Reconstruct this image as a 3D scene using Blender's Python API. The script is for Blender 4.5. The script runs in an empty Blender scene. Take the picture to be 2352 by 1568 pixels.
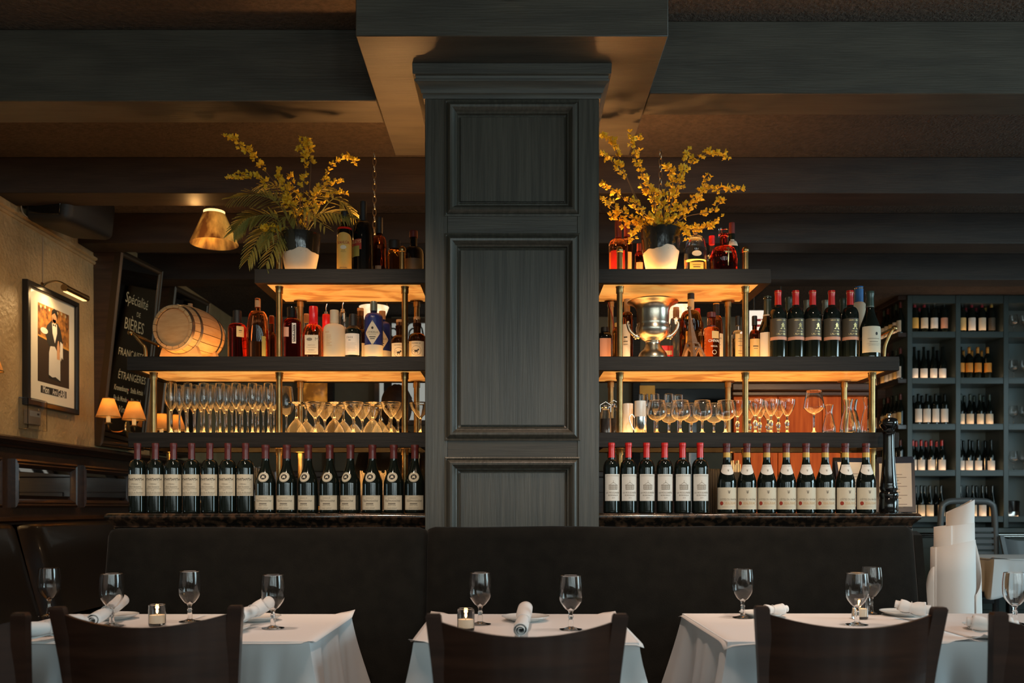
import bpy, bmesh, math, random
from mathutils import Vector, Matrix, Euler
S = bpy.context.scene
COL = S.collection
PI = math.pi
F, H, CX, CY = 2100.0, 1.14, 1176.0, 1165.0      # focal length in px, eye height, principal point (px)

# ------------------------------------------------------------------ camera
cam = bpy.data.cameras.new('camera'); camo = bpy.data.objects.new('camera', cam); COL.objects.link(camo)
camo.location = (0, 0, H); camo.rotation_euler = (PI / 2, 0, 0)
cam.sensor_fit = 'HORIZONTAL'; cam.sensor_width = 36; cam.lens = 36 * F / 2352
cam.shift_y = (CY - 784) / 2352; cam.clip_start = 0.05
cam.dof.use_dof = True; cam.dof.focus_distance = 4.0; cam.dof.aperture_fstop = 3.4
S.camera = camo
# ------------------------------------------------------------------ world, exposure
w = bpy.data.worlds.new('dim_room_air'); S.world = w; w.use_nodes = True
bg = w.node_tree.nodes['Background']; bg.inputs[0].default_value = (0.9, 0.95, 1, 1); bg.inputs[1].default_value = 0.3
vs = S.view_settings
vs.view_transform = 'Standard'; vs.look = 'None'; vs.exposure = 0.0; vs.gamma = 1.0; vs.use_curve_mapping = False
cy = S.cycles
cy.max_bounces = 14; cy.diffuse_bounces = 4; cy.glossy_bounces = 6; cy.transmission_bounces = 14; cy.transparent_max_bounces = 12
cy.blur_glossy = 0.6; cy.sample_clamp_indirect = 4.0; cy.use_denoising = True


def area(name, loc, target, sx, sy, power, col, spread=180):
    l = bpy.data.lights.new(name, 'AREA'); l.shape = 'RECTANGLE'; l.size = sx; l.size_y = sy
    l.energy = power; l.color = col; l.spread = math.radians(spread)
    o = bpy.data.objects.new(name, l); COL.objects.link(o); o.location = loc
    o.rotation_euler = (Vector(target) - Vector(loc)).to_track_quat('-Z', 'Y').to_euler(); return o


def point(name, loc, power, col, r=0.02):
    l = bpy.data.lights.new(name, 'POINT'); l.energy = power; l.color = col; l.shadow_soft_size = r
    o = bpy.data.objects.new(name, l); COL.objects.link(o); o.location = loc; return o


def spot(name, loc, target, power, col, angle=60, blend=0.6, r=0.05):
    l = bpy.data.lights.new(name, 'SPOT'); l.energy = power; l.color = col; l.shadow_soft_size = r
    l.spot_size = math.radians(angle); l.spot_blend = blend
    o = bpy.data.objects.new(name, l); COL.objects.link(o); o.location = loc
    o.rotation_euler = (Vector(target) - Vector(loc)).to_track_quat('-Z', 'Y').to_euler(); return o


DAY = (0.80, 0.97, 0.97)
WARM = (1.0, 0.62, 0.32)
# daylight through the street windows behind the camera (tall casements) and the one in the right wall
WINX = [(-2.1, 0.22), (-1.0, 0.20), (0.05, 0.24), (0.62, 0.20), (1.55, 0.55), (3.2, 0.6), (4.7, 0.6)]
for x, wd in WINX:
    area('street_window_daylight', (x, -2.9, 1.75), (x * 0.7, 4, 0.75), wd, 1.9, 52 * wd, DAY, 170)
COOL = (0.62, 0.90, 1.0)
SIDEW = [(2.3, 2.2, 110), (6.3, 2.0, 22)]
for y, wd, pw_ in SIDEW: area('side_window_daylight', (5.85, y, 1.7), (2.0, y + .6, 0.9), wd, 1.9, pw_, COOL, 160)
# downlights in the front ceiling over the tables, and over the aisle behind the bar
for x in (-1.3, 0.15, 1.35):
    spot('table_downlight', (x, 2.85, 3.18), (x, 3.0, 0.75), 80, (1.0, 0.72, 0.56), 70, 0.8, 0.07)
# warm downlights aimed at the bar
spot('bar_downlight', (-0.9, 2.0, 3.15), (-0.9, 4.0, 1.2), 140, (1.0, 0.74, 0.5), 50, 0.9, 0.05)
spot('bar_downlight', (0.95, 2.0, 3.15), (0.95, 4.0, 1.2), 140, (1.0, 0.74, 0.5), 50, 0.9, 0.05)

# ------------------------------------------------------------------ helpers
def X(px, d): return (px - CX) * d / F
def Z(py, d): return H + (CY - py) * d / F
def P(px, py, d): return Vector((X(px, d), d, Z(py, d)))
ORD = ['first', 'second', 'third', 'fourth', 'fifth', 'sixth', 'seventh', 'eighth', 'ninth', 'tenth', 'eleventh', 'twelfth']
R_ = random.Random(7)


def nodes(name):
    m = bpy.data.materials.new(name); m.use_nodes = True
    nt = m.node_tree; return m, nt, nt.nodes['Principled BSDF']


def mat(name, col, rough=0.5, metal=0.0, spec=None, trans=0, ior=1.5, emit=0, ecol=None, coat=0, sheen=0, bump=0, bscale=60, bstretch=(1, 1, 1),
        col2=None, nscale=8, nstretch=(1, 1, 1), fac=(0.35, 0.65), alpha=None, sss=0):
    m, nt, b = nodes(name)
    I = b.inputs
    I['Base Color'].default_value = (*col, 1); I['Roughness'].default_value = rough; I['Metallic'].default_value = metal
    I['Transmission Weight'].default_value = trans; I['IOR'].default_value = ior
    if spec is not None: I['Specular IOR Level'].default_value = spec
    if coat: I['Coat Weight'].default_value = coat; I['Coat Roughness'].default_value = 0.08
    if sheen: I['Sheen Weight'].default_value = sheen; I['Sheen Roughness'].default_value = 0.4
    if sss: I['Subsurface Weight'].default_value = sss; I['Subsurface Radius'].default_value = (0.02, 0.012, 0.006)
    if emit: I['Emission Strength'].default_value = emit; I['Emission Color'].default_value = (*(ecol or col), 1)
    if alpha is not None: I['Alpha'].default_value = alpha
    N = nt.nodes; L = nt.links
    if col2 or bump:
        tc = N.new('ShaderNodeTexCoord')
    if col2:
        mp = N.new('ShaderNodeMapping'); mp.inputs['Scale'].default_value = nstretch
        n = N.new('ShaderNodeTexNoise'); n.inputs['Scale'].default_value = nscale; n.inputs['Detail'].default_value = 6
        r = N.new('ShaderNodeValToRGB'); r.color_ramp.elements[0].position = fac[0]; r.color_ramp.elements[1].position = fac[1]
        r.color_ramp.elements[0].color = (*col, 1); r.color_ramp.elements[1].color = (*col2, 1)
        L.new(tc.outputs['Object'], mp.inputs['Vector']); L.new(mp.outputs[0], n.inputs['Vector']); L.new(n.outputs['Fac'], r.inputs[0]); L.new(r.outputs[0], I['Base Color'])
        if emit: L.new(r.outputs[0], I['Emission Color'])
    if bump:
        mp2 = N.new('ShaderNodeMapping'); mp2.inputs['Scale'].default_value = bstretch
        n2 = N.new('ShaderNodeTexNoise'); n2.inputs['Scale'].default_value = bscale; n2.inputs['Detail'].default_value = 4
        bp = N.new('ShaderNodeBump'); bp.inputs['Strength'].default_value = bump; bp.inputs['Distance'].default_value = 0.01
        L.new(tc.outputs['Object'], mp2.inputs['Vector']); L.new(mp2.outputs[0], n2.inputs['Vector']); L.new(n2.outputs['Fac'], bp.inputs['Height']); L.new(bp.outputs[0], I['Normal'])
    return m


def glow(name, col, strength):
    m = bpy.data.materials.new(name); m.use_nodes = True; nt = m.node_tree; nt.nodes.clear()
    e = nt.nodes.new('ShaderNodeEmission'); o = nt.nodes.new('ShaderNodeOutputMaterial')
    e.inputs[0].default_value = (*col, 1); e.inputs[1].default_value = strength; nt.links.new(e.outputs[0], o.inputs[0]); return m


M = {}
# painted joinery of the pier and beams: grey green glaze brushed over dark wood
M['paint_v'] = mat('grey_green_paint', (0.040, 0.036, 0.028), 0.36, bump=0.12, bscale=30, bstretch=(6, 6, 0.25), col2=(0.068, 0.061, 0.047), nscale=14, nstretch=(6, 6, 0.2))
M['paint_h'] = mat('grey_green_paint_beam', (0.038, 0.033, 0.026), 0.5, bump=0.12, bscale=30, bstretch=(0.25, 6, 6), col2=(0.062, 0.055, 0.042), nscale=9, nstretch=(0.3, 6, 6))
M['soffit'] = mat('beam_paint_soffit', (0.050, 0.043, 0.033), 0.5, bump=0.15, bscale=25, bstretch=(0.3, 6, 6), col2=(0.072, 0.062, 0.047), nscale=6, nstretch=(0.5, 3, 3))
M['rearbeam'] = mat('brown_beam_stain', (0.022, 0.013, 0.009), 0.6, bump=0.12, bscale=25, bstretch=(0.3, 6, 6), col2=(0.038, 0.024, 0.016), nscale=6, nstretch=(0.5, 3, 3))
M['popcorn'] = mat('sprayed_ceiling', (0.060, 0.042, 0.031), 0.95, bump=1.0, bscale=70, col2=(0.092, 0.066, 0.048), nscale=40)
M['darkwood'] = mat('dark_stained_wood', (0.030, 0.014, 0.008), 0.3, coat=0.3, bump=0.06, bscale=20, bstretch=(1, 12, 12), col2=(0.055, 0.026, 0.014), nscale=6, nstretch=(0.6, 9, 9))
M['shelfwood'] = mat('blackened_oak_shelf', (0.017, 0.013, 0.011), 0.45, bump=0.12, bscale=25, bstretch=(0.5, 10, 10), spec=0.2, col2=(0.028, 0.022, 0.018), nscale=8, nstretch=(0.5, 12, 12))
M['chairwood'] = mat('espresso_chair_wood', (0.030, 0.012, 0.007), 0.34, coat=0.25, bump=0.03, bscale=12, bstretch=(12, 12, 1), col2=(0.052, 0.021, 0.012), nscale=5, nstretch=(1, 1, 8))
M['floorwood'] = mat('dark_floor_boards', (0.06, 0.03, 0.017), 0.35, col2=(0.11, 0.055, 0.03), nscale=4, nstretch=(9, 0.6, 1))
M['redwood'] = mat('mahogany_panel', (0.27, 0.052, 0.012), 0.6, spec=0.12, col2=(0.40, 0.095, 0.022), nscale=4, nstretch=(8, 8, 0.7), bump=0.03, bscale=20)
M['velvet'] = mat('charcoal_velvet', (0.0060, 0.0052, 0.0040), 0.95, spec=0.15, sheen=0.05, bump=0.15, bscale=300, col2=(0.009, 0.0078, 0.006), nscale=20)
M['leather'] = mat('brown_black_leather', (0.013, 0.008, 0.006), 0.30, bump=0.05, bscale=60, coat=0.25)
M['brass'] = mat('aged_brass', (0.42, 0.27, 0.11), 0.32, 1.0, col2=(0.30, 0.19, 0.08), nscale=20)
M['brass_bright'] = mat('polished_brass', (0.72, 0.48, 0.2), 0.2, 1.0)
M['steel'] = mat('polished_steel', (0.65, 0.63, 0.6), 0.18, 1.0)
M['silver'] = mat('worn_silver_plate', (0.62, 0.55, 0.45), 0.28, 1.0, col2=(0.5, 0.43, 0.33), nscale=9)
M['granite'] = mat('brown_granite', (0.012, 0.009, 0.007), 0.16, col2=(0.11, 0.055, 0.03), nscale=38, fac=(0.45, 0.75), coat=0.4)
M['black'] = mat('black_lacquer', (0.006, 0.006, 0.006), 0.14, coat=0.5)
M['blackmatte'] = mat('black_plastic', (0.010, 0.010, 0.010), 0.55)
M['wallpaper'] = mat('embossed_cream_wallpaper', (0.42, 0.285, 0.135), 0.40, bump=0.9, bscale=34, col2=(0.52, 0.37, 0.19), nscale=5)
M['wallback'] = mat('olive_plaster', (0.15, 0.12, 0.075), 0.8, bump=0.1, col2=(0.19, 0.155, 0.10), nscale=3)
M['cloth'] = mat('white_cotton_cloth', (0.74, 0.75, 0.76), 0.9, bump=0.06, bscale=500)
M['paper'] = mat('white_table_paper', (0.80, 0.77, 0.75), 0.8, bump=0.03, bscale=30)
M['napkin'] = mat('white_linen_napkin', (0.82, 0.80, 0.78), 0.95, bump=0.12, bscale=250)
M['china'] = mat('white_china', (0.82, 0.81, 0.78), 0.18, coat=0.3)
M['glass'] = mat('clear_glass', (1, 1, 1), 0.0, trans=1, ior=1.46)
M['glassgreen'] = mat('dark_bottle_glass', (0.006, 0.009, 0.007), 0.06, coat=0.3)
M['glassblack'] = mat('black_bottle_glass', (0.004, 0.004, 0.004), 0.08)
M['glassfrost'] = mat('frosted_glass', (0.82, 0.80, 0.66), 0.55, trans=0.55, ior=1.3)
M['glassblue'] = mat('blue_bottle_glass', (0.025, 0.04, 0.20), 0.25, trans=0.25, bump=0.2, bscale=20, bstretch=(8, 8, 0.2))
M['amber'] = mat('amber_spirit', (0.80, 0.26, 0.03), 0.0, trans=1, ior=1.38)
M['redspirit'] = mat('red_spirit', (0.55, 0.03, 0.02), 0.0, trans=1, ior=1.38)
M['darkspirit'] = mat('dark_amber_spirit', (0.38, 0.07, 0.015), 0.0, trans=1, ior=1.38)
M['rosespirit'] = mat('copper_spirit', (0.88, 0.25, 0.08), 0.0, trans=1, ior=1.38)
M['yellowspirit'] = mat('pale_gold_spirit', (0.85, 0.58, 0.18), 0.0, trans=1, ior=1.38)
M['brownglass'] = mat('brown_apothecary_glass', (0.12, 0.035, 0.010), 0.03, trans=0.9, ior=1.45)
M['cream'] = mat('cream_label_paper', (0.66, 0.59, 0.46), 0.75, bump=0.03, bscale=80)
M['white'] = mat('white_label_paper', (0.74, 0.71, 0.66), 0.7)
M['yellowlabel'] = mat('yellow_label_paper', (0.68, 0.42, 0.10), 0.7, col2=(0.60, 0.33, 0.07), nscale=12)
M['goldlabel'] = mat('gold_label_paper', (0.72, 0.50, 0.20), 0.5)
M['olivelabel'] = mat('dark_olive_label', (0.075, 0.060, 0.040), 0.5)
M['pinkband'] = mat('copper_band', (0.60, 0.30, 0.20), 0.5)
M['greenlabel'] = mat('green_gold_label', (0.28, 0.24, 0.05), 0.6)
M['orangelabel'] = mat('orange_label', (0.75, 0.30, 0.04), 0.6)
M['ink'] = mat('black_ink', (0.02, 0.018, 0.016), 0.7)
M['inkgrey'] = mat('grey_ink', (0.22, 0.19, 0.15), 0.8)
M['inkred'] = mat('red_ink', (0.35, 0.04, 0.02), 0.7)
M['inkgold'] = mat('gold_ink', (0.60, 0.30, 0.06), 0.6)
M['goldfoil'] = mat('gold_foil', (0.85, 0.62, 0.28), 0.3, 1.0)
M['burgcap'] = mat('burgundy_capsule', (0.11, 0.018, 0.016), 0.38, coat=0.2)
M['redcap'] = mat('red_capsule', (0.62, 0.018, 0.014), 0.3, coat=0.3)
M['wax'] = mat('red_sealing_wax', (0.70, 0.012, 0.018), 0.3, coat=0.4)
M['greencap'] = mat('dark_green_capsule', (0.035, 0.06, 0.045), 0.3)
M['greycap'] = mat('grey_green_capsule', (0.16, 0.18, 0.15), 0.3, 0.3)
M['bluecap'] = mat('blue_foil', (0.03, 0.13, 0.34), 0.3)
M['goldcap'] = mat('gold_capsule', (0.62, 0.36, 0.08), 0.35, 0.3)
M['cork'] = mat('cork_stopper', (0.50, 0.30, 0.15), 0.85, bump=0.2, bscale=90)
M['oak'] = mat('pale_oak_barrel', (0.52, 0.30, 0.13), 0.55, col2=(0.60, 0.37, 0.18), nscale=5, nstretch=(3, 3, 14), bump=0.04, bscale=50)
M['hoop'] = mat('galvanised_hoop', (0.22, 0.20, 0.18), 0.35, 0.9)
M['towerwood'] = mat('carved_brown_wood', (0.20, 0.095, 0.04), 0.55, bump=0.3, bscale=90)
def leafy(name, c1, c2, tr):
    m = mat(name, c1, 0.55, col2=c2, nscale=20); nt = m.node_tree; N = nt.nodes; b = N['Principled BSDF']
    t = N.new('ShaderNodeBsdfTranslucent'); mx = N.new('ShaderNodeMixShader'); mx.inputs[0].default_value = tr
    nt.links.new(b.inputs['Base Color'].links[0].from_socket, t.inputs[0])
    nt.links.new(b.outputs[0], mx.inputs[1]); nt.links.new(t.outputs[0], mx.inputs[2]); nt.links.new(mx.outputs[0], N['Material Output'].inputs[0]); return m
M['petal'] = leafy('yellow_petal', (0.95, 0.70, 0.045), (0.88, 0.56, 0.03), 0.45)
M['leafgreen'] = leafy('palm_leaf', (0.24, 0.24, 0.05), (0.40, 0.34, 0.09), 0.35)
M['shade'] = leafy('parchment_shade', (0.92, 0.66, 0.30), (0.88, 0.58, 0.24), 0.6)
M['twig'] = mat('brown_twig', (0.16, 0.085, 0.035), 0.7)
M['soil'] = mat('dark_moss', (0.03, 0.025, 0.01), 1)
M['potcream'] = mat('cream_stoneware', (0.66, 0.58, 0.47), 0.55, col2=(0.58, 0.49, 0.38), nscale=10)
M['potglaze'] = mat('black_drip_glaze', (0.015, 0.013, 0.010), 0.13, coat=0.6, bump=0.4, bscale=22, bstretch=(1, 1, 0.3))
M['shade_in'] = glow('lamp_shade_glow', (1.0, 0.62, 0.22), 2.2)
M['bulb'] = glow('sconce_bulb', (1.0, 0.62, 0.24), 34.0)
M['candletube'] = mat('cream_candle_tube', (0.85, 0.62, 0.3), 0.6, emit=0.35, ecol=(1.0, 0.6, 0.2))
M['mirror'] = mat('dark_mirror_glass', (0.22, 0.19, 0.16), 0.02, 1.0)
M['mirror_small'] = mat('bevelled_mirror', (0.55, 0.52, 0.5), 0.02, 1.0)
M['mirrorframe'] = mat('bronze_mirror_frame', (0.07, 0.045, 0.025), 0.35, 0.5)
M['goldpaint'] = mat('faded_gold_paint', (0.60, 0.50, 0.29), 0.6)
M['redpaint'] = mat('red_paint', (0.5, 0.02, 0.03), 0.6)
M['frameblack'] = mat('black_picture_frame', (0.012, 0.010, 0.009), 0.3)
M['matboard'] = mat('ivory_mat_board', (0.80, 0.75, 0.63), 0.5, coat=0.3)
M['printdark'] = mat('print_dark_brown', (0.045, 0.026, 0.015), 0.5)
M['printwarm'] = mat('print_mottled_orange', (0.09, 0.03, 0.012), 0.5, col2=(0.62, 0.27, 0.06), nscale=26, fac=(0.35, 0.7))
M['printskin'] = mat('print_skin', (0.60, 0.32, 0.17), 0.5)
M['plastic'] = mat('clear_plastic_guard', (1, 0.98, 0.95), 0.02, trans=1, ior=1.12)
M['beige'] = mat('beige_plastic', (0.36, 0.26, 0.17), 0.5)
M['lcd'] = mat('grey_display', (0.50, 0.50, 0.45), 0.4)
M['rackpaint'] = mat('blue_grey_rack_paint', (0.055, 0.075, 0.072), 0.4, coat=0.2, bump=0.05, bscale=10)
M['rackback'] = mat('rack_back_panel', (0.10, 0.135, 0.135), 0.35)
M['wax_white'] = mat('white_candle_wax', (0.85, 0.75, 0.6), 0.5, emit=0.10, ecol=(1.0, 0.55, 0.22))
M['flame'] = glow('candle_flame', (1.0, 0.62, 0.25), 14)
M['sign'] = glow('backlit_sign_face', (1.0, 0.86, 0.70), 1.0)
M['alabaster'] = mat('lit_alabaster', (0.9, 0.75, 0.5), 0.5, emit=1.3, ecol=(1.0, 0.75, 0.4), col2=(0.8, 0.5, 0.25), nscale=20)
M['daypane'] = glow('daylit_lace_pane', (0.55, 0.56, 0.50), 0.55)
M['amberlamp'] = mat('amber_lamp_glass', (0.25, 0.08, 0.01), 0.4, emit=0.5, col2=(1.0, 0.36, 0.04), nscale=9, fac=(0.45, 0.75))
M['copper_shade'] = mat('hammered_brass_shade', (0.62, 0.33, 0.09), 0.32, 1.0, bump=0.08, bscale=40)
M['mica'] = mat('lit_mica_shade', (0.12, 0.04, 0.008), 0.35, emit=0.5, col2=(1.0, 0.50, 0.09), nscale=5, nstretch=(2.2, 2.2, 0.6), fac=(0.42, 0.80), spec=0.3)
M['skin'] = mat('skin', (0.42, 0.22, 0.14), 0.5, sss=0.1)
M['hair'] = mat('dark_brown_hair', (0.045, 0.024, 0.013), 0.5, bump=0.6, bscale=80, bstretch=(6, 6, 1))
M['shirt'] = mat('black_shirt', (0.012, 0.012, 0.013), 0.8)
M['apron'] = mat('white_apron', (0.6, 0.58, 0.55), 0.9)
M['menu'] = mat('navy_menu_board', (0.012, 0.014, 0.03), 0.4)
M['menupage'] = mat('menu_page', (0.62, 0.58, 0.52), 0.6)
M['redwire'] = mat('red_wire', (0.25, 0.015, 0.01), 0.4)
M['chainmetal'] = mat('dull_chain_metal', (0.45, 0.33, 0.2), 0.3, 1.0)
M['chairgrey'] = mat('grey_painted_chair', (0.10, 0.115, 0.125), 0.4, coat=0.2)
M['jarfill'] = mat('coffee_beans', (0.02, 0.012, 0.008), 0.6)
M['strawpaper'] = mat('paper_straws', (0.62, 0.5, 0.36), 0.7)


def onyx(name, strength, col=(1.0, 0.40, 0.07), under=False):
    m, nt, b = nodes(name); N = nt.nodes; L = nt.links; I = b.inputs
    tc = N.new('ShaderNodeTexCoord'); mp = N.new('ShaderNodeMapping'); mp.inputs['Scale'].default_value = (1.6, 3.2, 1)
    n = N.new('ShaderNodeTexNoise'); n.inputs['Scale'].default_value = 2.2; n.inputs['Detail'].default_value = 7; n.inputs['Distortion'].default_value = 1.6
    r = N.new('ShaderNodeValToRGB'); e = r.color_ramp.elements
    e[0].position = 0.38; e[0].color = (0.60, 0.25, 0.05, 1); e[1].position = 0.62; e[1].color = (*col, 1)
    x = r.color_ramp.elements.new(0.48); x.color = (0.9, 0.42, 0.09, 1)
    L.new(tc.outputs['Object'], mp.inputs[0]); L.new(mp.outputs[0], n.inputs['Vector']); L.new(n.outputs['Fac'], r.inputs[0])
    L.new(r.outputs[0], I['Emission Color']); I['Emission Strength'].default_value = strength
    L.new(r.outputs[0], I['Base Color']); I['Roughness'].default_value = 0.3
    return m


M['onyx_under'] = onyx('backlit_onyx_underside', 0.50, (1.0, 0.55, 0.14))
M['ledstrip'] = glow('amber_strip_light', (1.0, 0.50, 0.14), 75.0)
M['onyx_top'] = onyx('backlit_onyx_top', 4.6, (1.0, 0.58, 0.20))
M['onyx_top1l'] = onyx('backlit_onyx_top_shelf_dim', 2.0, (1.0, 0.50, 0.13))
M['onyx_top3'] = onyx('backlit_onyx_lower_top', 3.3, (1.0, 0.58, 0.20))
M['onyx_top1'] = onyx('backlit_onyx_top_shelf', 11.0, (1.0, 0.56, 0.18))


def setm(me, angle=38):
    me.polygons.foreach_set('use_smooth', [True] * len(me.polygons))
    me.set_sharp_from_angle(angle=math.radians(angle))


def link(name, me, m=None, parent=None, loc=None, rot=None, label=None):
    o = bpy.data.objects.new(name, me); COL.objects.link(o)
    if m is not None and len(me.materials) == 0:
        me.materials.append(M[m] if isinstance(m, str) else m)
    if parent is not None: o.parent = parent
    if loc is not None: o.location = loc
    if rot is not None: o.rotation_euler = rot
    if label: o['label'] = label
    return o


def obj(name, bm, m, parent=None, loc=None, rot=None, angle=38, label=None, normals=True):
    if normals: bmesh.ops.recalc_face_normals(bm, faces=bm.faces)
    me = bpy.data.meshes.new(name); bm.to_mesh(me); bm.free(); setm(me, angle)
    return link(name, me, m, parent, loc, rot, label)


def thing(name, label, cat, loc=(0, 0, 0), rotz=0, group=None):
    o = bpy.data.objects.new(name, None); COL.objects.link(o); o.empty_display_size = 0.05
    o.location = loc; o.rotation_euler = (0, 0, rotz); o['label'] = label; o['category'] = cat
    if group: o['group'] = group
    return o


def tag(o, label, cat, group=None):
    o['label'] = label; o['category'] = cat
    if group: o['group'] = group
    return o


def struct(name, bm, m, parent=None, loc=None, rot=None, angle=38):
    o = obj(name, bm, m, parent, loc, rot, angle); o['kind'] = 'structure'; return o


def dup(root, loc, rotz=0, label=None, group=None):
    r = root.copy(); COL.objects.link(r); r.location = loc; r.rotation_euler = (0, 0, rotz)
    if label: r['label'] = label
    if group: r['group'] = group
    for ch in list(root.children):
        c = ch.copy(); COL.objects.link(c); c.parent = r
        for g in ch.children:
            q = g.copy(); COL.objects.link(q); q.parent = c
    return r


def box(bm, x0, x1, y0, y1, z0, z1, bev=0.0, seg=1, mtx=None):
    v = [bm.verts.new(p) for p in [(x0, y0, z0), (x1, y0, z0), (x1, y1, z0), (x0, y1, z0), (x0, y0, z1), (x1, y0, z1), (x1, y1, z1), (x0, y1, z1)]]
    f = [bm.faces.new([v[i] for i in q]) for q in [(3, 2, 1, 0), (4, 5, 6, 7), (0, 1, 5, 4), (1, 2, 6, 5), (2, 3, 7, 6), (3, 0, 4, 7)]]
    if mtx is not None: bmesh.ops.transform(bm, matrix=mtx, verts=v)
    if bev > 0:
        es = list({e for q in f for e in q.edges})
        bmesh.ops.bevel(bm, geom=es, offset=bev, segments=seg, affect='EDGES', profile=0.5)


def nb(): return bmesh.new()


def bx(x0, x1, y0, y1, z0, z1, bev=0.0, seg=1):
    bm = nb(); box(bm, x0, x1, y0, y1, z0, z1, bev, seg); return bm


def spl(pts, n=6):
    out = []; k = len(pts)
    for i in range(k - 1):
        p0 = pts[max(i - 1, 0)]; p1 = pts[i]; p2 = pts[i + 1]; p3 = pts[min(i + 2, k - 1)]
        for j in range(n):
            t = j / n
            out.append(tuple(0.5 * (2 * b + (c - a) * t + (2 * a - 5 * b + 4 * c - d) * t * t + (3 * b - a - 3 * c + d) * t ** 3) for a, b, c, d in zip(p0, p1, p2, p3)))
    out.append(tuple(pts[-1])); return out


def lathe(bm, prof, seg=32, c=(0, 0, 0), fn=None, mtx=None):
    """prof: (r, z) from one end to the other; r<1e-5 closes on the axis; fn(angle, r, z) gives the x, y of a shaped section"""
    rings = []; vs_ = []
    for r, z in prof:
        if r < 1e-5:
            v = bm.verts.new((c[0], c[1], c[2] + z)); rings.append([v]); vs_.append(v)
        else:
            ring = []
            for i in range(seg):
                a = 2 * PI * i / seg
                x, y = fn(a, r, z) if fn else (r * math.sin(a), -r * math.cos(a))
                v = bm.verts.new((c[0] + x, c[1] + y, c[2] + z)); ring.append(v); vs_.append(v)
            rings.append(ring)
    for A, B in zip(rings, rings[1:]):
        if len(A) == 1 and len(B) == 1: continue
        for i in range(seg):
            j = (i + 1) % seg
            if len(A) == 1: bm.faces.new((A[0], B[i], B[j]))
            elif len(B) == 1: bm.faces.new((A[i], A[j], B[0]))
            else: bm.faces.new((A[i], A[j], B[j], B[i]))
    if mtx is not None: bmesh.ops.transform(bm, matrix=mtx, verts=vs_)
    return bm


def lat(prof, seg=32, **k): return lathe(nb(), prof, seg, **k)


def tube(bm, pts, r, seg=8, cap=True):
    pts = [Vector(p) for p in pts]; n = len(pts)
    rr = r if isinstance(r, (list, tuple)) else [r] * n
    t0 = (pts[1] - pts[0]).normalized()
    up = Vector((0, 0, 1)) if abs(t0.z) < 0.9 else Vector((1, 0, 0))
    nrm = (up - t0 * up.dot(t0)).normalized(); rings = []
    for i in range(n):
        t = (pts[min(i + 1, n - 1)] - pts[max(i - 1, 0)]).normalized()
        nrm = (nrm - t * nrm.dot(t)).normalized(); bi = t.cross(nrm)
        rings.append([bm.verts.new(pts[i] + rr[i] * (math.cos(2 * PI * k / seg) * nrm + math.sin(2 * PI * k / seg) * bi)) for k in range(seg)])
    for A, B in zip(rings, rings[1:]):
        for k in range(seg): bm.faces.new((A[k], A[(k + 1) % seg], B[(k + 1) % seg], B[k]))
    if cap: bm.faces.new(rings[0][::-1]); bm.faces.new(rings[-1])
    return bm


def grid(bm, nu, nv, fn):
    g = [[bm.verts.new(fn(i / nu, j / nv)) for j in range(nv + 1)] for i in range(nu + 1)]
    for i in range(nu):
        for j in range(nv): bm.faces.new((g[i][j], g[i + 1][j], g[i + 1][j + 1], g[i][j + 1]))
    return bm


def prism(bm, poly, fn, t):
    """poly 2D outline, fn(u, v, w) -> point, thickness t"""
    A = [bm.verts.new(fn(u, v, 0)) for u, v in poly]; B = [bm.verts.new(fn(u, v, t)) for u, v in poly]
    bm.faces.new(A[::-1]); bm.faces.new(B); n = len(poly)
    for i in range(n): bm.faces.new((A[i], A[(i + 1) % n], B[(i + 1) % n], B[i]))
    return bm


_tx = {}


def text2d(body, size, shear=0.0, sx=1.0, space=1.0, bold=0.0):
    key = (body, size, shear, sx, space, bold)
    if key in _tx: return _tx[key]
    cu = bpy.data.curves.new('lettering', 'FONT'); cu.body = body; cu.size = size; cu.shear = shear; cu.space_character = space
    cu.align_x = 'CENTER'; cu.align_y = 'CENTER'; cu.resolution_u = 2; cu.offset = bold
    o = bpy.data.objects.new('lettering', cu); COL.objects.link(o)
    dg = bpy.context.evaluated_depsgraph_get(); me = bpy.data.meshes.new_from_object(o.evaluated_get(dg))
    vs_ = [(v.co.x * sx, v.co.y) for v in me.vertices]; fs = [tuple(p.vertices) for p in me.polygons]
    bpy.data.objects.remove(o); bpy.data.curves.remove(cu); bpy.data.meshes.remove(me)
    _tx[key] = (vs_, fs); return vs_, fs


def add2d(bm, shape, fn):
    vs_, fs = shape
    V = [bm.verts.new(fn(*p)) for p in vs_]
    for f in fs:
        try: bm.faces.new([V[i] for i in f])
        except ValueError: pass


def poly2d(pts): return (list(pts), [tuple(range(len(pts)))])
def rect2d(x0, x1, y0, y1):
    n = max(1, int((x1 - x0) / .006)) if x1 - x0 < .5 else 1; k = max(1, int((y1 - y0) / .008)) if y1 - y0 < .5 else 1
    return ([(x0 + (x1 - x0) * i / n, y0 + (y1 - y0) * j / k) for i in range(n + 1) for j in range(k + 1)],
            [(i * (k + 1) + j, (i + 1) * (k + 1) + j, (i + 1) * (k + 1) + j + 1, i * (k + 1) + j + 1) for i in range(n) for j in range(k)])


def disc2d(cx, cy, rx, ry, n=20):
    v = [(cx, cy)] + [(cx + rx * q * math.cos(2 * PI * i / n), cy + ry * q * math.sin(2 * PI * i / n)) for q in (.34, .67, 1) for i in range(n)]
    return v, [(0, 1 + i, 1 + (i + 1) % n) for i in range(n)] + [(1 + k * n + i, 1 + (k + 1) * n + i, 1 + (k + 1) * n + (i + 1) % n, 1 + k * n + (i + 1) % n) for k in range(2) for i in range(n)]
def at2d(shape, dx, dy): return ([(x + dx, y + dy) for x, y in shape[0]], shape[1])


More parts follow.
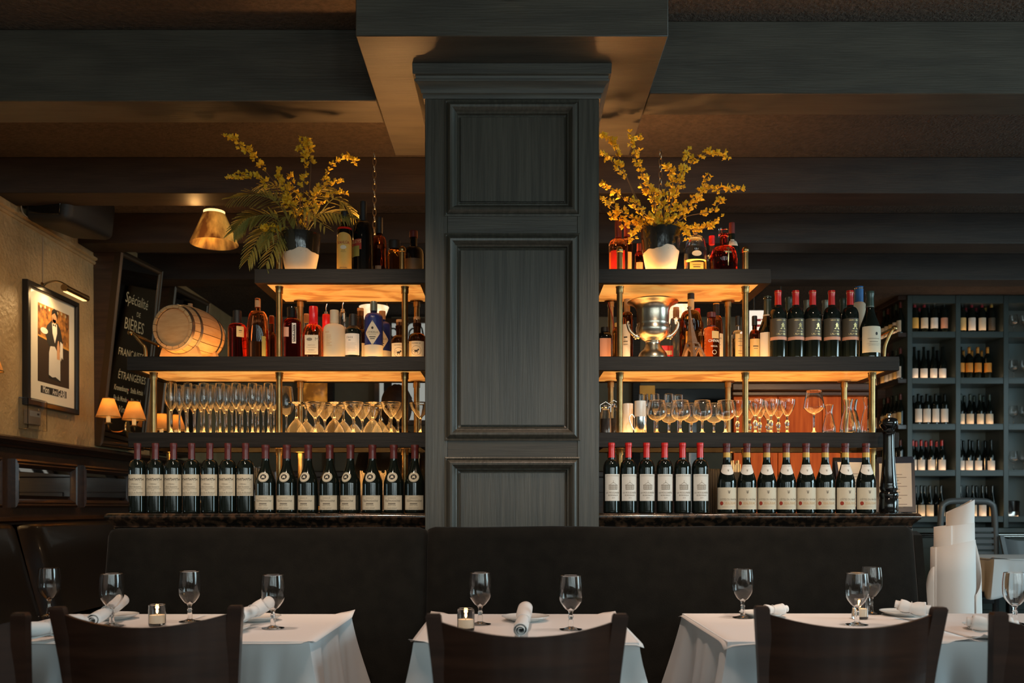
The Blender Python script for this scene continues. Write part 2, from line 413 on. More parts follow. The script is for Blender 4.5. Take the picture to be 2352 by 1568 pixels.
def ring2d(cx, cy, rx, ry, t, n=24):
    vs_ = [(cx + rx * math.cos(2 * PI * i / n), cy + ry * math.sin(2 * PI * i / n)) for i in range(n)] + [(cx + (rx - t) * math.cos(2 * PI * i / n), cy + (ry - t) * math.sin(2 * PI * i / n)) for i in range(n)]
    return vs_, [(i, (i + 1) % n, n + (i + 1) % n, n + i) for i in range(n)]


def rat(prof):
    """radius of a bottle profile at height z"""
    pr = [p for p in prof]
    def f(z):
        best = None
        for (r0, z0), (r1, z1) in zip(pr, pr[1:]):
            if z0 <= z <= z1 and z1 > z0: return r0 + (r1 - r0) * (z - z0) / (z1 - z0)
        return pr[-2][0]
    return f


def wrapper(rf, off, fn=None):
    """maps label space (arc length, z) to the bottle's surface, facing -Y"""
    def g(x, z):
        r = rf(z) + off; a = x / max(rf(z), 0.004)
        if fn:
            px, py = fn(a % (2 * PI), rf(z), z); l = math.hypot(px, py) or 1
            return (px * (1 + off / l), py * (1 + off / l), z)
        return (r * math.sin(a), -r * math.cos(a), z)
    return g

# ================================================================== SETTING
XL, XR, YF, YB = -2.95, 6.0, -3.0, 9.6
ZS, ZC1, ZC2 = 2.933, 3.25, 3.14
struct('floor', bx(XL - 0.1, XR + 0.1, YF - 0.1, YB + 0.1, -0.1, 0), 'floorwood')
o = struct('ceiling', bx(XL - 0.1, XR + 0.1, YF - 0.1, 4.1, ZC1, ZC1 + 0.15), 'popcorn')
o = struct('ceiling', bx(XL - 0.1, XR + 0.1, 4.1, YB + 0.1, ZC2, ZC2 + 0.26), 'popcorn')
wl = struct('wall_left', bx(XL - 0.1, XL, YF, YB, 0, 3.4), 'wallpaper')
struct('wall_back', bx(XL, XR, YB, YB + 0.1, 0, 3.4), 'wallback')
struct('wall_right', bx(XR, XR + 0.1, YF, YB, 0, 3.4), 'wallback')
struct('wall_front', bx(XL, XR, YF - 0.1, YF, 0, 3.4), 'wallback')
k = 1
for x, wd in WINX:
    bm = nb()
    for a, b_, c, d in ((-wd / 2 - .05, -wd / 2, .75, 2.75), (wd / 2, wd / 2 + .05, .75, 2.75), (-wd / 2, wd / 2, .75, .8), (-wd / 2, wd / 2, 2.7, 2.75)):
        box(bm, x + a, x + b_, YF, YF + .07, c, d)
    wf = struct('window_%d' % k, bm, 'darkwood'); k += 1
    obj('pane', bx(x - wd / 2, x + wd / 2, YF + .02, YF + .03, .8, 2.7), 'daypane', wf)
    obj('glazing_bar', bx(x - .012, x + .012, YF + .03, YF + .06, .8, 2.7), 'darkwood', wf)
for y, wd, pw_ in SIDEW:
    bm = nb(); y0, y1 = y - wd / 2, y + wd / 2
    box(bm, XR - .07, XR, y0 - .1, y0, .6, 2.8); box(bm, XR - .07, XR, y1, y1 + .1, .6, 2.8); box(bm, XR - .07, XR, y0, y1, .6, .7); box(bm, XR - .07, XR, y0, y1, 2.7, 2.8)
    wf = struct('window_%d' % k, bm, 'darkwood'); k += 1
    obj('pane', bx(XR - .03, XR - .02, y0, y1, .7, 2.7), 'daypane', wf)
# back window with lace curtain and wrought scroll, seen between the shelves
d = 9.55
bm = nb(); x0, x1, z0, z1 = X(872, d), X(982, d), 2.05, 3.06
for a, b_, c, e in ((x0 - .05, x0, z0 - .05, z1 + .05), (x1, x1 + .05, z0 - .05, z1 + .05), (x0, x1, z0 - .05, z0), (x0, x1, z1, z1 + .05)): box(bm, a, b_, d - .03, d + .05, c, e)
wf = struct('window_%d' % k, bm, 'darkwood')
obj('lace_pane', bx(x0, x1, d, d + .02, z0, z1), 'daypane', wf)
for s in (-1, 1):
    bm = nb(); xc = (x0 + x1) / 2 + s * .1
    tube(bm, [(xc + .11 * (1 - t / 30) * math.cos(t * .5) * s, d - .02, 2.93 + .16 * (1 - t / 30) * math.sin(t * .5)) for t in range(26)], .009, 6); obj('iron_scroll', bm, 'blackmatte', wf)
for x in (x0 + .12, (x0 + x1) / 2, x1 - .12): obj('window_bar', bx(x - .008, x + .008, d - .015, d - .003, z0, z1), 'blackmatte', wf)

# beams: the first one butts against the capital on both sides
def beam(x0, x1, y0, y1, z0, z1, m='soffit'):
    b = struct('ceiling_beam', bx(x0, x1, y0, y1, z0, z1, .004), m); return b
beam(XL, -.597, 4.036, 4.264, ZS, ZC1); beam(.597, XR, 3.967, 4.179, ZS, ZC1)
for y in (5.22, 6.21, 7.2): beam(XL, XR, y, y + .22, ZS, ZC2, 'rearbeam')
cp = struct('column_capital', bx(-.595, .595, 3.48, 4.66, ZS, ZC1 + .1, .003), 'soffit')
for s, py_ in ((-1, 4.39), (1, 4.39)):
    u = thing('uplight', 'small black uplight puck on the top shelf behind the bottles, %s of the column' % ('left' if s < 0 else 'right'), 'lamp', (s * .47, py_, 2.197), 0, 'uplights on the top shelves')
    obj('housing', lat([(0, .0005), (.024, .0005), (.026, .004), (.026, .018), (.022, .02), (.022, .014), (0, .014)], 20), 'blackmatte', u); obj('lens', lat([(0, .0145), (.0215, .0145), (.0215, .017), (0, .0175)], 20), 'shade_in', u)
    area('uplight_beam', (s * .50, py_ - .02, 2.225), (s * .56, 4.2, 2.93), .16, .05, 13 if s > 0 else 11, (1.0, 0.47, 0.15), 175)
lf = thing('spotlight', 'small brown cylinder spotlight on the front face of the column capital', 'lamp', (0, 3.42, 3.115))
obj('housing', lat([(0, -.052), (.028, -.052), (.033, -.045), (.047, -.04), (.048, .07), (0, .07)], 24), 'copper_shade', lf)
obj('bracket', bx(-.02, .02, 0, .062, .02, .06, .003), 'blackmatte', lf)


def rectframe(bm, x0, x1, z0, z1, prof, fn):
    """mitred moulding: rings of rectangles inset by a, at depth b"""
    rings = []
    for a, b in prof:
        rings.append([bm.verts.new(fn(u, v, b)) for u, v in ((x0 + a, z0 + a), (x1 - a, z0 + a), (x1 - a, z1 - a), (x0 + a, z1 - a))])
    for A, B in zip(rings, rings[1:]):
        for i in range(4): bm.faces.new((A[i], A[(i + 1) % 4], B[(i + 1) % 4], B[i]))


# the panelled pier
CF, CW = 3.735, .3555
col = struct('column', bx(-CW, CW, CF + .03, 4.40, 0, ZS), 'paint_v')
px0, px1 = X(1028, CF), X(1326, CF)
PZ = [(Z(490, CF), Z(237, CF)), (Z(1005, CF), Z(543, CF)), (.35, Z(1056, CF))]
for a, b_ in ((-CW, px0), (px1, CW)): obj('stile', bx(a, b_, CF, CF + .03, 0, ZS, .002), 'paint_v', col)
zz = [0] + [z for p in reversed(PZ) for z in p] + [ZS]
for i in range(0, len(zz), 2): obj('rail', bx(px0, px1, CF + .0005, CF + .03, zz[i], zz[i + 1], .0015), 'paint_h', col)
prof = [(-.012, .0), (-.012, -.006), (-.006, -.008), (-.002, -.003), (.004, -.012), (.012, -.017), (.020, -.015), (.028, -.006), (.033, .004), (.037, .007), (.040, .006), (.043, .016), (.05, .020), (.06, .020)]
for z0, z1 in PZ:
    bm = nb(); rectframe(bm, px0, px1, z0, z1, prof, lambda u, v, b: (u, CF + b, v)); obj('panel_moulding', bm, 'paint_v', col, angle=25)
    obj('panel_field', bx(px0 + .052, px1 - .052, CF + .010, CF + .03, z0 + .052, z1 - .052, .0015), 'paint_v', col)
bm = nb()
prof = [(0, 2.806), (.006, 2.806), (.009, 2.815), (.009, 2.822), (.014, 2.826), (.017, 2.840), (.026, 2.855), (.038, 2.864), (.039, 2.872), (.033, 2.876), (.036, 2.886), (.046, 2.890), (.047, 2.931), (0, 2.931)]
rings = [[bm.verts.new(p) for p in ((-CW - o_, CF - o_, z), (CW + o_, CF - o_, z), (CW + o_, 4.40 + o_, z), (-CW - o_, 4.40 + o_, z))] for o_, z in prof]
for A, B in zip(rings, rings[1:]):
    for i in range(4): bm.faces.new((A[i], A[(i + 1) % 4], B[(i + 1) % 4], B[i]))
struct('trim_6', bm, 'paint_h', angle=25)

# left wall: wainscot with bevelled mirrors, rails
def wpt(u, v, b): return (XL + .03 - b, u, v)        # u along the wall, v up, b into the wall
wz0, wz1 = 1.14, 1.425
WP = [(3.2, 4.15), (4.3, 5.2), (5.336, 6.098), (6.19, 6.98), (7.07, 7.9), (8.0, 8.9)]
wa = struct('trim_1', bx(XL, XL + .029, YF, YB, 0, 1.5), 'darkwood')
bm = nb(); rail = [(0, 1.49), (.05, 1.49), (.055, 1.50), (.048, 1.508), (.062, 1.516), (.075, 1.53), (.075, 1.545), (.06, 1.556), (0, 1.556)]
prism(bm, [(XL + a, b_) for a, b_ in rail], lambda u, v, t: (u, YF + t, v), YB - YF)
struct('trim_2', bm, 'darkwood')
bm = nb(); prism(bm, [(XL + a, b_) for a, b_ in ((0, 2.85), (.012, 2.85), (.02, 2.862), (.012, 2.873), (.03, 2.882), (.03, 2.895), (0, 2.9))], lambda u, v, t: (u, YF + t, v), YB - YF)
struct('trim_3', bm, 'wallpaper')
bm = nb(); prism(bm, [(XL + a, b_) for a, b_ in ((0, 1.052), (.06, 1.052), (.07, 1.062), (.05, 1.072), (.035, 1.085), (0, 1.09))], lambda u, v, t: (u, YF + t, v), YB - YF)
struct('trim_4', bm, 'darkwood')
mp_ = [(0, .004), (0, -.022), (.012, -.028), (.022, -.022), (.03, -.026), (.042, -.012), (.05, .0), (.056, .001)]
for a, b_ in WP:
    fr = nb(); rectframe(fr, a, b_, wz0, wz1, mp_, wpt); obj('mirror_moulding', fr, 'darkwood', wa, angle=25)
    bm = nb(); rectframe(bm, a + .05, b_ - .05, wz0 + .05, wz1 - .05, [(0, .0005), (.022, -.006)], wpt)
    f = [bm.verts.new(wpt(u, v, -.006)) for u, v in ((a + .072, wz0 + .072), (b_ - .072, wz0 + .072), (b_ - .072, wz1 - .072), (a + .072, wz1 - .072))]; bm.faces.new(f)
    obj('bevelled_mirror', bm, 'mirror_small', wa, angle=5)
# back wall wainscot
wb = struct('trim_5', bx(XL + .08, 3.6, YB - .04, YB - .001, 0, 1.45), 'darkwood')
obj('chair_rail', bx(XL + .08, 3.6, YB - .08, YB - .04, 1.45, 1.52, .012), 'darkwood', wb)
for i in range(8): obj('back_panel', bx(-2.7 + i * .78, -2.05 + i * .78, YB - .055, YB - .04, .3, 1.3, .006), 'darkwood', wb)
for i, x in enumerate((-1.9, -1.3, -.25, .55, 1.3)):
    obj('pilaster', bx(x - .04, x + .04, YB - .06, YB - .001, 1.52, 3.13, .004), 'shelfwood', wb)

# ================================================================== BAR: counter, shelves
ZT = 1.1155                                   # counter top
Z1, Z1b, Z2, Z2b, Z3, Z3b = 2.197, 2.133, 1.809, 1.7465, 1.4727, 1.406
SF, SB = 4.05, 4.46                           # shelf front / back

def counter(x0, x1, label, side):
    t = thing('bar_counter', label, 'counter', ((x0 + x1) / 2, 4.2, 0)); ox, oy = (x0 + x1) / 2, 4.2
    bm = nb(); prof = [(0, ZT), (.006, ZT - .002), (.011, ZT - .008), (.013, ZT - .016), (.011, ZT - .024), (.003, ZT - .030), (.001, ZT - .034), (-.012, ZT - .046), (-.016, ZT - .056), (-.016, ZT - .06)]
    ex0, ex1 = (1, 0) if side < 0 else (0, 1)
    rings = [[bm.verts.new((x0 - o_ * ex0 - ox, 3.872 - o_ - oy, z)), bm.verts.new((x1 + o_ * ex1 - ox, 3.872 - o_ - oy, z)), bm.verts.new((x1 + o_ * ex1 - ox, 4.62 - oy, z)), bm.verts.new((x0 - o_ * ex0 - ox, 4.62 - oy, z))] for o_, z in [(-.002, ZT)] + prof]
    bm.faces.new(rings[0]); bm.faces.new(rings[-1][::-1])
    for A, B in zip(rings, rings[1:]):
        for i in range(4): bm.faces.new((A[i], A[(i + 1) % 4], B[(i + 1) % 4], B[i]))
    obj('granite_top', bm, 'granite', t, angle=40)
    obj('cabinet', bx(x0 + .02 * ex0 - ox, x1 - .02 * ex1 - ox, 3.90 - oy, 4.60 - oy, .08, ZT - .0605, .004), 'darkwood', t)
    obj('under_moulding', bx(x0 + .012 * ex0 - ox, x1 - .012 * ex1 - ox, 3.885 - oy, 3.8995 - oy, ZT - .10, ZT - .0605, .005), 'black', t)
    obj('plinth', bx(x0 + .05 * ex0 - ox, x1 - .05 * ex1 - ox, 3.93 - oy, 4.56 - oy, 0, .08), 'black', t)
    return t
counter(X(246, 3.86), -.362, 'dark wood bar counter with brown granite top, left of the column', -1)
counter(.362, X(2110, 3.86), 'dark wood bar counter with brown granite top, right of the column', 1)


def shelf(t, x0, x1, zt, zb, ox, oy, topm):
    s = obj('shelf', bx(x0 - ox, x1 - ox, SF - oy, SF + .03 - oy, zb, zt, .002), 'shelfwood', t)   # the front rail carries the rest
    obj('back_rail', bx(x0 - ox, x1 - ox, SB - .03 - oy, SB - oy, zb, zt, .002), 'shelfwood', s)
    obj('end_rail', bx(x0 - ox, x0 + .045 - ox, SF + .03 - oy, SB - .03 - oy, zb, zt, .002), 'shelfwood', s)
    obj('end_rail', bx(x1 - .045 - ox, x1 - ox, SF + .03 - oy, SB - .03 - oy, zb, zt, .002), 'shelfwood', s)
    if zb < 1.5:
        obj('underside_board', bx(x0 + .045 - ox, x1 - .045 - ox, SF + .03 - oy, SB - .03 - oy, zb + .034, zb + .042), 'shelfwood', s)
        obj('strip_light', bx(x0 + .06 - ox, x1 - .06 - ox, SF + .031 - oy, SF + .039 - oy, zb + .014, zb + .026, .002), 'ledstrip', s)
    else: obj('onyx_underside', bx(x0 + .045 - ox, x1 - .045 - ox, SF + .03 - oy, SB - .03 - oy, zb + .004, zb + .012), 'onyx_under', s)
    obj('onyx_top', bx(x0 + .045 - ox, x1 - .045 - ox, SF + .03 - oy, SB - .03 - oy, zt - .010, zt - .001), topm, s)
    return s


def pole(t, px, y, z0, z1, ox, oy, cap_top=True, r=.0138, finial=False):
    x = X(px, y); p = lat([(0, z0), (r, z0), (r, z1), (0, z1)], 16)
    bmesh.ops.translate(p, vec=(x - ox, y - oy, 0), verts=p.verts)
    o = obj('pole', p, 'brass', t)
    if cap_top:
        f = lat([(r, z1 - .03), (r + .003, z1 - .03), (r + .003, z1 - .006), (r + .018 if y > 4.3 else r + .005, z1 - .003), (r + .018 if y > 4.3 else r + .005, z1), (0, z1)], 16)
        bmesh.ops.translate(f, vec=(x - ox, y - oy, 0), verts=f.verts); obj('flange', f, 'brass', o)
    if finial:
        f = lat([(r, z1 - .002), (r + .002, z1), (r + .002, z1 + .006)] + [(.0165 * math.cos(a * .17), z1 + .008 + .018 * math.sin(a * .17)) for a in range(9)] + [(0, z1 + .026)], 16)
        bmesh.ops.translate(f, vec=(x - ox, y - oy, 0), verts=f.verts); obj('ball_finial', f, 'brass', o)
    return o


YP, YQ = 4.115, 4.40
def gallery(t, ox, oy, x, s, px_top, py_top, name='gallery_rail'):
    """swan-neck bracket and rail closing the shelf end"""
    base = Vector((x, YP, Z2)); top = P(px_top, py_top, YP)
    pts = spl([tuple(base), tuple(base + Vector((.004 * s, 0, .05))), tuple(base + Vector(((top.x - x) * .3, 0, (top.z - Z2) * .6))), tuple(base + Vector(((top.x - x) * .72, 0, (top.z - Z2) * .9))), tuple(top)], 5)
    bm = nb(); tube(bm, [(p[0] - ox, p[1] - oy, p[2]) for p in pts], .0075, 10); g = obj(name, bm, 'brass', t)
    b2 = P(px_top, py_top, YP); b2.y = YQ + .03
    bm = nb(); tube(bm, [(top.x - ox, top.y - oy, top.z), (b2.x - ox, b2.y - oy, b2.z)], .0078, 10); obj('rail_bar', bm, 'brass_bright', g)
    pts2 = [(p[0] - ox, YQ + .03 - oy, p[2]) for p in pts]; bm = nb(); tube(bm, pts2, .0075, 10); obj('rail_bracket', bm, 'brass', g)
    for y in (top.y, YQ + .03):
        bm = nb(); bmesh.ops.create_uvsphere(bm, u_segments=14, v_segments=10, radius=.0135, matrix=Matrix.Translation((top.x - ox, y - oy, top.z))); obj('rail_ball', bm, 'brass', g)


# left unit
ox, oy = -1.0, 4.25
L = thing('bar_shelf', 'stepped bar shelving on brass poles left of the column, lit from inside', 'shelf', (ox, oy, ZT))
def fixz(t):
    for o in t.children:
        o.location.z -= ZT
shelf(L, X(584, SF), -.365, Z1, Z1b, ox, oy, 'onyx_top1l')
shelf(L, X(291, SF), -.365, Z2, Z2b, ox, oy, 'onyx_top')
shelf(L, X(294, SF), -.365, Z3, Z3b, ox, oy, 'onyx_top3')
for px in (353, 641.5, 930):
    pole(L, px, YP, ZT, Z3b, ox, oy); pole(L, px, YP, Z3, Z2b, ox, oy)
    if px > 400: pole(L, px, YP, Z2, Z1b, ox, oy)
pole(L, 641.5, YP, Z1, Z(574, YP), ox, oy, False, finial=True); pole(L, 924, YP, Z1, Z(578, YP), ox, oy, False, finial=True)
for px in (390, 690, 957):
    pole(L, px, YQ, ZT, Z3b, ox, oy); pole(L, px, YQ, Z3, Z2b, ox, oy)
    if px > 400: pole(L, px, YQ, Z2, Z1b, ox, oy)
gallery(L, ox, oy, X(335, YP), -1, 300, 764)
fixz(L)
# right unit
ox = 1.0
Rr = thing('bar_shelf', 'stepped bar shelving on brass poles right of the column, lit from inside', 'shelf', (ox, oy, ZT))
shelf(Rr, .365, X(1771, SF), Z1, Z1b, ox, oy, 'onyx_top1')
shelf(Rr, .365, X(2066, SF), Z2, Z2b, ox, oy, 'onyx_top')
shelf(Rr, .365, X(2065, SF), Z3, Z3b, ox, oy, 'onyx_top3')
for px in (1423.5, 1712, 2003):
    pole(Rr, px, YP, ZT, Z3b, ox, oy); pole(Rr, px, YP, Z3, Z2b, ox, oy)
    if px < 1900: pole(Rr, px, YP, Z2, Z1b, ox, oy); pole(Rr, px, YP, Z1, Z(579, YP), ox, oy, False, finial=True)
for px in (1403, 1672, 1939):
    pole(Rr, px, YQ, ZT, Z3b, ox, oy); pole(Rr, px, YQ, Z3, Z2b, ox, oy)
    if px < 1900: pole(Rr, px, YQ, Z2, Z1b, ox, oy)
gallery(Rr, ox, oy, X(2030, YP), 1, 2054, 754)
bm = nb(); yq = 4.365
tube(bm, spl([tuple(P(1397, 694, yq) - Vector((ox, oy, 0))), tuple(P(1407, 730, yq) - Vector((ox, oy, 0))), tuple(P(1410, 765, yq) - Vector((ox, oy, 0))), tuple(P(1404, 800, yq) - Vector((ox, oy, 0))), (X(1404, yq) - ox, yq - oy, Z2 + .002)], 6), .0022, 6)
obj('red_wire', bm, 'redwire', Rr, label='thin red wire hanging down the back pole')
fixz(Rr)

# ------------------------------------------------------------------ banquette
b = thing('banquette', 'long charcoal velvet banquette against the front of the bar', 'bench', (0, 3.4, 0))
def backrest(x0, x1, zt, name):
    bm = nb(); prof = [(3.50, .46), (3.57, .75), (3.615, zt - .05), (3.621, zt - .018), (3.637, zt - .002), (3.665, zt), (3.70, zt - .004), (3.720, zt - .02), (3.722, .46)]
    rings = []
    xs = [x0, x0 + .008, x0 + .03] + [x0 + .03 + (x1 - x0 - .06) * i / 12 for i in range(1, 12)] + [x1 - .03, x1 - .008, x1]
    for x in xs:
        e = min(x - x0, x1 - x); sh = .022 * max(0, 1 - e / .03) ** 2
        rings.append([bm.verts.new((x, y + sh * (1 if i < 5 else 0) - 3.4, z - sh * (.6 if 2 <= i <= 7 else 0) + .0025 * math.sin(x * 9))) for i, (y, z) in enumerate(prof)])
    for A, B in zip(rings, rings[1:]):
        for i in range(len(prof) - 1): bm.faces.new((A[i], A[i + 1], B[i + 1], B[i]))
    bm.faces.new(rings[0]); bm.faces.new(rings[-1][::-1])
    return obj(name, bm, 'velvet', b, angle=50)
backrest(X(248, 3.64), X(980.5, 3.64), 1.0590, 'backrest'); backrest(X(981.5, 3.64), X(2098, 3.64), 1.0635, 'backrest')
obj('seat', bx(X(240, 3.5), X(2105, 3.5), 3.0 - 3.4, 3.52 - 3.4, .36, .47, .03, 3), 'velvet', b)
obj('base', bx(X(245, 3.5), X(2095, 3.5), 3.06 - 3.4, 3.70 - 3.4, 0, .36, .01), 'darkwood', b)
bm = nb(); prism(bm, [(3.53, .37), (3.60, .8), (3.64, 1.03), (3.69, 1.045), (3.725, 1.0), (3.725, .37)], lambda u, v, t: (X(2099, 3.64) + t, u - 3.4, v), .033); obj('end_panel', bm, 'velvet', b)

# leather bench along the left wall
t = thing('wall_bench', 'brown leather bench with reclined back along the left wall', 'bench', (-2.6, 5.6, 0))
for y0, y1 in ((4.05, 5.285), (5.30, 6.62)):
    bm = nb(); n = 26; rings = []
    for i in range(n + 1):
        f_ = i / n; f_ = f_ * f_ * (3 - 2 * f_); y = y0 + (y1 - y0) * f_; e = min(y - y0, y1 - y); sh = .07 * max(0, 1 - e / .17) ** 2
        rings.append([bm.verts.new((x_ - sh * (i_ > 0 and i_ < 6) + 2.6, y - 5.6, z - .3 * sh * (i_ > 0 and i_ < 6))) for i_, (x_, z) in enumerate([(-2.875, 1.040), (-2.85, 1.048), (-2.825, 1.042), (-2.81, 1.02), (-2.76, .85), (-2.66, .50), (-2.875, .46)])])
    for A, B in zip(rings, rings[1:]):
        for i in range(6): bm.faces.new((A[i], A[i + 1], B[i + 1], B[i]))
    bm.faces.new(rings[0]); bm.faces.new(rings[-1][::-1])
    obj('back_cushion', bm, 'leather', t, angle=60)
obj('seat', bx(-2.86 + 2.6, -2.22 + 2.6, 4.05 - 5.6, 6.62 - 5.6, .36, .47, .03, 2), 'leather', t)
obj('base', bx(-2.86 + 2.6, -2.28 + 2.6, 4.08 - 5.6, 6.6 - 5.6, 0, .36, .01), 'darkwood', t)

# ================================================================== BOTTLES
def prof_bottle(kind, R, h):
    """outline (r, z) from the base centre to the mouth centre, and the neck radius"""
    base = [(0, .004), (R * .55, .003), (R * .88, 0), (R * .97, .002), (R, .007), (R, .012)]
    if kind == 'bordeaux':
        n = R * .385; body = h * .635; ne = h * .765; base.append((R, body * .96))
        sh = [(n + (R - n) * math.cos(t * PI / 2 / 7) ** .9, body + (ne - body) * (math.sin(t * PI / 2 / 7) ** 1.15)) for t in range(8)]
        sh[-1] = (n * 1.02, ne)
        top = [(n, ne + h * .03), (n * .93, h * .955), (n * 1.06, h * .958), (n * 1.06, h * .985), (n * .95, h), (0, h)]
    elif kind == 'burgundy':
        n = R * .37; body = h * .44; ne = h * .80; base.append((R, body * .96))
        sh = [(n + (R - n) * (.5 + .5 * math.cos(PI * (t / 10) ** .80)), body + (ne - body) * t / 10) for t in range(11)]
        top = [(n * .93, h * .955), (n * 1.08, h * .958), (n * 1.08, h * .982), (n * .95, h), (0, h)]
    else:
        body, ne, nf, rnd = kind; n = R * nf; base.append((R, body * h * .96))
        sh = [(n + (R - n) * math.cos(t * PI / 2 / 7) ** rnd, h * (body + (ne - body) * math.sin(t * PI / 2 / 7))) for t in range(8)]
        sh[-1] = (n, h * ne)
        top = [(n, h * .985), (n * .95, h), (0, h)]
    return base + sh + top, n


def label_sheet(parent, name, rf, z0, z1, ang, m, off=.0006, fn=None, poly=None, a0=0, label=None):
    """paper label: a sheet that follows the glass"""
    bm = nb(); nu = max(6, int(ang * 2 / .14)); nv = 14
    g = wrapper(rf, off, fn)
    def q(u, v):
        z = z0 + (z1 - z0) * v; a = (u * 2 - 1) * ang
        if poly: a, z = poly(u * 2 - 1, v)
        r = rf(z)
        return g((a + a0) * r, z)
    grid(bm, nu, nv, q)
    return obj(name, bm, m, parent, normals=False, label=label)


def lettering(parent, rf, lines, off=.0011, fn=None, name='lettering', m='ink'):
    """lines: (text or 2D shape, size, z, x, options)"""
    bm = nb(); g = wrapper(rf, off, fn)
    for ln in lines:
        sh, z = ln[0], ln[2]; x = ln[3] if len(ln) > 3 else 0; kw = ln[4] if len(ln) > 4 else {}
        if isinstance(sh, str): sh = text2d(sh, ln[1], **kw)
        add2d(bm, at2d(sh, x, z), g)
    o = obj(name, bm, m, parent, normals=False)
    if not any(isinstance(l[0], str) for l in lines): o['kind'] = 'stuff'
    return o


def shell(bm, prof, t, seg=28, fn=None, z0=.006, ztop=None):
    """double-walled open vessel from an outer profile (without the closing top point)"""
    inner = [(max(r - t, .0008), max(z, z0)) for r, z in prof if z >= z0 * .6 and r > t * 1.2]
    inner = [(max(rat(list(prof) + [(0, prof[-1][1] + 1)])(z0) - t, .001), z0)] + [p for p in inner if p[1] > z0 + 1e-4]
    full = list(prof) + [(inner[-1][0] + t * .5, prof[-1][1] + t * .35)] + inner[::-1] + [(0, z0)]
    return lathe(bm, full, seg, fn=fn)


def bottle(name, label, px, top, w, d, zs, kind='bordeaux', m='glassgreen', seg=32, sq=0, flat=1.0, caps=(), group=None, rot=0, hollow=None, cat='bottle', R=None, h=None, x=None):
    """top: pixel row of the mouth, w: pixel width, zs: height of the shelf"""
    R = R or w / 2 * d / F; h = h or Z(top, d) - zs
    pr, n = prof_bottle(kind, R, h)
    t = thing(name, label, cat, (X(px, d) if x is None else x, d, zs), rot, group)
    fn = None
    zb = (kind[0] if isinstance(kind, tuple) else .5) * h; zn = (kind[1] if isinstance(kind, tuple) else .75) * h
    if sq or flat != 1:
        def fn(a, r, z):
            k = 1 if z < zb else max(0, 1 - (z - zb) / (zn - zb))
            c, s_ = math.sin(a), -math.cos(a)
            if sq:
                q = (abs(c) ** sq + abs(s_) ** sq) ** (-1 / sq); q = 1 + (q - 1) * k
            else: q = 1
            f = 1 + (flat - 1) * k
            return (r * c * q, r * s_ * q * f)
    if hollow is None:
        obj('body', lat(pr, seg, fn=fn), m, t)
    else:
        glass, fill, fm = hollow            # clear wall, fill height fraction, liquid
        obj('body', shell(nb(), pr[:-1], .0022, seg, fn, .008), glass, t)
        if fm:
            li = [(0, .0085)] + [(r - .0026, z) for r, z in pr if .0085 < z < fill * h and r > .006]
            rr = rat(pr)(fill * h) - .0026; li += [(rr, fill * h), (0, fill * h)]
            obj('liquid', lat(li, seg, fn=fn), fm, t)
    t['_'] = 0; del t['_']
    for cp in caps:
        f0, f1, cm = cp[:3]; ex = cp[3] if len(cp) > 3 else .0008; nm = cp[4] if len(cp) > 4 else 'capsule'
        rf = rat(pr); zs_ = [f0 * h + (f1 - f0) * h * i / 6 for i in range(7)]
        if nm in ('stopper', 'cork'):
            c = [(0, f0 * h), (n * ex, f0 * h), (n * ex, f1 * h - .001), (n * ex - .001, f1 * h), (0, f1 * h)]
        elif f1 >= 1:
            c = [(rf(z) + ex, z) for z in zs_[:-1] + [h * .983]] + [(rf(h * .983) + ex - .001, h + .0008), (0, h + .001)]
        else: c = [(rf(z) + ex, z) for z in zs_]
        obj(nm, lat(c, 20), cm, t)
    return t, pr, R, h, rat(pr), fn


def building2d(w, h):
    """small engraved chateau: dome, cornice, columns"""
    o = [poly2d([(-w * .36, h * .62)] + [(-w * .36 + w * .72 * i / 8, h * (.62 + .26 * math.sin(PI * i / 8))) for i in range(1, 8)] + [(w * .36, h * .62)]), rect2d(-w * .5, w * .5, h * .55, h * .61), rect2d(-w * .45, w * .45, 0, h * .06), rect2d(-.0006, .0006, h * .86, h * 1.15)]
    for i in range(9): o.append(rect2d(-w * .45 + i * w * .1125 - w * .022, -w * .45 + i * w * .1125 + w * .022, h * .06, h * .55))
    o.append(rect2d(-w * .45, w * .45, h * .30, h * .33)); return o


def crest2d(s):
    return [poly2d([(-s * .42, s * .25), (-s * .42, -s * .15), (0, -s * .6), (s * .42, -s * .15), (s * .42, s * .25)]), poly2d([(-s * .75, s * .8), (-s * .2, s * .3), (-s * .05, s * .55), (0, s * .4), (.05 * s, s * .55), (s * .2, s * .3), (s * .75, s * .8), (s * .1, s * .72), (-s * .1, s * .72)])]


DB = 3.945                                     # front row on the counter
def row(proto, xs, d, zs, what, rots=None, z=0):
    for i, px in enumerate(xs):
        lb = what % ORD[i]
        if i == 0: proto['label'] = lb; proto.rotation_euler.z = rots[0] if rots else 0
        else: dup(proto, (X(px, d), d, zs), rots[i] if rots else 0, lb)


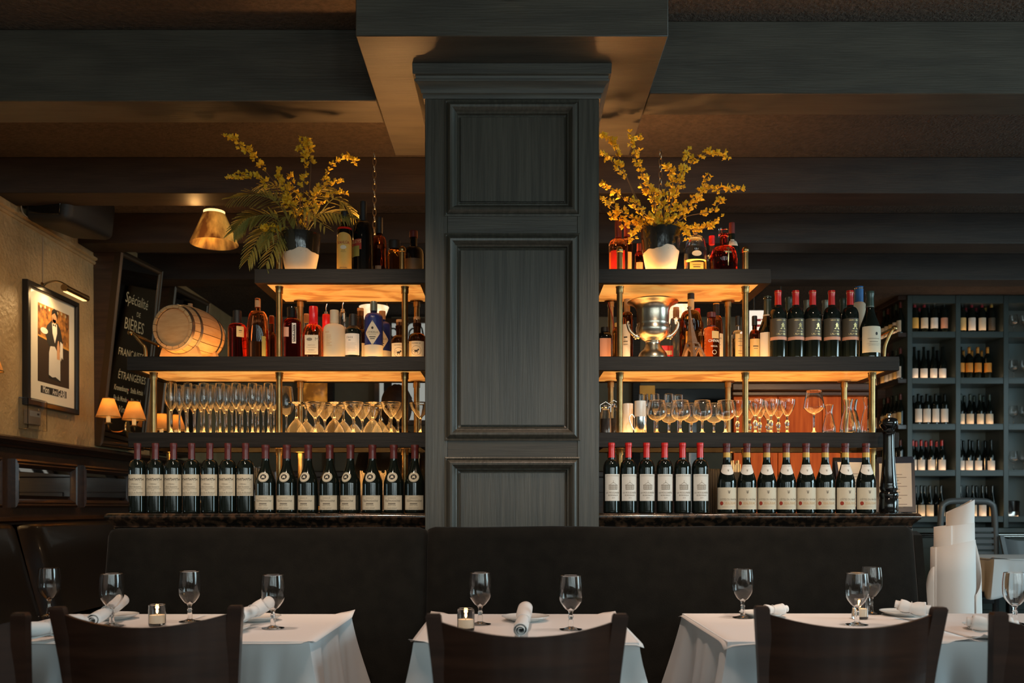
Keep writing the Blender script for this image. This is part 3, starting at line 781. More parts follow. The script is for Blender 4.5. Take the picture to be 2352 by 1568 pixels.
# 1: seven bordeaux bottles, cream chateau labels
xs = [316, 357, 398.5, 440, 482, 523.5, 564]
t, pr, R, h, rf, fn = bottle('wine_bottle', '-', xs[0], 1018, 39, DB, ZT, 'bordeaux', group='claret bottles on the left counter', caps=[(.775, 1, 'burgcap')])
lb = label_sheet(t, 'paper_label', rf, Z(1138.5, DB) - ZT, Z(1089.5, DB) - ZT, 1.35, 'cream')
zc = Z(1114, DB) - ZT
vine = [rect2d(-.034, .034, zc + .0215, zc + .0225)]
for i in range(9):
    xx = -.034 + i * .0085; vine += [disc2d(xx, zc + .0265 + .002 * math.sin(i * 2.1), .0036, .0028, 8), rect2d(xx + .003, xx + .0042, zc + .018, zc + .030)]
vine += [poly2d([(-.028, zc + .014), (-.024, zc + .0135), (-.006, zc + .0195), (-.008, zc + .0205)]), poly2d([(.004, zc + .019), (.006, zc + .0195), (.026, zc + .0135), (.022, zc + .0125)])]
lettering(lb, rf, [(v, 0, 0) for v in vine] + [('Château', .0085, zc + .0045, 0, dict(shear=.35)), ('Grand Saussanne', .0105, zc - .007, 0, dict(shear=.35, sx=.72)), ('APPELLATION CONTRÔLÉE', .0055, zc - .0155, 0, {}), ('2018', .0055, zc - .022), ('Grand Vin de Bordeaux', .0075, zc - .0315, 0, dict(shear=.3)), (rect2d(-.033, .033, -.0004, .0004), 0, zc - .0365), ('MIS EN BOUTEILLE AU CHÂTEAU', .0042, zc - .041)], m='inkgrey')
row(t, xs, DB, ZT, '%s from the left of seven tall wine bottles with cream château labels', [.03, .06, .04, -.02, -.10, -.13, -.06])

# 2: eight burgundy bottles, round neck medallion
xs = [610, 659, 708, 757.5, 805, 855.5, 904.5, 953]
t, pr, R, h, rf, fn = bottle('wine_bottle', '-', xs[0], 1022, 46, DB, ZT, 'burgundy', group='burgundy bottles on the left counter', caps=[(.80, 1, 'burgcap')])
z0, z1 = Z(1170.5, DB) - ZT, Z(1137.5, DB) - ZT; zc = (z0 + z1) / 2
lb = label_sheet(t, 'paper_label', rf, z0, z1, 1.12, 'cream')
bdr = [rect2d(-.047, .047, z0 + .0028, z0 + .0034), rect2d(-.047, .047, z1 - .0034, z1 - .0028), rect2d(-.047, -.0464, z0 + .003, z1 - .003), rect2d(.0464, .047, z0 + .003, z1 - .003)]
lettering(lb, rf, [(v, 0, 0) for v in bdr] + [('DOMAINE DE', .0058, zc + .0195), ('Valmoissine', .0165, zc + .0085, 0, dict(shear=.4, sx=.9)), (rect2d(-.016, .016, -.0027, .0027), 0, zc - .0045), ('PINOT NOIR', .0062, zc - .0125), ('Louis Latour', .0085, zc - .0225, 0, dict(shear=.4))], m='inkgrey')
zm = Z(1096, DB) - ZT; rm = rf(zm)
md = nb(); g = wrapper(rf, .0009); add2d(md, disc2d(0, zm, .0235, .0212, 28), g); mo = obj('neck_medallion', md, 'cream', t, normals=False)
lettering(mo, rf, [(ring2d(0, zm, .0215, .0193, .0008), 0, 0), (disc2d(0, zm + .001, .013, .0115, 20), 0, 0)], off=.0013, m='ink')
lettering(mo, rf, [(poly2d([(-.007, zm - .006), (-.004, zm + .008), (0, zm + .004), (.004, zm + .008), (.007, zm - .006), (.002, zm - .003), (-.002, zm - .003)]), 0, 0)], off=.0018, name='emblem', m='cream')
row(t, xs, DB, ZT, '%s from the left of eight sloping bottles with oval neck medallions', [-.02, -.12, -.28, -.16, -.42, -.14, -.08, -.04])

# 3: six red-capped bordeaux
xs = [1404.5, 1443.5, 1485, 1526.5, 1567.5, 1608]
t, pr, R, h, rf, fn = bottle('wine_bottle', '-', xs[0], 1017, 38, DB, ZT, 'bordeaux', group='red capped claret bottles on the right counter', caps=[(.79, 1, 'redcap'), (.952, .958, 'redcap', .0014, 'screw_ring')])
z0, z1 = Z(1150, DB) - ZT, Z(1089, DB) - ZT; zc = (z0 + z1) / 2
lb = label_sheet(t, 'paper_label', rf, z0, z1, 1.08, 'white')
bl = [(at2d(v, 0, zc - .009), 0, 0) for v in building2d(.040, .034)]
lettering(lb, rf, bl + [('GRAND VIN DE BORDEAUX', .0048, zc + .050), ('LA MOULINIÈRE', .0098, zc - .0225, 0, dict(sx=.92)), ('BORDEAUX', .0082, zc - .0335), ('2019', .0065, zc - .0445)], m='inkgrey')
row(t, xs, DB, ZT, '%s from the left of six bottles with bright red capsules', [.12, .05, .02, -.02, .02, .0])

# 4: eight rhone bottles with collar labels
xs = [1669, 1715.5, 1761, 1806, 1851.5, 1895.5, 1941.5, 1989]
t, pr, R, h, rf, fn = bottle('wine_bottle', '-', xs[0], 1018.5, 43.5, DB, ZT, 'burgundy', group='rhone bottles on the right counter', caps=[(.87, 1, 'burgcap'), (.80, .872, 'goldcap')])
z0, z1 = Z(1169.5, DB) - ZT, Z(1119.5, DB) - ZT; zc = (z0 + z1) / 2
lb = label_sheet(t, 'paper_label', rf, z0, z1, 1.45, 'cream')
cr = [(at2d(v, 0, zc + .026), 0, 0) for v in crest2d(.0095)]
lettering(lb, rf, cr + [('CÔTES DU RHÔNE', .0112, zc - .0045, 0, dict(sx=.82)), (rect2d(-.03, .03, -.0003, .0003), 0, zc - .036)], m='inkgrey')
lettering(lb, rf, [(rect2d(-.022, .040, -.0018, -.0010), 0, zc - .0255), ('VIDAL-FLEURY', .0095, zc - .0205, .008, dict(sx=.9)), (rect2d(-.022, .042, .0012, .0018), 0, zc - .0155)], name='gold_lettering', m='inkgold')
lettering(lb, rf, [(disc2d(-.032, zc - .0205, .0082, .0085, 16), 0, 0)], name='wax_seal', m='inkred')
za, zb_ = Z(1091, DB) - ZT, Z(1067, DB) - ZT
def col(u, v): return u * 1.32, za + .017 * (u * u) * (1 - v) + (zb_ - za) * v - 0 * u
cl = label_sheet(t, 'collar_label', rf, za, zb_, 1.3, 'white', off=.0009, poly=col)
lettering(cl, rf, [(at2d(v, 0, (za + zb_) / 2 - .004), 0, 0) for v in crest2d(.006)] + [('VIDAL-FLEURY', .0055, zb_ - .006, 0, {})], off=.0014, m='inkgrey')
row(t, xs, DB, ZT, '%s from the left of eight sloping bottles with white collar labels', [.03, -.18, -.1, -.05, -.12, -.1, .12, .02])

# 5: five bordeaux on the middle right shelf
DS = 4.15
xs = [1787, 1827.5, 1866.5, 1910, 1952.5]
t, pr, R, h, rf, fn = bottle('wine_bottle', '-', xs[0], 668, 38.5, DS, Z2, 'bordeaux', group='red capped bottles on the middle right shelf', caps=[(.79, 1, 'redcap'), (.967, .972, 'goldfoil', .0012, 'foil_ring')])
z0, z1 = Z(776, DS) - Z2, Z(734, DS) - Z2; zc = (z0 + z1) / 2
lb = label_sheet(t, 'paper_label', rf, z0, z1, 1.45, 'olivelabel')
label_sheet(t, 'label_band', rf, z0 - .0145, z0, 1.45, 'pinkband')
hs = [poly2d([(-.012, 0), (-.012, .004), (-.007, .004), (-.005, .018), (-.009, .018), (0, .030), (.009, .018), (.005, .018), (.007, .004), (.012, .004), (.012, 0), (.004, 0), (.0035, .010), (-.0035, .010), (-.004, 0)])]
lettering(lb, rf, [(at2d(v, .008, zc - .008), 0, 0) for v in hs] + [('GRAND VIN', .0075, zc + .032), ('Château', .008, zc - .017, .004, dict(shear=.4)), ('LALANDE', .0105, zc - .030, .002, dict(space=1.1))], m='goldfoil')
row(t, xs, DS, Z2, '%s of five red capped bottles with dark labels on the middle shelf', [.1, .05, .15, .1, .05])

# 6: other bottles of the middle right shelf
def simple(name, label, px, top, w, d, zs, kind, m, labels=(), **k):
    t, pr, R, h, rf, fn = bottle(name, label, px, top, w, d, zs, kind, m, **k)
    for L_ in labels:
        f0, f1, ang, lm = L_[:4]; txt = L_[4] if len(L_) > 4 else (); im = L_[5] if len(L_) > 5 else 'ink'; a0 = L_[6] if len(L_) > 6 else 0
        s = label_sheet(t, 'paper_label', rf, f0 * h, f1 * h, ang, lm, fn=fn, a0=a0)
        if txt:
            mid = (f0 + f1) / 2 * h; rr = rf(mid)
            lettering(s, rf, [(q[0], q[1], mid + q[2], (q[3] if len(q) > 3 else 0) + a0 * rr, q[4] if len(q) > 4 else {}) for q in txt], fn=fn, m=im)
    return t, pr, R, h, rf, fn


for i, (px, top, cp) in enumerate([(1811.5, 683, 'greencap'), (1854, 690, 'greycap'), (1896, 690, 'greycap'), (1937, 686, 'greencap')]):
    simple('wine_bottle', '%s dark bottle from the left behind the five red capped bottles' % ORD[i], px, top, 37, 4.30, Z2, 'bordeaux', 'glassgreen', caps=[(.79, 1, cp)], group='bottles behind the red capped row')
simple('wine_bottle', 'sloping dark bottle with green capsule and white label left of the red capped row', 1763, 681, 44, 4.235, Z2, 'burgundy', 'glassgreen', [(.06, .44, 1.1, 'white', [(rect2d(-.004, .024, -.018, -.015), 0, 0), (rect2d(-.001, .021, -.034, -.0325), 0, 0)], 'inkgrey')], caps=[(.72, 1, 'greencap'), (.70, .722, 'cream', .0012, 'neck_band')])
t, pr, R, h, rf, fn = simple('wine_bottle', 'large sloping dark bottle with cream label at the right end of the middle shelf', 1998, 670, 46, 4.14, Z2, 'burgundy', 'glassgreen', [(.085, .47, 1.15, 'cream', [(disc2d(.013, .025, .0055, .0075, 16), 0, 0), (rect2d(-.026, .028, 0, .0014), 0, .002), (rect2d(-.018, .020, 0, .0018), 0, -.012), (rect2d(-.03, .03, -.0003, .0003), 0, -.02), (rect2d(-.022, .024, 0, .0009), 0, -.027)], 'ink')], caps=[(.78, 1, 'greencap'), (.765, .785, 'greycap', .0012, 'neck_band')])
simple('vodka_bottle', 'frosted clear bottle with bright blue neck foil behind the red capped row', 1973, 659, 37, 4.26, Z2, (.66, .80, .50, 1.2), 'glassfrost', [], caps=[(.80, 1, 'bluecap'), (.97, .985, 'steel', .0015, 'cap_ring')])
simple('liqueur_bottle', 'slim black capped bottle with gold label right of the brass pole', 1733, 726, 24, 4.23, Z2, (.55, .70, .42, 1), 'darkspirit', [(.05, .50, 1.2, 'goldlabel', [(rect2d(-.012, .012, .012, .016), 0, 0), (rect2d(-.009, .009, .002, .004), 0, 0)], 'ink')], caps=[(.80, 1, 'blackmatte', .002, 'screw_cap')])
t, pr, R, h, rf, fn = bottle('spirit_bottle', 'clear bottle of pale gold spirit with cream label left of the brass pole', 1695, 731, 29, 4.2, Z2, (.60, .72, .34, .8), hollow=('glass', .52, 'yellowspirit'), caps=[(.83, 1.05, 'blackmatte', 1.15, 'stopper')])
s = label_sheet(t, 'paper_label', rf, .06 * h, .62 * h, .9, 'goldlabel', a0=.25); lettering(s, rf, [(rect2d(-.006, .018, f_ * h, f_ * h + .0022), 0, 0) for f_ in (.50, .44, .34, .22, .16)], m='inkgrey')
t = simple('whisky_bottle', 'tall clear whisky bottle with black capsule and white label beside the back pole', 1645, 697, 31, 4.31, Z2, (.52, .80, .44, .75), 'rosespirit', [(.10, .50, 1.1, 'cream', [('CLAN', .0125, .035, .004), (rect2d(-.013, .013, .021, .0225), 0, 0), (rect2d(-.014, .014, .004, .006), 0, 0), (rect2d(-.012, .012, -.013, -.0115), 0, 0)], 'ink')], caps=[(.80, .985, 'blackmatte'), (.985, 1, 'goldcap', .001, 'cap_top')])[0]
t, pr, R, h, rf, fn = simple('whisky_bottle', 'short round shouldered whisky bottle with red cap and white lettering', 1634, 718, 37, 4.20, Z2, (.58, .70, .50, .8), 'rosespirit', [], caps=[(.90, 1, 'burgcap', .0015, 'screw_cap'), (.70, .73, 'burgcap', .0012, 'neck_ring')])
lettering(t, rf, [('CHIVAS', .0165, .40 * h, .006, dict(bold=.0004)), ('REGAL', .011, .29 * h, .006), (ring2d(.006, .17 * h, .010, .010, .0018), 0, 0)], m='white')
label_sheet(t, 'paper_label', rf, .45 * h, .60 * h, .5, 'goldlabel', a0=.35)
simple('cognac_bottle', 'round amber cognac bottle behind the carved tower', 1587, 683, 53, 4.24, Z2, (.50, .80, .26, .62), 'amber', flat=.6, caps=[(.80, .97, 'goldlabel', .0008, 'neck_label'), (.97, 1.06, 'blackmatte', 1.15, 'stopper')])
simple('spirit_bottle', 'red capped amber bottle just behind the round cognac bottle', 1602, 709, 28, 4.35, Z2, (.70, .80, .42, .8), 'darkspirit', caps=[(.86, 1, 'redcap', .001)])
t, pr, R, h, rf, fn = bottle('gin_bottle', 'tall tapering clear bottle with cork right of the silver bucket', 1553, 712, 30, 4.30, Z2, (.20, .86, .48, .35), hollow=('glass', .3, None), caps=[(.88, 1.05, 'cork', .95, 'cork')])
bm = bx(-.028, .028, -.02, .02, 0, .10, .002); t = thing('gift_box', 'small red box with cream label behind the silver bucket', 'box', (X(1531, 4.36), 4.36, Z2)); obj('carton', bm, 'redcap', t); obj('paper_label', bx(-.02, .02, -.0212, -.0202, .055, .075), 'cream', t)
t, pr, R, h, rf, fn = simple('spirit_bottle', 'dark red bottle with beige cork left of the silver bucket', 1440, 687, 28, 4.27, Z2, (.70, .80, .46, .8), 'darkspirit', [(.06, .60, .75, 'white', [(rect2d(-.008, .008, .018, .024), 0, 0), (rect2d(-.010, .010, .0, .003), 0, 0), (rect2d(-.010, .010, -.014, -.012), 0, 0)], 'ink', -.35)], caps=[(.80, 1.0, 'cork', 1.1, 'cork')])
simple('spirit_bottle', 'slim clear amber bottle squeezed beside the brass pole', 1414.5, 742, 15, 4.25, Z2, (.72, .86, .5, .8), 'amber', caps=[(.9, 1, 'goldcap')])
simple('spirit_bottle', 'squat black bottle with bronze label next to the column', 1389, 752, 32, 4.28, Z2, (.72, .86, .5, .8), 'glassblack', [(.08, .68, .7, 'pinkband')], sq=5, caps=[(.88, 1, 'blackmatte', .002, 'screw_cap')])

# champagne bucket
d = 4.17; k_ = d / F; hb = Z(689, d) - Z2
t = thing('champagne_bucket', 'footed silver champagne bucket with scrolled handles', 'bucket', (X(1499.5, d), d, Z2))
def zz_(py): return Z(py, d) - Z2
pr = [(0, .002), (33 * k_, 0), (34 * k_, .006), (33.5 * k_, .018), (31 * k_, zz_(811)), (24 * k_, zz_(803)), (19 * k_, zz_(795)), (16.5 * k_, zz_(789)), (18 * k_, zz_(786)), (17 * k_, zz_(784)), (24 * k_, zz_(780)), (34 * k_, zz_(772)), (38.5 * k_, zz_(761)), (39 * k_, zz_(753)), (36 * k_, zz_(747)), (37 * k_, zz_(744.5)), (36.5 * k_, zz_(741)), (37 * k_, zz_(715)), (40 * k_, zz_(706)), (47 * k_, zz_(699)), (56 * k_, zz_(696)), (58.5 * k_, zz_(694)), (57 * k_, zz_(691.5)), (48 * k_, zz_(694)), (38 * k_, zz_(703)), (34.5 * k_, zz_(720)), (34 * k_, zz_(745)), (30 * k_, zz_(768)), (0, zz_(776))]
obj('bowl', lat(pr, 48), 'silver', t, angle=50)
for s in (-1, 1):
    bm = nb(); pts = spl([(s * 31 * k_, 0, zz_(774)), (s * 41 * k_, 0, zz_(771)), (s * 52 * k_, 0, zz_(760)), (s * 57 * k_, 0, zz_(748)), (s * 58 * k_, 0, zz_(741)), (s * 55 * k_, 0, zz_(739))], 6)
    tube(bm, pts, [.010 - .005 * i / len(pts) for i in range(len(pts))], 10); hd = obj('handle', bm, 'silver', t)
    for j in range(5):
        bm = nb(); bmesh.ops.create_icosphere(bm, subdivisions=2, radius=.0065, matrix=Matrix.Translation((s * (37 + 3 * (j % 3)) * k_, -.005 + .005 * (j % 2), zz_(769 + 4 * (j // 2))))); obj('grape_bead', bm, 'silver', hd)
# carved tower
d = 4.135
t = thing('tower_figurine', 'carved brown wooden lattice tower figurine with four arched legs', 'figurine', (X(1594, d), d, Z2), .55)
hh = Z(705, d) - Z2
bm = nb(); secs = [(hh * f, .004 + .029 * (1 - f) ** 2.1) for f in (.30, .36, .42, .5, .6, .7, .8, .9, 1.0)]
lean = Vector((-.030, 0, 0))
rings = [[bm.verts.new((lean.x * z / hh + a * w_, b_ * w_, z)) for a, b_ in ((-1, -1), (1, -1), (1, 1), (-1, 1))] for z, w_ in secs]
for A, B in zip(rings, rings[1:]):
    for i in range(4): bm.faces.new((A[i], A[(i + 1) % 4], B[(i + 1) % 4], B[i]))
bm.faces.new(rings[0][::-1]); bm.faces.new(rings[-1]); obj('spire', bm, 'towerwood', t, angle=20)
for z, w_, hgt in ((hh * .285, .021, .008), (hh * .20, .028, .007), (hh * .955, .0075, .008)):
    dx = lean.x * z / hh; obj('platform', bx(dx - w_, dx + w_, -w_, w_, z, z + hgt, .0012), 'towerwood', t)
for a, b_ in ((-1, -1), (1, -1), (1, 1), (-1, 1)):
    bm = nb(); rings = []
    for j in range(9):
        f = j / 8; z = hh * .29 * f; c = .034 - .017 * f ** .8; w_ = .0095 - .003 * f
        rings.append([bm.verts.new((lean.x * z / hh + a * c + p * w_, b_ * c + q * w_, z)) for p, q in ((-1, -1), (1, -1), (1, 1), (-1, 1))])
    for A, B in zip(rings, rings[1:]):
        for i in range(4): bm.faces.new((A[i], A[(i + 1) % 4], B[(i + 1) % 4], B[i]))
    bm.faces.new(rings[0][::-1]); bm.faces.new(rings[-1]); obj('leg', bm, 'towerwood', t)
for a in range(4):
    bm = nb(); tube(bm, [(-.026 + .052 * i / 10, -.033, .018 + .030 * math.sin(PI * i / 10)) for i in range(11)], .004, 6); obj('arch', bm, 'towerwood', t, rot=(0, 0, a * PI / 2))

# ================================================================== LEFT MIDDLE SHELF
# barrel of sixteen staves on a cradle
d = 4.29; Rb, Lb = .100, .29
t = thing('oak_barrel', 'small pale oak barrel with grey hoops lying on a wooden cradle', 'barrel', (X(437, d), d, Z2), -.22)
zc = Z(753, 4.17) - Z2
def brad(y): return Rb * (1.0 + .20 * (1 - (2 * y / Lb) ** 2))
ns = 18
for i in range(ns):
    bm = nb(); a0, a1 = 2 * PI * i / ns + .012, 2 * PI * (i + 1) / ns - .012; rr = []
    for j in range(11):
        y = -Lb / 2 + Lb * j / 10; r = brad(y)
        rr.append([bm.verts.new((q * math.sin(a), y, zc + q * math.cos(a))) for q, a in ((r, a0), (r * 1.004, (a0 + a1) / 2), (r, a1), (r - .012, a1), (r - .012, a0))])
    for A, B in zip(rr, rr[1:]):
        for k in range(5): bm.faces.new((A[k], A[(k + 1) % 5], B[(k + 1) % 5], B[k]))
    bm.faces.new(rr[0][::-1]); bm.faces.new(rr[-1]); obj('stave', bm, 'oak', t)
mY = Matrix.Translation((0, 0, zc)) @ Matrix.Rotation(-PI / 2, 4, 'X')
for s in (-1, 1):
    for j in range(5):
        w0 = -Rb + .013 + (2 * Rb - .026) * j / 5; w1 = -Rb + .013 + (2 * Rb - .026) * (j + 1) / 5
        bm = nb(); R2 = Rb - .0125; n = 8; up = [(w0 + (w1 - w0) * q / n, math.sqrt(max(R2 ** 2 - (w0 + (w1 - w0) * q / n) ** 2, 0))) for q in range(n + 1)]
        prism(bm, up + [(a, -b_) for a, b_ in up[::-1]], lambda u, v, w: (u + (.0004 if w else 0), s * (Lb / 2 - .014 - w), zc + v), .01); obj('head_board', bm, 'oak', t)
for y, wd in ((-.137, .016), (-.085, .014), (.085, .014), (.137, .016)):
    p_ = []
    for q, e in ((-wd / 2, 0), (-wd / 2, .0022), (wd / 2, .0022), (wd / 2, 0)): p_.append((brad(y + q) + e, y + q))
    obj('hoop', lat(p_ , 40, mtx=mY), 'hoop', t)
for y in (-.08, .08):
    bm = nb(); pl = [(-.092, 0), (.092, 0), (.10, .03), (.092, .055)] + [((brad(y) + .001) * math.sin(a), zc - (brad(y) + .001) * math.cos(a)) for a in [.82 - .164 * q for q in range(11)]] + [(-.092, .055), (-.10, .03)]
    prism(bm, pl, lambda u, v, w: (u, y - .012 + w, v), .024); obj('cradle_board', bm, 'oak', t)
for x in (-.06, .06): obj('cradle_rail', bx(x - .012, x + .012, -.068, .068, .0, .02, .002), 'oak', t)
bm = nb(); lathe(bm, [(0, zc + Rb * 1.19), (.012, zc + Rb * 1.19), (.011, zc + Rb * 1.19 + .018), (0, zc + Rb * 1.19 + .019)], 16); obj('bung', bm, 'cork', t)

ys = 4.17
t, pr, R, h, rf, fn = simple('liqueur_bottle', 'ruby red bottle with black cap and small gold label beside the barrel', 545, 714, 42, ys, Z2, (.62, .74, .42, .8), 'redspirit', [(.45, .74 * .9, .42, 'goldlabel', [(rect2d(-.007, .007, .003, .006), 0, 0), (rect2d(-.007, .007, -.004, -.003), 0, 0)], 'ink', .62)], caps=[(.74, 1, 'blackmatte', .002, 'screw_cap')])
t, pr, R, h, rf, fn = simple('cognac_bottle', 'teardrop bottle of copper spirit with green side label', 592, 686, 52, 4.17, Z2, (.30, .80, .24, .55), 'rosespirit', flat=.6, caps=[(.86, .97, 'cork', .0005, 'cork_seal'), (.97, 1.0, 'glass', .0008, 'lip')])
label_sheet(t, 'paper_label', rf, .06 * h, .38 * h, .2, 'greenlabel', fn=fn, a0=.72)
t, pr, R, h, rf, fn = bottle('spirit_bottle', 'small corked brown bottle behind the copper teardrop bottle', 624, 727, 20, 4.33, Z2, (.55, .68, .6, 1), 'darkspirit', caps=[(.86, 1.02, 'cork', .85, 'cork')])
t, pr, R, h, rf, fn = bottle('bourbon_bottle', 'square shouldered red brown bottle with vertical white label strip', 671, 706, 39, 4.17, Z2, (.70, .78, .52, .35), 'redspirit', sq=6, rot=.25, caps=[(.80, 1.0, 'black', .003, 'wax_cap')])
s = label_sheet(t, 'paper_label', rf, .30 * h, .68 * h, .22, 'white', fn=fn, a0=.18)
v_, f_ = text2d('KNOB CREEK', .0135, 0, .95, 1, .0003)
lettering(s, rf, [((([(-y + .0065, x) for x, y in v_]), f_), 0, .49 * h)], fn=fn)
lettering(s, rf, [(rect2d(-.001 + .0105, .0125, .33 * h, .65 * h), 0, 0)], fn=fn, name='label_stripe')
label_sheet(t, 'side_label', rf, .42 * h, .60 * h, .28, 'pinkband', fn=fn, a0=-.65)
t, pr, R, h, rf, fn = bottle('gin_bottle', 'clear round bottle with glass stopper behind the waxed bottles', 704, 724, 26, 4.33, Z2, (.50, .66, .5, .8), hollow=('glass', .4, None), caps=[(.86, 1.03, 'cork', .9, 'cork')])
def wax(t, h, n, z0, z1, drips, m='wax'):
    pf = [(n * 1.02, z0 * h), (n + .003, z0 * h + .004), (n + .0035, z1 * h * .97), (n + .002, z1 * h), (0, z1 * h + .001)]
    obj('wax_seal', lat(pf, 20), m, t)
    for i in range(drips):
        a = 2 * PI * i / drips + .3 * math.sin(i * 5); l = .018 + .022 * abs(math.sin(i * 2.7))
        bm = nb(); tube(bm, [((n + .002 + .006 * (q / 5) ** 2) * math.sin(a), -(n + .002 + .006 * (q / 5) ** 2) * math.cos(a), z0 * h + .006 - l * q / 5) for q in range(6)], [.0035, .0035, .003, .003, .0032, .0015], 8); obj('wax_drip', bm, m, t)
t, pr, R, h, rf, fn = bottle('bourbon_bottle', 'square amber bottle with dripping red wax seal and cream label', 720, 704, 44, 4.16, Z2, (.50, .66, .38, .7), 'rosespirit', sq=4.5)
wax(t, h, R * .38, .68, 1.0, 9)
s = label_sheet(t, 'paper_label', rf, .08 * h, .44 * h, .62, 'cream', fn=fn)
lettering(s, rf, [(disc2d(-.008, .36 * h, .012, .007, 14), 0, 0), ('M', .02, .36 * h, .022), ('KENTUCKY', .006, .25 * h), ('STRAIGHT BOURBON', .0042, .21 * h), ('WHISKY', .007, .16 * h), (rect2d(-.02, .02, .118 * h, .122 * h), 0, 0)], fn=fn, m='inkgrey')
t, pr, R, h, rf, fn = bottle('bourbon_bottle', 'second red waxed bottle with metal pourer, mostly hidden behind the frosted bottle', 749, 722, 34, 4.31, Z2, (.50, .66, .42, .7), 'rosespirit', sq=4.5)
wax(t, h, R * .42, .68, 1.0, 7)
bm = nb(); tube(bm, [(0, 0, h), (0, 0, h + .012)], .009, 12); tube(bm, [(0, 0, h + .012), (0, 0, h + .032), (.004, 0, h + .05)], .003, 8); obj('pourer', bm, 'steel', t)
t, pr, R, h, rf, fn = bottle('gin_bottle', 'frosted pale bottle with glass coloured stopper and gold print', 768, 713, 50, 4.15, Z2, (.60, .72, .36, .8), 'glassfrost', caps=[(.74, 1.0, 'glassfrost', .002, 'stopper_cap')])
lettering(t, rf, [('TASS', .0095, .53 * h, -.026, dict(space=1.2))] + [(rect2d(-.028, -.006 + .006 * math.sin(i * 3), (.47 - .03 * i) * h, (.474 - .03 * i) * h), 0, 0) for i in range(8)], m='inkgold')
t, pr, R, h, rf, fn = simple('gin_bottle', 'dark green bottle with black capsule and plain white label', 811, 722, 39, 4.17, Z2, (.60, .72, .42, .8), 'glassgreen', [(.10, .56, .95, 'white', [('TASS', .0115, .030, -.010, dict(space=1.3)), ('GIN', .0065, .018, -.010)] + [(rect2d(-.022, .018 + .004 * math.sin(i * 2), .004 - .0065 * i, .0045 - .0065 * i), 0, 0) for i in range(6)], 'ink')], caps=[(.70, 1, 'blackmatte', .0014)])
t, pr, R, h, rf, fn = bottle('gin_bottle', 'clear ribbed bottle with steel pourer behind the frosted bottle', 787, 716, 24, 4.33, Z2, (.60, .72, .6, .8), hollow=('glass', .5, 'yellowspirit'))
bm = nb(); tube(bm, [(0, 0, h - .004), (0, 0, h + .012)], .010, 12); tube(bm, [(0, 0, h + .012), (0, 0, h + .032), (.004, 0, h + .045)], .003, 8); obj('pourer', bm, 'steel', t)
t, pr, R, h, rf, fn = simple('spirit_bottle', 'clear bottle with fat cork and dark label behind the white labelled bottle', 828, 713, 27, 4.33, Z2, (.52, .66, .56, .8), 'brownglass', [(.12, .40, 1, 'white', [(rect2d(-.010, .004, .003, .010), 0, 0)], 'ink')], caps=[(.90, 1.04, 'cork', 1.0, 'cork'), (.70, .88, 'glass', .001, 'clear_neck')])
def diamond(u, v): 
    return u * .98, 0
for i, (px, top, w_, d, lb) in enumerate([(858.5, 693, 42, 4.15, 'ribbed blue bottle with diamond shaped cream label and grey cap'), (878, 715, 40, 4.28, 'second blue bottle with wooden cap, half hidden by the first one')]):
    t, pr, R, h, rf, fn = bottle('gin_bottle', lb, px, top, w_, d, Z2, (.70, .80, .34, .7), 'glassblue', caps=[(.84, 1, 'greycap' if i == 0 else 'cork', .002, 'screw_cap')] + ([(.79, .84, 'glass', .001, 'clear_neck')] if i == 0 else []))
    sd = label_sheet(t, 'band_label', rf, .04 * h, .24 * h, 1.5, 'cream')
    bm = nb(); g = wrapper(rf, .0011); zc = .44 * h; hw, hh = .036, .056; k = 8; V = {}
    for a in range(-k, k + 1):
        for b_ in range(-k, k + 1):
            if abs(a) + abs(b_) <= k: V[a, b_] = bm.verts.new(g(hw * a / k, zc + hh * b_ / k))
    for a in range(-k, k):
        for b_ in range(-k, k):
            q = [V.get((a, b_)), V.get((a + 1, b_)), V.get((a + 1, b_ + 1)), V.get((a, b_ + 1))]; q = [x for x in q if x is not None]
            if len(q) >= 3: bm.faces.new(q)
    ds = obj('diamond_label', bm, 'cream', t, normals=False)
    def edge(a, b_): 
        return poly2d([a, b_, (b_[0] * .93, zc + (b_[1] - zc) * .93), (a[0] * .93, zc + (a[1] - zc) * .93)])
    c4 = [(hw * .95, zc), (0, zc + hh * .95), (-hw * .95, zc), (0, zc - hh * .95)]
    lettering(ds, rf, [(edge(c4[j], c4[(j + 1) % 4]), 0, 0) for j in range(4)] + [('CITADELLE', .0115, zc + .003, 0, dict(sx=.92)), ('GIN DE FRANCE', .0045, zc - .007), (disc2d(0, zc + .022, .005, .006, 12), 0, 0), (rect2d(-.014, .014, zc - .020, zc - .0165), 0, 0), (rect2d(-.010, .010, zc - .028, zc - .025), 0, 0)], off=.0016, m='ink')
for i, (px, top, d, lb) in enumerate([(918, 739, 4.24, 'brown corked apothecary bottle behind the front brass pole'), (958, 733, 4.20, 'brown corked apothecary bottle nearest the column on the middle left shelf')]):
    t, pr, R, h, rf, fn = simple('gin_bottle', lb, px, top, 41, d, Z2, (.48, .66, .40, .7), 'brownglass', [(.06, .455, .95, 'cream', [], 'ink')], caps=[(.90, 1.05, 'cork', 1.0, 'cork'), (.83, .90, 'brownglass', .003, 'lip_ring')])
    lettering(t, rf, [(ring2d(0, .23 * h, .022, .022, .001), 0, 0), ('MONKEY 47', .0075, .40 * h, 0), (disc2d(.0, .22 * h, .008, .005, 12), 0, 0), (disc2d(.009, .25 * h, .004, .004, 10), 0, 0), (rect2d(-.006, -.004, .16 * h, .21 * h), 0, 0), (rect2d(.004, .006, .16 * h, .21 * h), 0, 0), (ring2d(-.012, .235 * h, .005, .006, .001), 0, 0)], off=.0013, m='ink')

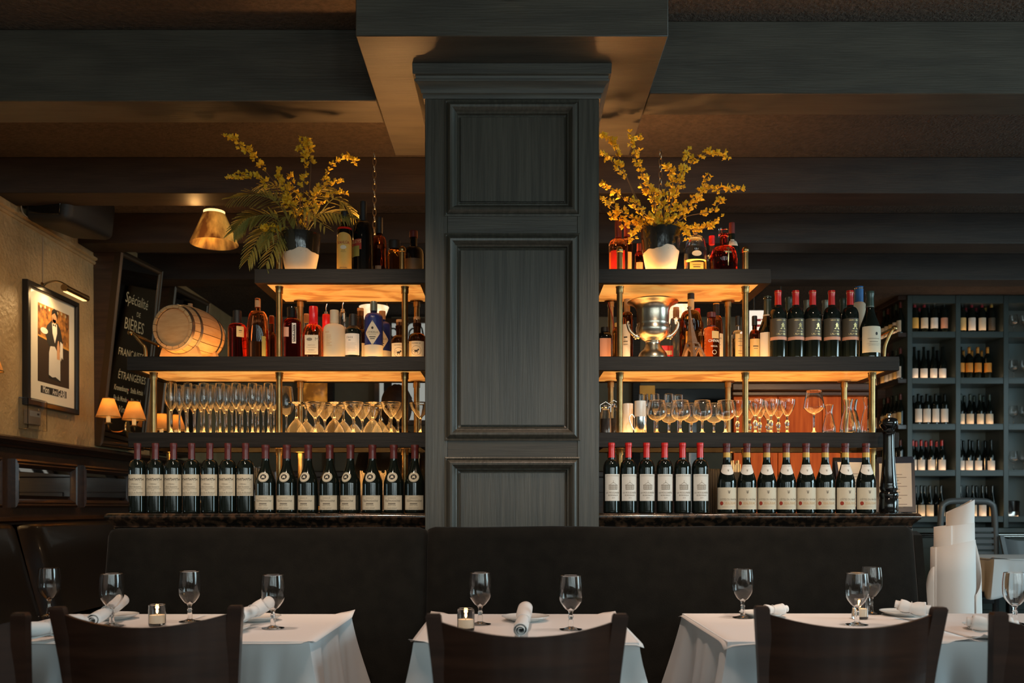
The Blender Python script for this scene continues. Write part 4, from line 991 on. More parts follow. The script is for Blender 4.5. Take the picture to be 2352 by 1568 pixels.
# ================================================================== TOP SHELVES
def pot_profile(R, h): return [(0, .002), (R * .66, 0), (R * .70, .004), (R * .80, h * .25), (R * .90, h * .5), (R * .97, h * .8), (R, h * .98), (R * .985, h), (R * .93, h * .99), (R * .90, h * .85), (R * .80, h * .5), (0, h * .48)]
def planter(px, top, w_, d, label, zs):
    R = w_ / 2 * d / F; h = Z(top, d) - zs
    t = thing('flower_arrangement', label, 'plant', (X(px, d), d, zs)); pf = pot_profile(R, h)
    obj('pot', lat(pf, 40), 'potcream', t)
    rf = rat(pf[1:8]); bm = nb(); n = 64; rows = []
    for i in range(n):
        a = 2 * PI * i / n; zl = h * (.52 + .045 * math.sin(a * 2 + 1) + .025 * math.sin(a * 5) + .008 * math.sin(a * 13))
        rows.append([bm.verts.new(((rf(min(z, h * .97)) + .0015) * math.sin(a), -(rf(min(z, h * .97)) + .0015) * math.cos(a), z)) for z in [zl + (h * 1.001 - zl) * q / 8 for q in range(9)]])
    for i in range(n):
        for q in range(8): bm.faces.new((rows[i][q], rows[(i + 1) % n][q], rows[(i + 1) % n][q + 1], rows[i][q + 1]))
    obj('black_glaze', bm, 'potglaze', t, angle=60)
    obj('moss', lat([(0, h * .90), (R * .9, h * .86), (R * .9, h * .5), (0, h * .5)][::-1], 24), 'soil', t)
    return t, R, h


def petal_mesh(k):
    rg = random.Random(k); bm = nb()
    for i in range(4):
        a = i * PI / 2 + rg.uniform(-.25, .25); el = rg.uniform(.35, .95); L_ = .013 + rg.uniform(0, .004); w_ = .0046
        ca, sa = math.cos(a), math.sin(a); ce, se = math.cos(el), math.sin(el)
        def q(u, v):
            l = L_ * u; s = (v * 2 - 1) * w_ * math.sin(PI * min(1, .12 + u * .86)) ** .8
            z = l * se + .003 * math.sin(u * 2.6) - .0012 * (1 - (2 * v - 1) ** 2)
            return (l * ce * ca - s * sa, l * ce * sa + s * ca, z)
        grid(bm, 5, 2, q)
    bmesh.ops.remove_doubles(bm, verts=bm.verts, dist=.0003)
    me = bpy.data.meshes.new('blossom'); bm.to_mesh(me); bm.free(); setm(me, 60); me.materials.append(M['petal']); return me
PET = [petal_mesh(i) for i in range(6)]
def bud_mesh():
    bm = nb(); bmesh.ops.create_icosphere(bm, subdivisions=1, radius=.004, matrix=Matrix.Diagonal((1, 1, 1.7, 1))); me = bpy.data.meshes.new('bud'); bm.to_mesh(me); bm.free(); setm(me, 80); me.materials.append(M['petal']); return me
BUD = bud_mesh()


def branch(t, pts, dens, rg, thick=.0026, skip=.15, size=1.12, budget=None):
    """one twig through the given points, blossoms sitting along it"""
    loc = t.location; q = [Vector(p) - loc for p in spl([tuple(p) for p in pts], 6)]
    bm = nb(); tube(bm, q, [thick * (1 - .65 * i / len(q)) for i in range(len(q))], 6); b_ = obj('branch', bm, 'twig', t)
    L_ = sum((q[i + 1] - q[i]).length for i in range(len(q) - 1)); n = int(L_ * dens)
    for i in range(n):
        f = skip + (1 - skip) * (i + rg.random() * .8) / n; k = min(int(f * (len(q) - 1)), len(q) - 2); p = q[k].lerp(q[k + 1], f * (len(q) - 1) - k) + Vector([rg.uniform(-1, 1) * .013 for _ in range(3)])
        BL.append((t, p, (rg.uniform(-1.9, 1.2), rg.uniform(-1, 1), rg.uniform(0, 6.28)), size * rg.uniform(.75, 1.25), rg.randrange(6)))


def bloom(t, limit=290):
    """the nearest blossoms are parts of their own, those past the limit are joined"""
    global BL
    BL.sort(key=lambda b: b[1].y)
    for tt, p, r, s, k in BL[:limit]:
        o = bpy.data.objects.new('blossom', PET[k]); COL.objects.link(o); o.parent = t; o.location = p; o.rotation_euler = r; o.scale = (s, s, s)
    bm = nb()
    for tt, p, r, s, k in BL[limit:]:
        n0 = len(bm.verts); bm.from_mesh(PET[k]); bm.verts.ensure_lookup_table()
        bmesh.ops.transform(bm, matrix=Matrix.LocRotScale(p, Euler(r), (s, s, s)), verts=bm.verts[n0:])
    if len(bm.verts): o = obj('rear_blossoms', bm, 'petal', t, angle=60, normals=False); o['kind'] = 'stuff'
    BL = []


BL = []


# right arrangement: forsythia
rg = random.Random(11)
t, R, h = planter(1518, 529, 92, 4.17, 'branching yellow blossom arrangement in a half glazed cream pot, right of the column', Z1)
o0 = Vector((X(1518, 4.17), 4.17, Z1 + h * .9))
def br(px, py, dd, mids, n, **k):
    pts = [o0 + Vector((rg.uniform(-.03, .03), rg.uniform(-.03, .03), -.02))] + [P(a, b_, 4.17 + dd * (i + 1) / (len(mids) + 1)) for i, (a, b_) in enumerate(mids)] + [P(px, py, 4.17 + dd)]
    branch(t, pts, n, rg, **k)
DN = 92
br(1461, 312, .10, [(1515, 470), (1475, 395)], DN * .75, skip=.3)
br(1447, 306, .0, [(1500, 455), (1466, 380)], DN * .7, skip=.35)
br(1382, 312, .05, [(1470, 470), (1420, 360), (1408, 328)], DN * .6, skip=.5)
br(1383, 353, -.06, [(1470, 480), (1435, 400), (1415, 380)], DN * .45, skip=.45)
br(1380, 420, .1, [(1470, 490), (1420, 445)], DN)
br(1384, 460, -.1, [(1460, 505), (1415, 480)], DN)
br(1400, 500, .05, [(1462, 520), (1425, 500)], DN)
br(1450, 560, -.08, [(1480, 522), (1458, 530)], DN, skip=.3)
br(1672, 362, .05, [(1545, 460), (1580, 385), (1630, 352)], DN * .75, skip=.3)
br(1580, 345, -.04, [(1545, 450), (1568, 395)], DN * .8, skip=.3)
br(1530, 385, .08, [(1540, 440), (1542, 400)], DN * .6, skip=.35)
br(1630, 398, .06, [(1560, 500), (1600, 465)], DN * .7, skip=.35)
br(1706, 430, .0, [(1560, 490), (1610, 440), (1660, 435)], DN * .95)
br(1655, 455, -.08, [(1570, 500), (1625, 487), (1650, 470)], DN * .5, skip=.4)
br(1655, 500, .04, [(1560, 520), (1610, 525)], DN)
br(1640, 517, -.1, [(1560, 525), (1600, 528)], DN)
br(1585, 548, -.1, [(1550, 523), (1570, 528)], DN, skip=.3)
br(1480, 430, .1, [(1505, 480)], DN); br(1530, 425, -.1, [(1525, 480)], DN); br(1450, 455, -.12, [(1490, 500)], DN); br(1570, 470, -.1, [(1540, 500)], DN)
br(1500, 440, -.14, [(1510, 490)], DN); br(1550, 440, .12, [(1535, 490)], DN); br(1430, 520, -.02, [(1475, 515)], DN); br(1545, 500, -.14, [(1530, 515)], DN); br(1490, 495, -.14, [(1505, 515)], DN)

bloom(t)
# left arrangement: palm fronds and blossom
t, R, h = planter(690, 540, 92, 4.17, 'yellow blossom and palm frond arrangement in a half glazed pot, left of the column', Z1)
o0 = Vector((X(690, 4.17), 4.17, Z1 + h * .9)); rg = random.Random(4); DN = 64
br(522, 310, .05, [(640, 440), (612, 395), (575, 350)], DN, skip=.55)
br(525, 407, -.02, [(640, 460), (600, 410), (565, 403)], DN * 1.05, skip=.4)
br(690, 322, .02, [(692, 440), (705, 370), (692, 345)], DN * .7, skip=.35)
br(712, 345, .06, [(710, 440), (714, 372), (706, 325)], DN * 1.3, skip=.5)
br(815, 375, .05, [(720, 470), (752, 395), (790, 362)], DN * .85, skip=.35)
br(790, 412, .0, [(710, 480), (745, 430)], DN, skip=.3)
br(640, 395, -.05, [(675, 480), (655, 430)], DN * 1.6, skip=.25)
br(655, 450, -.12, [(680, 490), (665, 470)], DN * 1.8, skip=.25)
br(795, 445, .08, [(720, 490), (760, 450)], DN * .6, skip=.4)
br(700, 405, -.1, [(695, 470)], DN * .9, skip=.3); br(730, 470, -.12, [(705, 500)], DN * .9)
br(600, 528, -.14, [(660, 530), (625, 522)], DN * 1.2, skip=.5)
br(670, 400, .05, [(690, 470), (672, 430)], DN * .8, skip=.4)


bloom(t)
def leaf_mesh():
    bm = nb()
    def q(u, v): 
        w_ = .075 * math.sin(PI * min(1, .08 + .92 * u)) ** .7 * (1 - .45 * u)
        return ((v * 2 - 1) * w_, u, .03 * abs(v * 2 - 1) - .16 * u * u)
    grid(bm, 8, 2, q); me = bpy.data.meshes.new('leaflet'); bm.to_mesh(me); bm.free(); setm(me, 60); me.materials.append(M['leafgreen']); return me
LEAF = leaf_mesh()
def frond(pts, n, L_, start=.3):
    loc = t.location; q = [Vector(p) - loc for p in spl([tuple(p) for p in pts], 8)]
    bm = nb(); tube(bm, q, [.003 * (1 - .7 * i / len(q)) for i in range(len(q))], 6); f_ = obj('palm_frond', bm, 'leafgreen', t)
    for i in range(n):
        f = start + (1 - start) * i / (n - 1); k = min(int(f * (len(q) - 1)), len(q) - 2); p = q[k].lerp(q[k + 1], f * (len(q) - 1) - k); tg = (q[k + 1] - q[k]).normalized()
        side = tg.cross(Vector((0, -.75, .65))).normalized(); l = L_ * (.55 + .45 * math.sin(PI * min(1, .25 + (i / n) * .75)))
        for s in (-1, 1):
            dr = (tg * (.55 + .4 * i / n) + side * s * (1 - .35 * i / n) + Vector((rg.uniform(-.08, .08), rg.uniform(-.12, .12), -.12))).normalized()
            o = bpy.data.objects.new('leaflet', LEAF); COL.objects.link(o); o.parent = f_; o.location = p
            o.rotation_euler = dr.to_track_quat('Y', 'Z').to_euler(); o.scale = (l * 1.5, l, l)
def fr(mids, n=17, L_=.09, dd=0, start=.3): frond([o0 + Vector((0, 0, -.01))] + [P(a, b_, 4.17 + dd * (i + 1) / len(mids)) for i, (a, b_) in enumerate(mids)], n, L_, start)
fr([(640, 470), (590, 448), (535, 455)], 17, .095, -.05)
fr([(630, 500), (575, 500), (540, 530)], 19, .10, -.08)
fr([(640, 520), (600, 540), (570, 595)], 17, .095, -.10)
fr([(655, 535), (635, 560), (612, 605)], 13, .085, -.11)
fr([(720, 500), (760, 490), (800, 500)], 13, .085, -.05)
fr([(705, 470), (730, 440), (745, 430)], 11, .08, .08)
fr([(670, 480), (640, 430), (600, 425)], 13, .085, .1); fr([(700, 500), (700, 480), (745, 520)], 11, .07, -.12, .2); fr([(670, 520), (650, 500), (610, 560)], 13, .075, -.12, .2)
fr([(760, 460), (790, 470), (810, 490)], 12, .085, .1)

# bottles of the top shelves
t, pr, R, h, rf, fn = bottle('liqueur_bottle', 'dark coffee liqueur bottle with tall yellow arched label', 791.5, 487, 35, 4.14, Z1, (.62, .78, .46, .7), 'glassblack', caps=[(.88, 1, 'blackmatte', .001, 'screw_cap'), (.83, .88, 'yellowlabel', .0012, 'neck_band'), (.70, .735, 'redcap', .001, 'red_band')])
def arch(u, v):
    top = (.52 + .12 * math.sqrt(max(0, 1 - u * u))) * h; return u * 1.3, .03 * h + (top - .03 * h) * v
s = label_sheet(t, 'paper_label', rf, .03 * h, .6 * h, 1.3, 'yellowlabel', poly=arch)
lettering(s, rf, [('KAHLÚA', .0175, .475 * h, 0, dict(sx=.82, bold=.0003))], m='inkred')
lettering(s, rf, [(disc2d(0, .40 * h, .014, .009, 16), 0, 0)], name='emblem', m='cream')
lettering(s, rf, [('ORIGINAL', .008, .07 * h), ('LICOR', .006, .35 * h), (rect2d(-.012, .012, .325 * h, .328 * h), 0, 0)], m='ink')
t, pr, R, h, rf, fn = bottle('liqueur_bottle', 'tall black cream liqueur bottle, the tallest one on the top left shelf', 834, 464, 48, 4.19, Z1, (.50, .74, .34, .8), 'glassblack', rot=-.75, caps=[(.74, 1, 'blackmatte', .001)])
s = label_sheet(t, 'paper_label', rf, .33 * h, .47 * h, .75, 'inkred')
lettering(s, rf, [('BAILEYS', .020, .435 * h, 0, dict(shear=.1))], m='goldlabel'); label_sheet(t, 'picture_label', rf, .24 * h, .38 * h, .55, 'greenlabel', off=.0008)
t, pr, R, h, rf, fn = bottle('liqueur_bottle', 'dark round shouldered bottle with black neck next to the square decanter', 871, 500, 36, 4.25, Z1, (.45, .70, .40, .7), 'darkspirit', caps=[(.74, 1, 'blackmatte', .002, 'screw_cap')])
label_sheet(t, 'paper_label', rf, .05 * h, .2 * h, .4, 'olivelabel')
t, pr, R, h, rf, fn = bottle('liqueur_bottle', 'short square amber decanter with wide black cap', 906, 553, 29, 4.18, Z1, (.60, .72, .80, .4), 'amber', sq=7, rot=.35, caps=[(.76, 1, 'blackmatte', .003, 'screw_cap')])
t, pr, R, h, rf, fn = simple('liqueur_bottle', 'dark broad bottle with dull cream label beside the column top', 950, 531, 46, 4.22, Z1, (.50, .66, .36, .7), 'glassblack', [(.04, .38, .9, 'olivelabel')], caps=[(.86, 1, 'burgcap', .003, 'stopper_cap')])
t, pr, R, h, rf, fn = bottle('liqueur_bottle', 'red amber round bottle behind the small brass finial, left of the pot', 1420, 506, 44, 4.25, Z1, (.56, .68, .34, .8), 'rosespirit', caps=[(.70, 1, 'burgcap', .001)])
label_sheet(t, 'paper_label', rf, .05 * h, .46 * h, .8, 'redcap', a0=-.2)
simple('liqueur_bottle', 'slim amber bottle hidden behind the red amber round bottle', 1440, 507, 26, 4.36, Z1, (.60, .72, .5, .8), 'rosespirit', [(.1, .5, .8, 'goldlabel')], caps=[(.75, 1, 'burgcap')])
simple('liqueur_bottle', 'small ruby bottle half hidden by the left edge of the pot', 1468, 560, 20, 4.30, Z1, (.65, .78, .5, .8), 'redspirit', [(.1, .5, .8, 'pinkband')], caps=[(.8, 1, 'burgcap')])
t, pr, R, h, rf, fn = bottle('tequila_bottle', 'clear sloping bottle with oval medallion and yellow label right of the pot', 1597, 534, 53, 4.17, Z1, (.48, .92, .20, .60), hollow=('glass', .34, 'yellowspirit'), flat=.7, caps=[(.97, 1.0, 'cork', 1.0, 'cork')])
s = label_sheet(t, 'paper_label', rf, .03 * h, .27 * h, .62, 'yellowlabel', fn=fn); lettering(s, rf, [(rect2d(-.019, .019, .20 * h, .21 * h), 0, 0), (rect2d(-.016, .016, .145 * h, .165 * h), 0, 0), (rect2d(-.02, .02, .085 * h, .09 * h), 0, 0)], fn=fn)
bm = nb(); add2d(bm, disc2d(0, .47 * h, .022, .0125, 20), wrapper(rf, .001, fn)); obj('oval_medallion', bm, 'cream', t, normals=False)
t, pr, R, h, rf, fn = bottle('tequila_bottle', 'clear bottle with orange stopper behind the round cognac decanter', 1635, 548, 32, 4.31, Z1, (.5, .64, .44, .75), hollow=('glass', .4, None), caps=[(.86, 1.06, 'wax', .95, 'stopper')])
t, pr, R, h, rf, fn = bottle('cognac_decanter', 'squat round decanter of dark red cognac with gold cross and glass stopper', 1662, 537, 63, 4.16, Z1, (.26, .68, .26, .50), 'redspirit', flat=.75, caps=[(.68, .97, 'glass', .0006, 'clear_neck'), (.93, 1.12, 'glass', 1.45, 'stopper')])
lettering(t, rf, [(rect2d(.0005 + .008, .0045 + .008, .17 * h, .62 * h), 0, 0), (rect2d(-.012 + .008, .017 + .008, .47 * h, .51 * h), 0, 0), (rect2d(-.007 + .008, .012 + .008, .56 * h, .595 * h), 0, 0)], fn=fn, off=.0012, name='gold_cross', m='goldfoil')
t, pr, R, h, rf, fn = simple('wine_bottle', 'dark bottle with burgundy cap behind the round cognac decanter', 1681, 512, 36, 4.33, Z1, (.50, .70, .36, .9), 'glassgreen', [(.60, .72, .7, 'cream')], caps=[(.82, 1, 'burgcap')])

# ================================================================== GLASSES ON THE LOWER SHELVES
def glass_mesh(prof_out, t=.0020, seg=24, stem_top=None):
    """open-topped stemware: prof_out runs from the base centre to the rim; the bowl is hollow above stem_top"""
    inner = [(max(r - t, .0006), z + (t if i == 0 else 0)) for i, (r, z) in enumerate([p for p in prof_out if p[1] >= stem_top])]
    inner[0] = (0, inner[0][1] + .004)
    full = list(prof_out) + [(prof_out[-1][0] - t * .5, prof_out[-1][1] + t * .3)] + inner[::-1]
    bm = lat(full, seg); bmesh.ops.recalc_face_normals(bm, faces=bm.faces); me = bpy.data.meshes.new('glass'); bm.to_mesh(me); bm.free(); setm(me, 50); me.materials.append(M['glass']); return me


def stem(R, hb, h, rim, base=.034, bowl=None, sr=.0038, knob=None):
    """R bowl radius, hb height where the bowl starts, rim radius"""
    lower = [(0, .0005), (base, 0), (base, .0016), (base * .6, .004), (base * .25, .0085), (sr * 1.3, .016)]
    if knob: lower += knob
    lower += [(sr, hb * .45), (sr, hb * .85), (sr * 1.5, hb * .96)]
    bw = spl([(sr * 1.8, hb)] + [(R * a, hb + (h - hb) * b_) for a, b_ in bowl] + [(rim, h)], 4)
    return lower + bw, hb


W_FLUTE = [(.55, .10), (.90, .24), (1.0, .40), (.97, .70)]
W_BALLOON = [(.55, .06), (.92, .24), (1.0, .42), (.92, .72)]
W_BIG = [(.62, .10), (.96, .24), (1.0, .32), (.88, .66)]
W_COUPE = [(.22, .10), (.48, .30), (.78, .62)]
W_NICK = [(.40, .12), (.72, .38), (.92, .68)]
def gl(name, label, cat, me, px, d, zs, group, part_name='bowl', flip=0, x=None):
    o = link(name, me, None, None, (X(px, d) if x is None else x, d, zs + flip)); tag(o, label, cat, group)
    if flip: o.rotation_euler = (PI, 0, 0)
    return o
hF = Z(880, 4.14) - Z3
pf, sb = stem(.0235, hF * .50, hF, .0195, .030, W_FLUTE, .0036); FL = glass_mesh(pf, stem_top=sb)
pf, sb = stem(.0285, hF * .46, hF, .0225, .034, W_FLUTE, .0038); FW = glass_mesh(pf, stem_top=sb)
rows = [(4.145, [431, 468.5, 505.5, 542.5, 580, 616.5]), (4.215, [412, 447.5, 483.5, 520, 556.5, 593, 629]), (4.285, [427, 462, 497.5, 533, 569, 604.5]), (4.35, [413, 445, 480, 516, 551, 587, 622])]
gl('wine_glass', 'leftmost and widest glass of the tightly packed stemware under the barrel', 'glass', FW, 393.5, 4.145, Z3, 'flutes on the lower left shelf')
RN = ['front', 'second', 'third', 'fourth']
for r_, (d, xs) in enumerate(rows):
    for i, px in enumerate(xs): gl('champagne_flute', '%s champagne flute from the left in the %s row of the lower left shelf' % (ORD[i], RN[r_]), 'glass', FL, px, d, Z3, 'flutes on the lower left shelf')
pf, sb = stem(.034, .10, .235, .026, .034, W_BALLOON, .0038); BW = glass_mesh(pf, stem_top=sb)
gl('wine_glass', 'tall balloon wine glass half hidden behind the middle brass pole', 'glass', BW, 658, 4.31, Z3, None)
hC = Z(924, 4.14) - Z3
pf, sb = stem(.052, hC * .50, hC, .0505, .036, W_COUPE, .0045); CG = glass_mesh(pf, .0024, 28, sb)
rows = [(4.14, [(681, 1), (724, 0), (768, 1), (811.5, 0), (856, 1), (898.5, 0)]), (4.245, [(703, 1), (746, 0), (789, 1), (832, 0), (874, 1), (914, 0)]), (4.345, [(731, 1), (772, 0), (813, 1), (854, 0), (895, 1)])]
for r_, (d, xs) in enumerate(rows):
    for i, (px, fl_) in enumerate(xs): gl('coupe_glass', '%s coupe glass from the left in the %s row, standing %s' % (ORD[i], RN[r_], 'upside down' if fl_ else 'upright'), 'glass', CG, px, d, Z3, 'coupes on the lower left shelf', flip=hC if fl_ else 0)
gl('coupe_glass', 'upright coupe glass right of the brass pole, nearest the column', 'glass', CG, 965, 4.16, Z3, 'coupes on the lower left shelf')

# right lower shelf
hB = Z(920, 4.14) - Z3
pf, sb = stem(.0465, hB * .40, hB, .036, .035, W_BALLOON, .0042); BG = glass_mesh(pf, .0018, 28, sb)
for i, px in enumerate([1509, 1563, 1613, 1666]): gl('balloon_glass', '%s balloon wine glass from the left on the lower right shelf' % ORD[i], 'glass', BG, px, 4.14, Z3, 'balloon glasses on the lower right shelf')
for i, px in enumerate([1537, 1588, 1640]): gl('balloon_glass', '%s balloon wine glass from the left in the rear row of the lower right shelf' % ORD[i], 'glass', BG, px, 4.26, Z3 - .0, 'balloon glasses on the lower right shelf')
pf, sb = stem(.0235, .11, Z(905, 4.33) - Z3, .0215, .030, W_FLUTE, .0036); F2 = glass_mesh(pf, stem_top=sb)
for i, px in enumerate([1478, 1504, 1536, 1558]): gl('champagne_flute', '%s champagne flute from the left behind the balloon glasses' % ORD[i], 'glass', F2, px, 4.33 + .035 * (i == 3) , Z3, 'flutes behind the balloon glasses')
hN = Z(919, 4.16) - Z3
kn = [(.0045, .022), (.009, .028), (.006, .034), (.0095, .042), (.0105, .052), (.006, .062)]
pf, sb = stem(.0365, hN * .53, hN, .0355, .031, W_NICK, .004, kn); NG = glass_mesh(pf, .002, 24, sb)
for i, (px, d) in enumerate([(1694, 4.19), (1735, 4.14), (1771, 4.14), (1808, 4.14), (1745, 4.24), (1764, 4.32), (1788, 4.24), (1722, 4.32)]):
    gl('cocktail_glass', ('%s small cut stem cocktail glass from the left, front row' % ORD[i]) if i < 4 else ('%s small cut stem cocktail glass behind the front four' % ORD[i - 4]), 'glass', NG, px, d, Z3, 'cut stem cocktail glasses')
hW = Z(897, 4.14) - Z3
pf, sb = stem(.0455, hW * .46, hW, .033, .036, W_BIG, .0038); WG = glass_mesh(pf, .0012, 32, sb)
gl('wine_glass', 'single tall wine glass standing free in front of the lit mahogany panel', 'glass', WG, 1869.5, 4.14, Z3, None)
def carafe(label, px, top, d, w_, neck):
    R = w_ / 2 * d / F; h = Z(top, d) - Z3
    pf = [(0, .003), (R * .9, 0), (R, .006), (R * .98, h * .18)] + spl([(R * .92, h * .28), (R * .66, h * .55), (neck, h * .72), (neck * 1.15, h * .88), (neck * 1.38, h)], 4)
    bm = shell(nb(), pf, .0018, 28, None, .006); o = obj('carafe', bm, 'glass'); o.location = (X(px, d), d, Z3); tag(o, label, 'carafe', 'clear carafes on the lower right shelf')
carafe('small clear carafe just right of the tall wine glass', 1904, 930, 4.16, 30, .0145)
carafe('front one of three tall clear carafes beside the rear brass pole', 1947, 917, 4.15, 36, .0165)
carafe('tall clear carafe close behind the front carafe beside the rear pole', 1958, 918, 4.245, 36, .0165)
carafe('tall clear carafe behind the right end brass pole', 1993, 913, 4.205, 36, .0165)
# jars and mugs next to the column
for i, (px, d, top, lb) in enumerate([(1391, 4.18, 940, 'glass jar of dark coffee beans nearest the column'), (1410, 4.30, 936, 'glass jar of dark coffee beans behind the front brass pole')]):
    h = Z(top, d) - Z3; R = .026; t = thing('storage_jar', lb, 'jar', (X(px, d), d, Z3))
    obj('jar', shell(nb(), [(0, .003), (R, 0), (R, h * .86), (R * .8, h * .93), (R * .8, h)], .0016, 24, None, .005), 'glass', t)
    obj('beans', lat([(0, .006), (R - .003, .006), (R - .003, h * .62), (0, h * .64)], 20), 'jarfill', t); obj('lid', lat([(0, h + .0005), (R * .84, h + .0005), (R * .84, h + .008), (R * .3, h + .011), (R * .3, h + .02), (0, h + .021)], 20), 'glass', t)
    bm = nb(); tube(bm, [(-R * .9, 0, h * .9), (-R * .95, 0, h + .02), (0, 0, h + .035), (R * .95, 0, h + .02), (R * .9, 0, h * .9)], .0012, 6); obj('wire_bail', bm, 'steel', t)
for px, d, top, w_, m_, lb in ((1442, 4.22, 927, 24, 'china', 'shorter plain white mug beside the brass pole'), (1471, 4.15, 921, 27, 'china', 'taller white mug with steel lower half left of the balloon glasses')):
    R = w_ / 2 * d / F; h = Z(top, d) - Z3; t = thing('tall_mug', lb, 'mug', (X(px, d), d, Z3), 0, 'white tall mugs')
    obj('cup', lat([(0, .002), (R * .92, 0), (R, .004), (R, h), (R - .002, h), (R - .003, .01), (0, .008)], 32), m_, t)
    if w_ > 25: obj('steel_sleeve', lat([(R + .0005, .004), (R + .0012, .005), (R + .0012, h * .52), (R + .0005, h * .525)], 32), 'steel', t)
    for k_ in (0, .008):
        bm = nb(); tube(bm, spl([(-R - .001, -.004 + k_, h * .12), (-R - .018, -.004 + k_, h * .32), (-R - .024, -.004 + k_, h * .5), (-R - .012, -.004 + k_, h * .6), (-R + .001, -.004 + k_, h * .48)], 5), .0016, 6); obj('wire_handle', bm, 'steel', t)

# ------------------------------------------------------------------ things on the counter behind the bottles
pf = [(0, .003), (.028, 0), (.031, .004), (.036, .105)]
bm = shell(nb(), pf, .0018, 20, None, .008); bmesh.ops.recalc_face_normals(bm, faces=bm.faces); TB = bpy.data.meshes.new('tumbler'); bm.to_mesh(TB); bm.free(); setm(TB, 50); TB.materials.append(M['glass'])
n = 0
for r_, d in enumerate((4.20, 4.29)):
    for i, px in enumerate(range(392, 600, 41)):
        for lv in range(2 if (i + r_) % 3 != 1 else 1):
            gl('tumbler', '%s stacked clear tumbler from the left, %s row, %s level, behind the château bottles' % (ORD[i], ('front', 'rear')[r_], ('lower', 'upper')[lv]), 'tumbler', TB, px + 4 * r_, d, ZT + lv * .1075, 'stacked tumblers on the left counter')
hG = .19
pf, sb = stem(.034, .085, hG, .030, .033, W_BALLOON, .004); G2 = glass_mesh(pf, stem_top=sb)
for i, (px, d) in enumerate([(622, 4.22), (634, 4.31)]): gl('goblet', '%s goblet standing behind the brass pole on the left counter' % ('front', 'rear')[i], 'glass', G2, px, d, ZT, 'goblets on the left counter')
for i, (px, d) in enumerate([(731, 4.25), (772, 4.27), (790, 4.30)]): gl('tumbler', '%s single tumbler from the left behind the sloping bottles' % ORD[i], 'tumbler', TB, px, d, ZT, 'single tumblers on the left counter')
for k_, (px, n_) in enumerate([(838, 12), (880, 14)]):
    d = 4.25; t = thing('straw_holder', 'clear tumbler full of paper straws, %s of two behind the sloping bottles' % ('left', 'right')[k_], 'straw holder', (X(px, d), d, ZT), 0, 'straw holders on the left counter')
    obj('tumbler', shell(nb(), [(0, .003), (.030, 0), (.032, .1)], .0016, 20, None, .006), 'glass', t)
    for j in range(n_):
        a = j * 2.4; r = .024 * math.sqrt((j + .5) / n_); bm = nb(); tube(bm, [(r * .8 * math.cos(a), r * .8 * math.sin(a), .008), (r * 1.1 * math.cos(a), r * 1.1 * math.sin(a), .185 + .03 * math.sin(j * 3.1))], .003, 6); obj('straw', bm, 'strawpaper', t)
# right counter: stacked black menus, menu frames, pepper mill
d = 4.27
for j in range(9):
    x = X(1612 + j * 5.5, d); o = obj('menu_folder', bx(-.005, .005, -.10, .10, 0, .20, .001), 'shirt'); o.location = (x, d, ZT); tag(o, '%s black menu folder from the left standing upright behind the rhone bottles' % ORD[j], 'menu', 'black menu folders on the right counter')
d = 4.33
t = thing('napkin_caddy', 'black caddy holding rolled paper strips behind the rhone bottles', 'caddy', (X(1688, d), d, ZT))
obj('box', bx(-.03, .03, -.04, .04, 0, .19, .003), 'blackmatte', t)
for j in range(6): obj('paper_strip', bx(-.024 + j * .008, -.02 + j * .008, -.03, .03, .1905, .235 + .012 * math.sin(j * 2)), 'menupage', t)
for px, d, rz, tilt, lb in ((1972, 4.30, .15, -.28, 'cream framed menu leaning behind the last rhone bottle'), (2058, 4.22, -.35, -.38, 'open navy menu board with cream page leaning behind the pepper mill')):
    t = thing('menu_stand', lb, 'menu', (X(px, d), d, ZT), rz)
    mt = Matrix.Rotation(tilt, 4, 'X') 
    b1 = nb(); box(b1, -.085, .085, 0, .006, .003, .27, .001, 1, mt); obj('board', b1, 'menu', t)
    b1 = nb(); box(b1, -.070, .070, -.0012, -.0002, .03, .25, 0, 1, mt); pg = obj('page', b1, 'menupage', t)
    b1 = nb()
    for j in range(12): add2d(b1, rect2d(-.05, .03 + .02 * math.sin(j * 2), .19 - .015 * j, .193 - .015 * j), lambda x, y: tuple(mt @ Vector((x, -.0018, y))))
    o_ = obj('text_lines', b1, 'inkgrey', pg, normals=False); o_['kind'] = 'stuff'
    b1 = nb(); box(b1, -.085, -.055, -.004, .007, .255, .272, 0, 1, mt); obj('corner_clip', b1, 'steel', t)
    b1 = nb(); box(b1, -.08, .08, .12, .126, .0, .25, .001, 1, Matrix.Translation((0, 0, 0)) @ Matrix.Rotation(.12, 4, 'X')); obj('easel_back', b1, 'menu', t)
d = 3.95; k_ = d / F
def zm(py): return Z(py, d) - ZT
pf = [(0, .002), (20 * k_, 0), (21 * k_, .004), (21 * k_, zm(1146)), (19.5 * k_, zm(1144)), (21 * k_, zm(1139)), (21.5 * k_, zm(1134)), (19 * k_, zm(1130)), (16.5 * k_, zm(1128)), (19 * k_, zm(1124)), (20 * k_, zm(1119)), (18 * k_, zm(1114)), (18.5 * k_, zm(1111))] + spl([(18 * k_, zm(1109)), (16 * k_, zm(1090)), (13.5 * k_, zm(1050)), (12 * k_, zm(1015)), (12.5 * k_, zm(997)), (15 * k_, zm(993))], 4) + [(16 * k_, zm(991)), (0, zm(990.5))]
t = thing('pepper_mill', 'tall black turned pepper mill at the right end of the counter', 'pepper mill', (X(2041, d), d, ZT))
obj('body', lat(pf, 40), 'black', t)
obj('head', lat([(0, zm(989)), (12 * k_, zm(989)), (12.5 * k_, zm(986))] + spl([(15 * k_, zm(983)), (19.5 * k_, zm(976)), (20 * k_, zm(969)), (17 * k_, zm(962)), (9 * k_, zm(959))], 4) + [(0, zm(958.5))], 40), 'black', t)
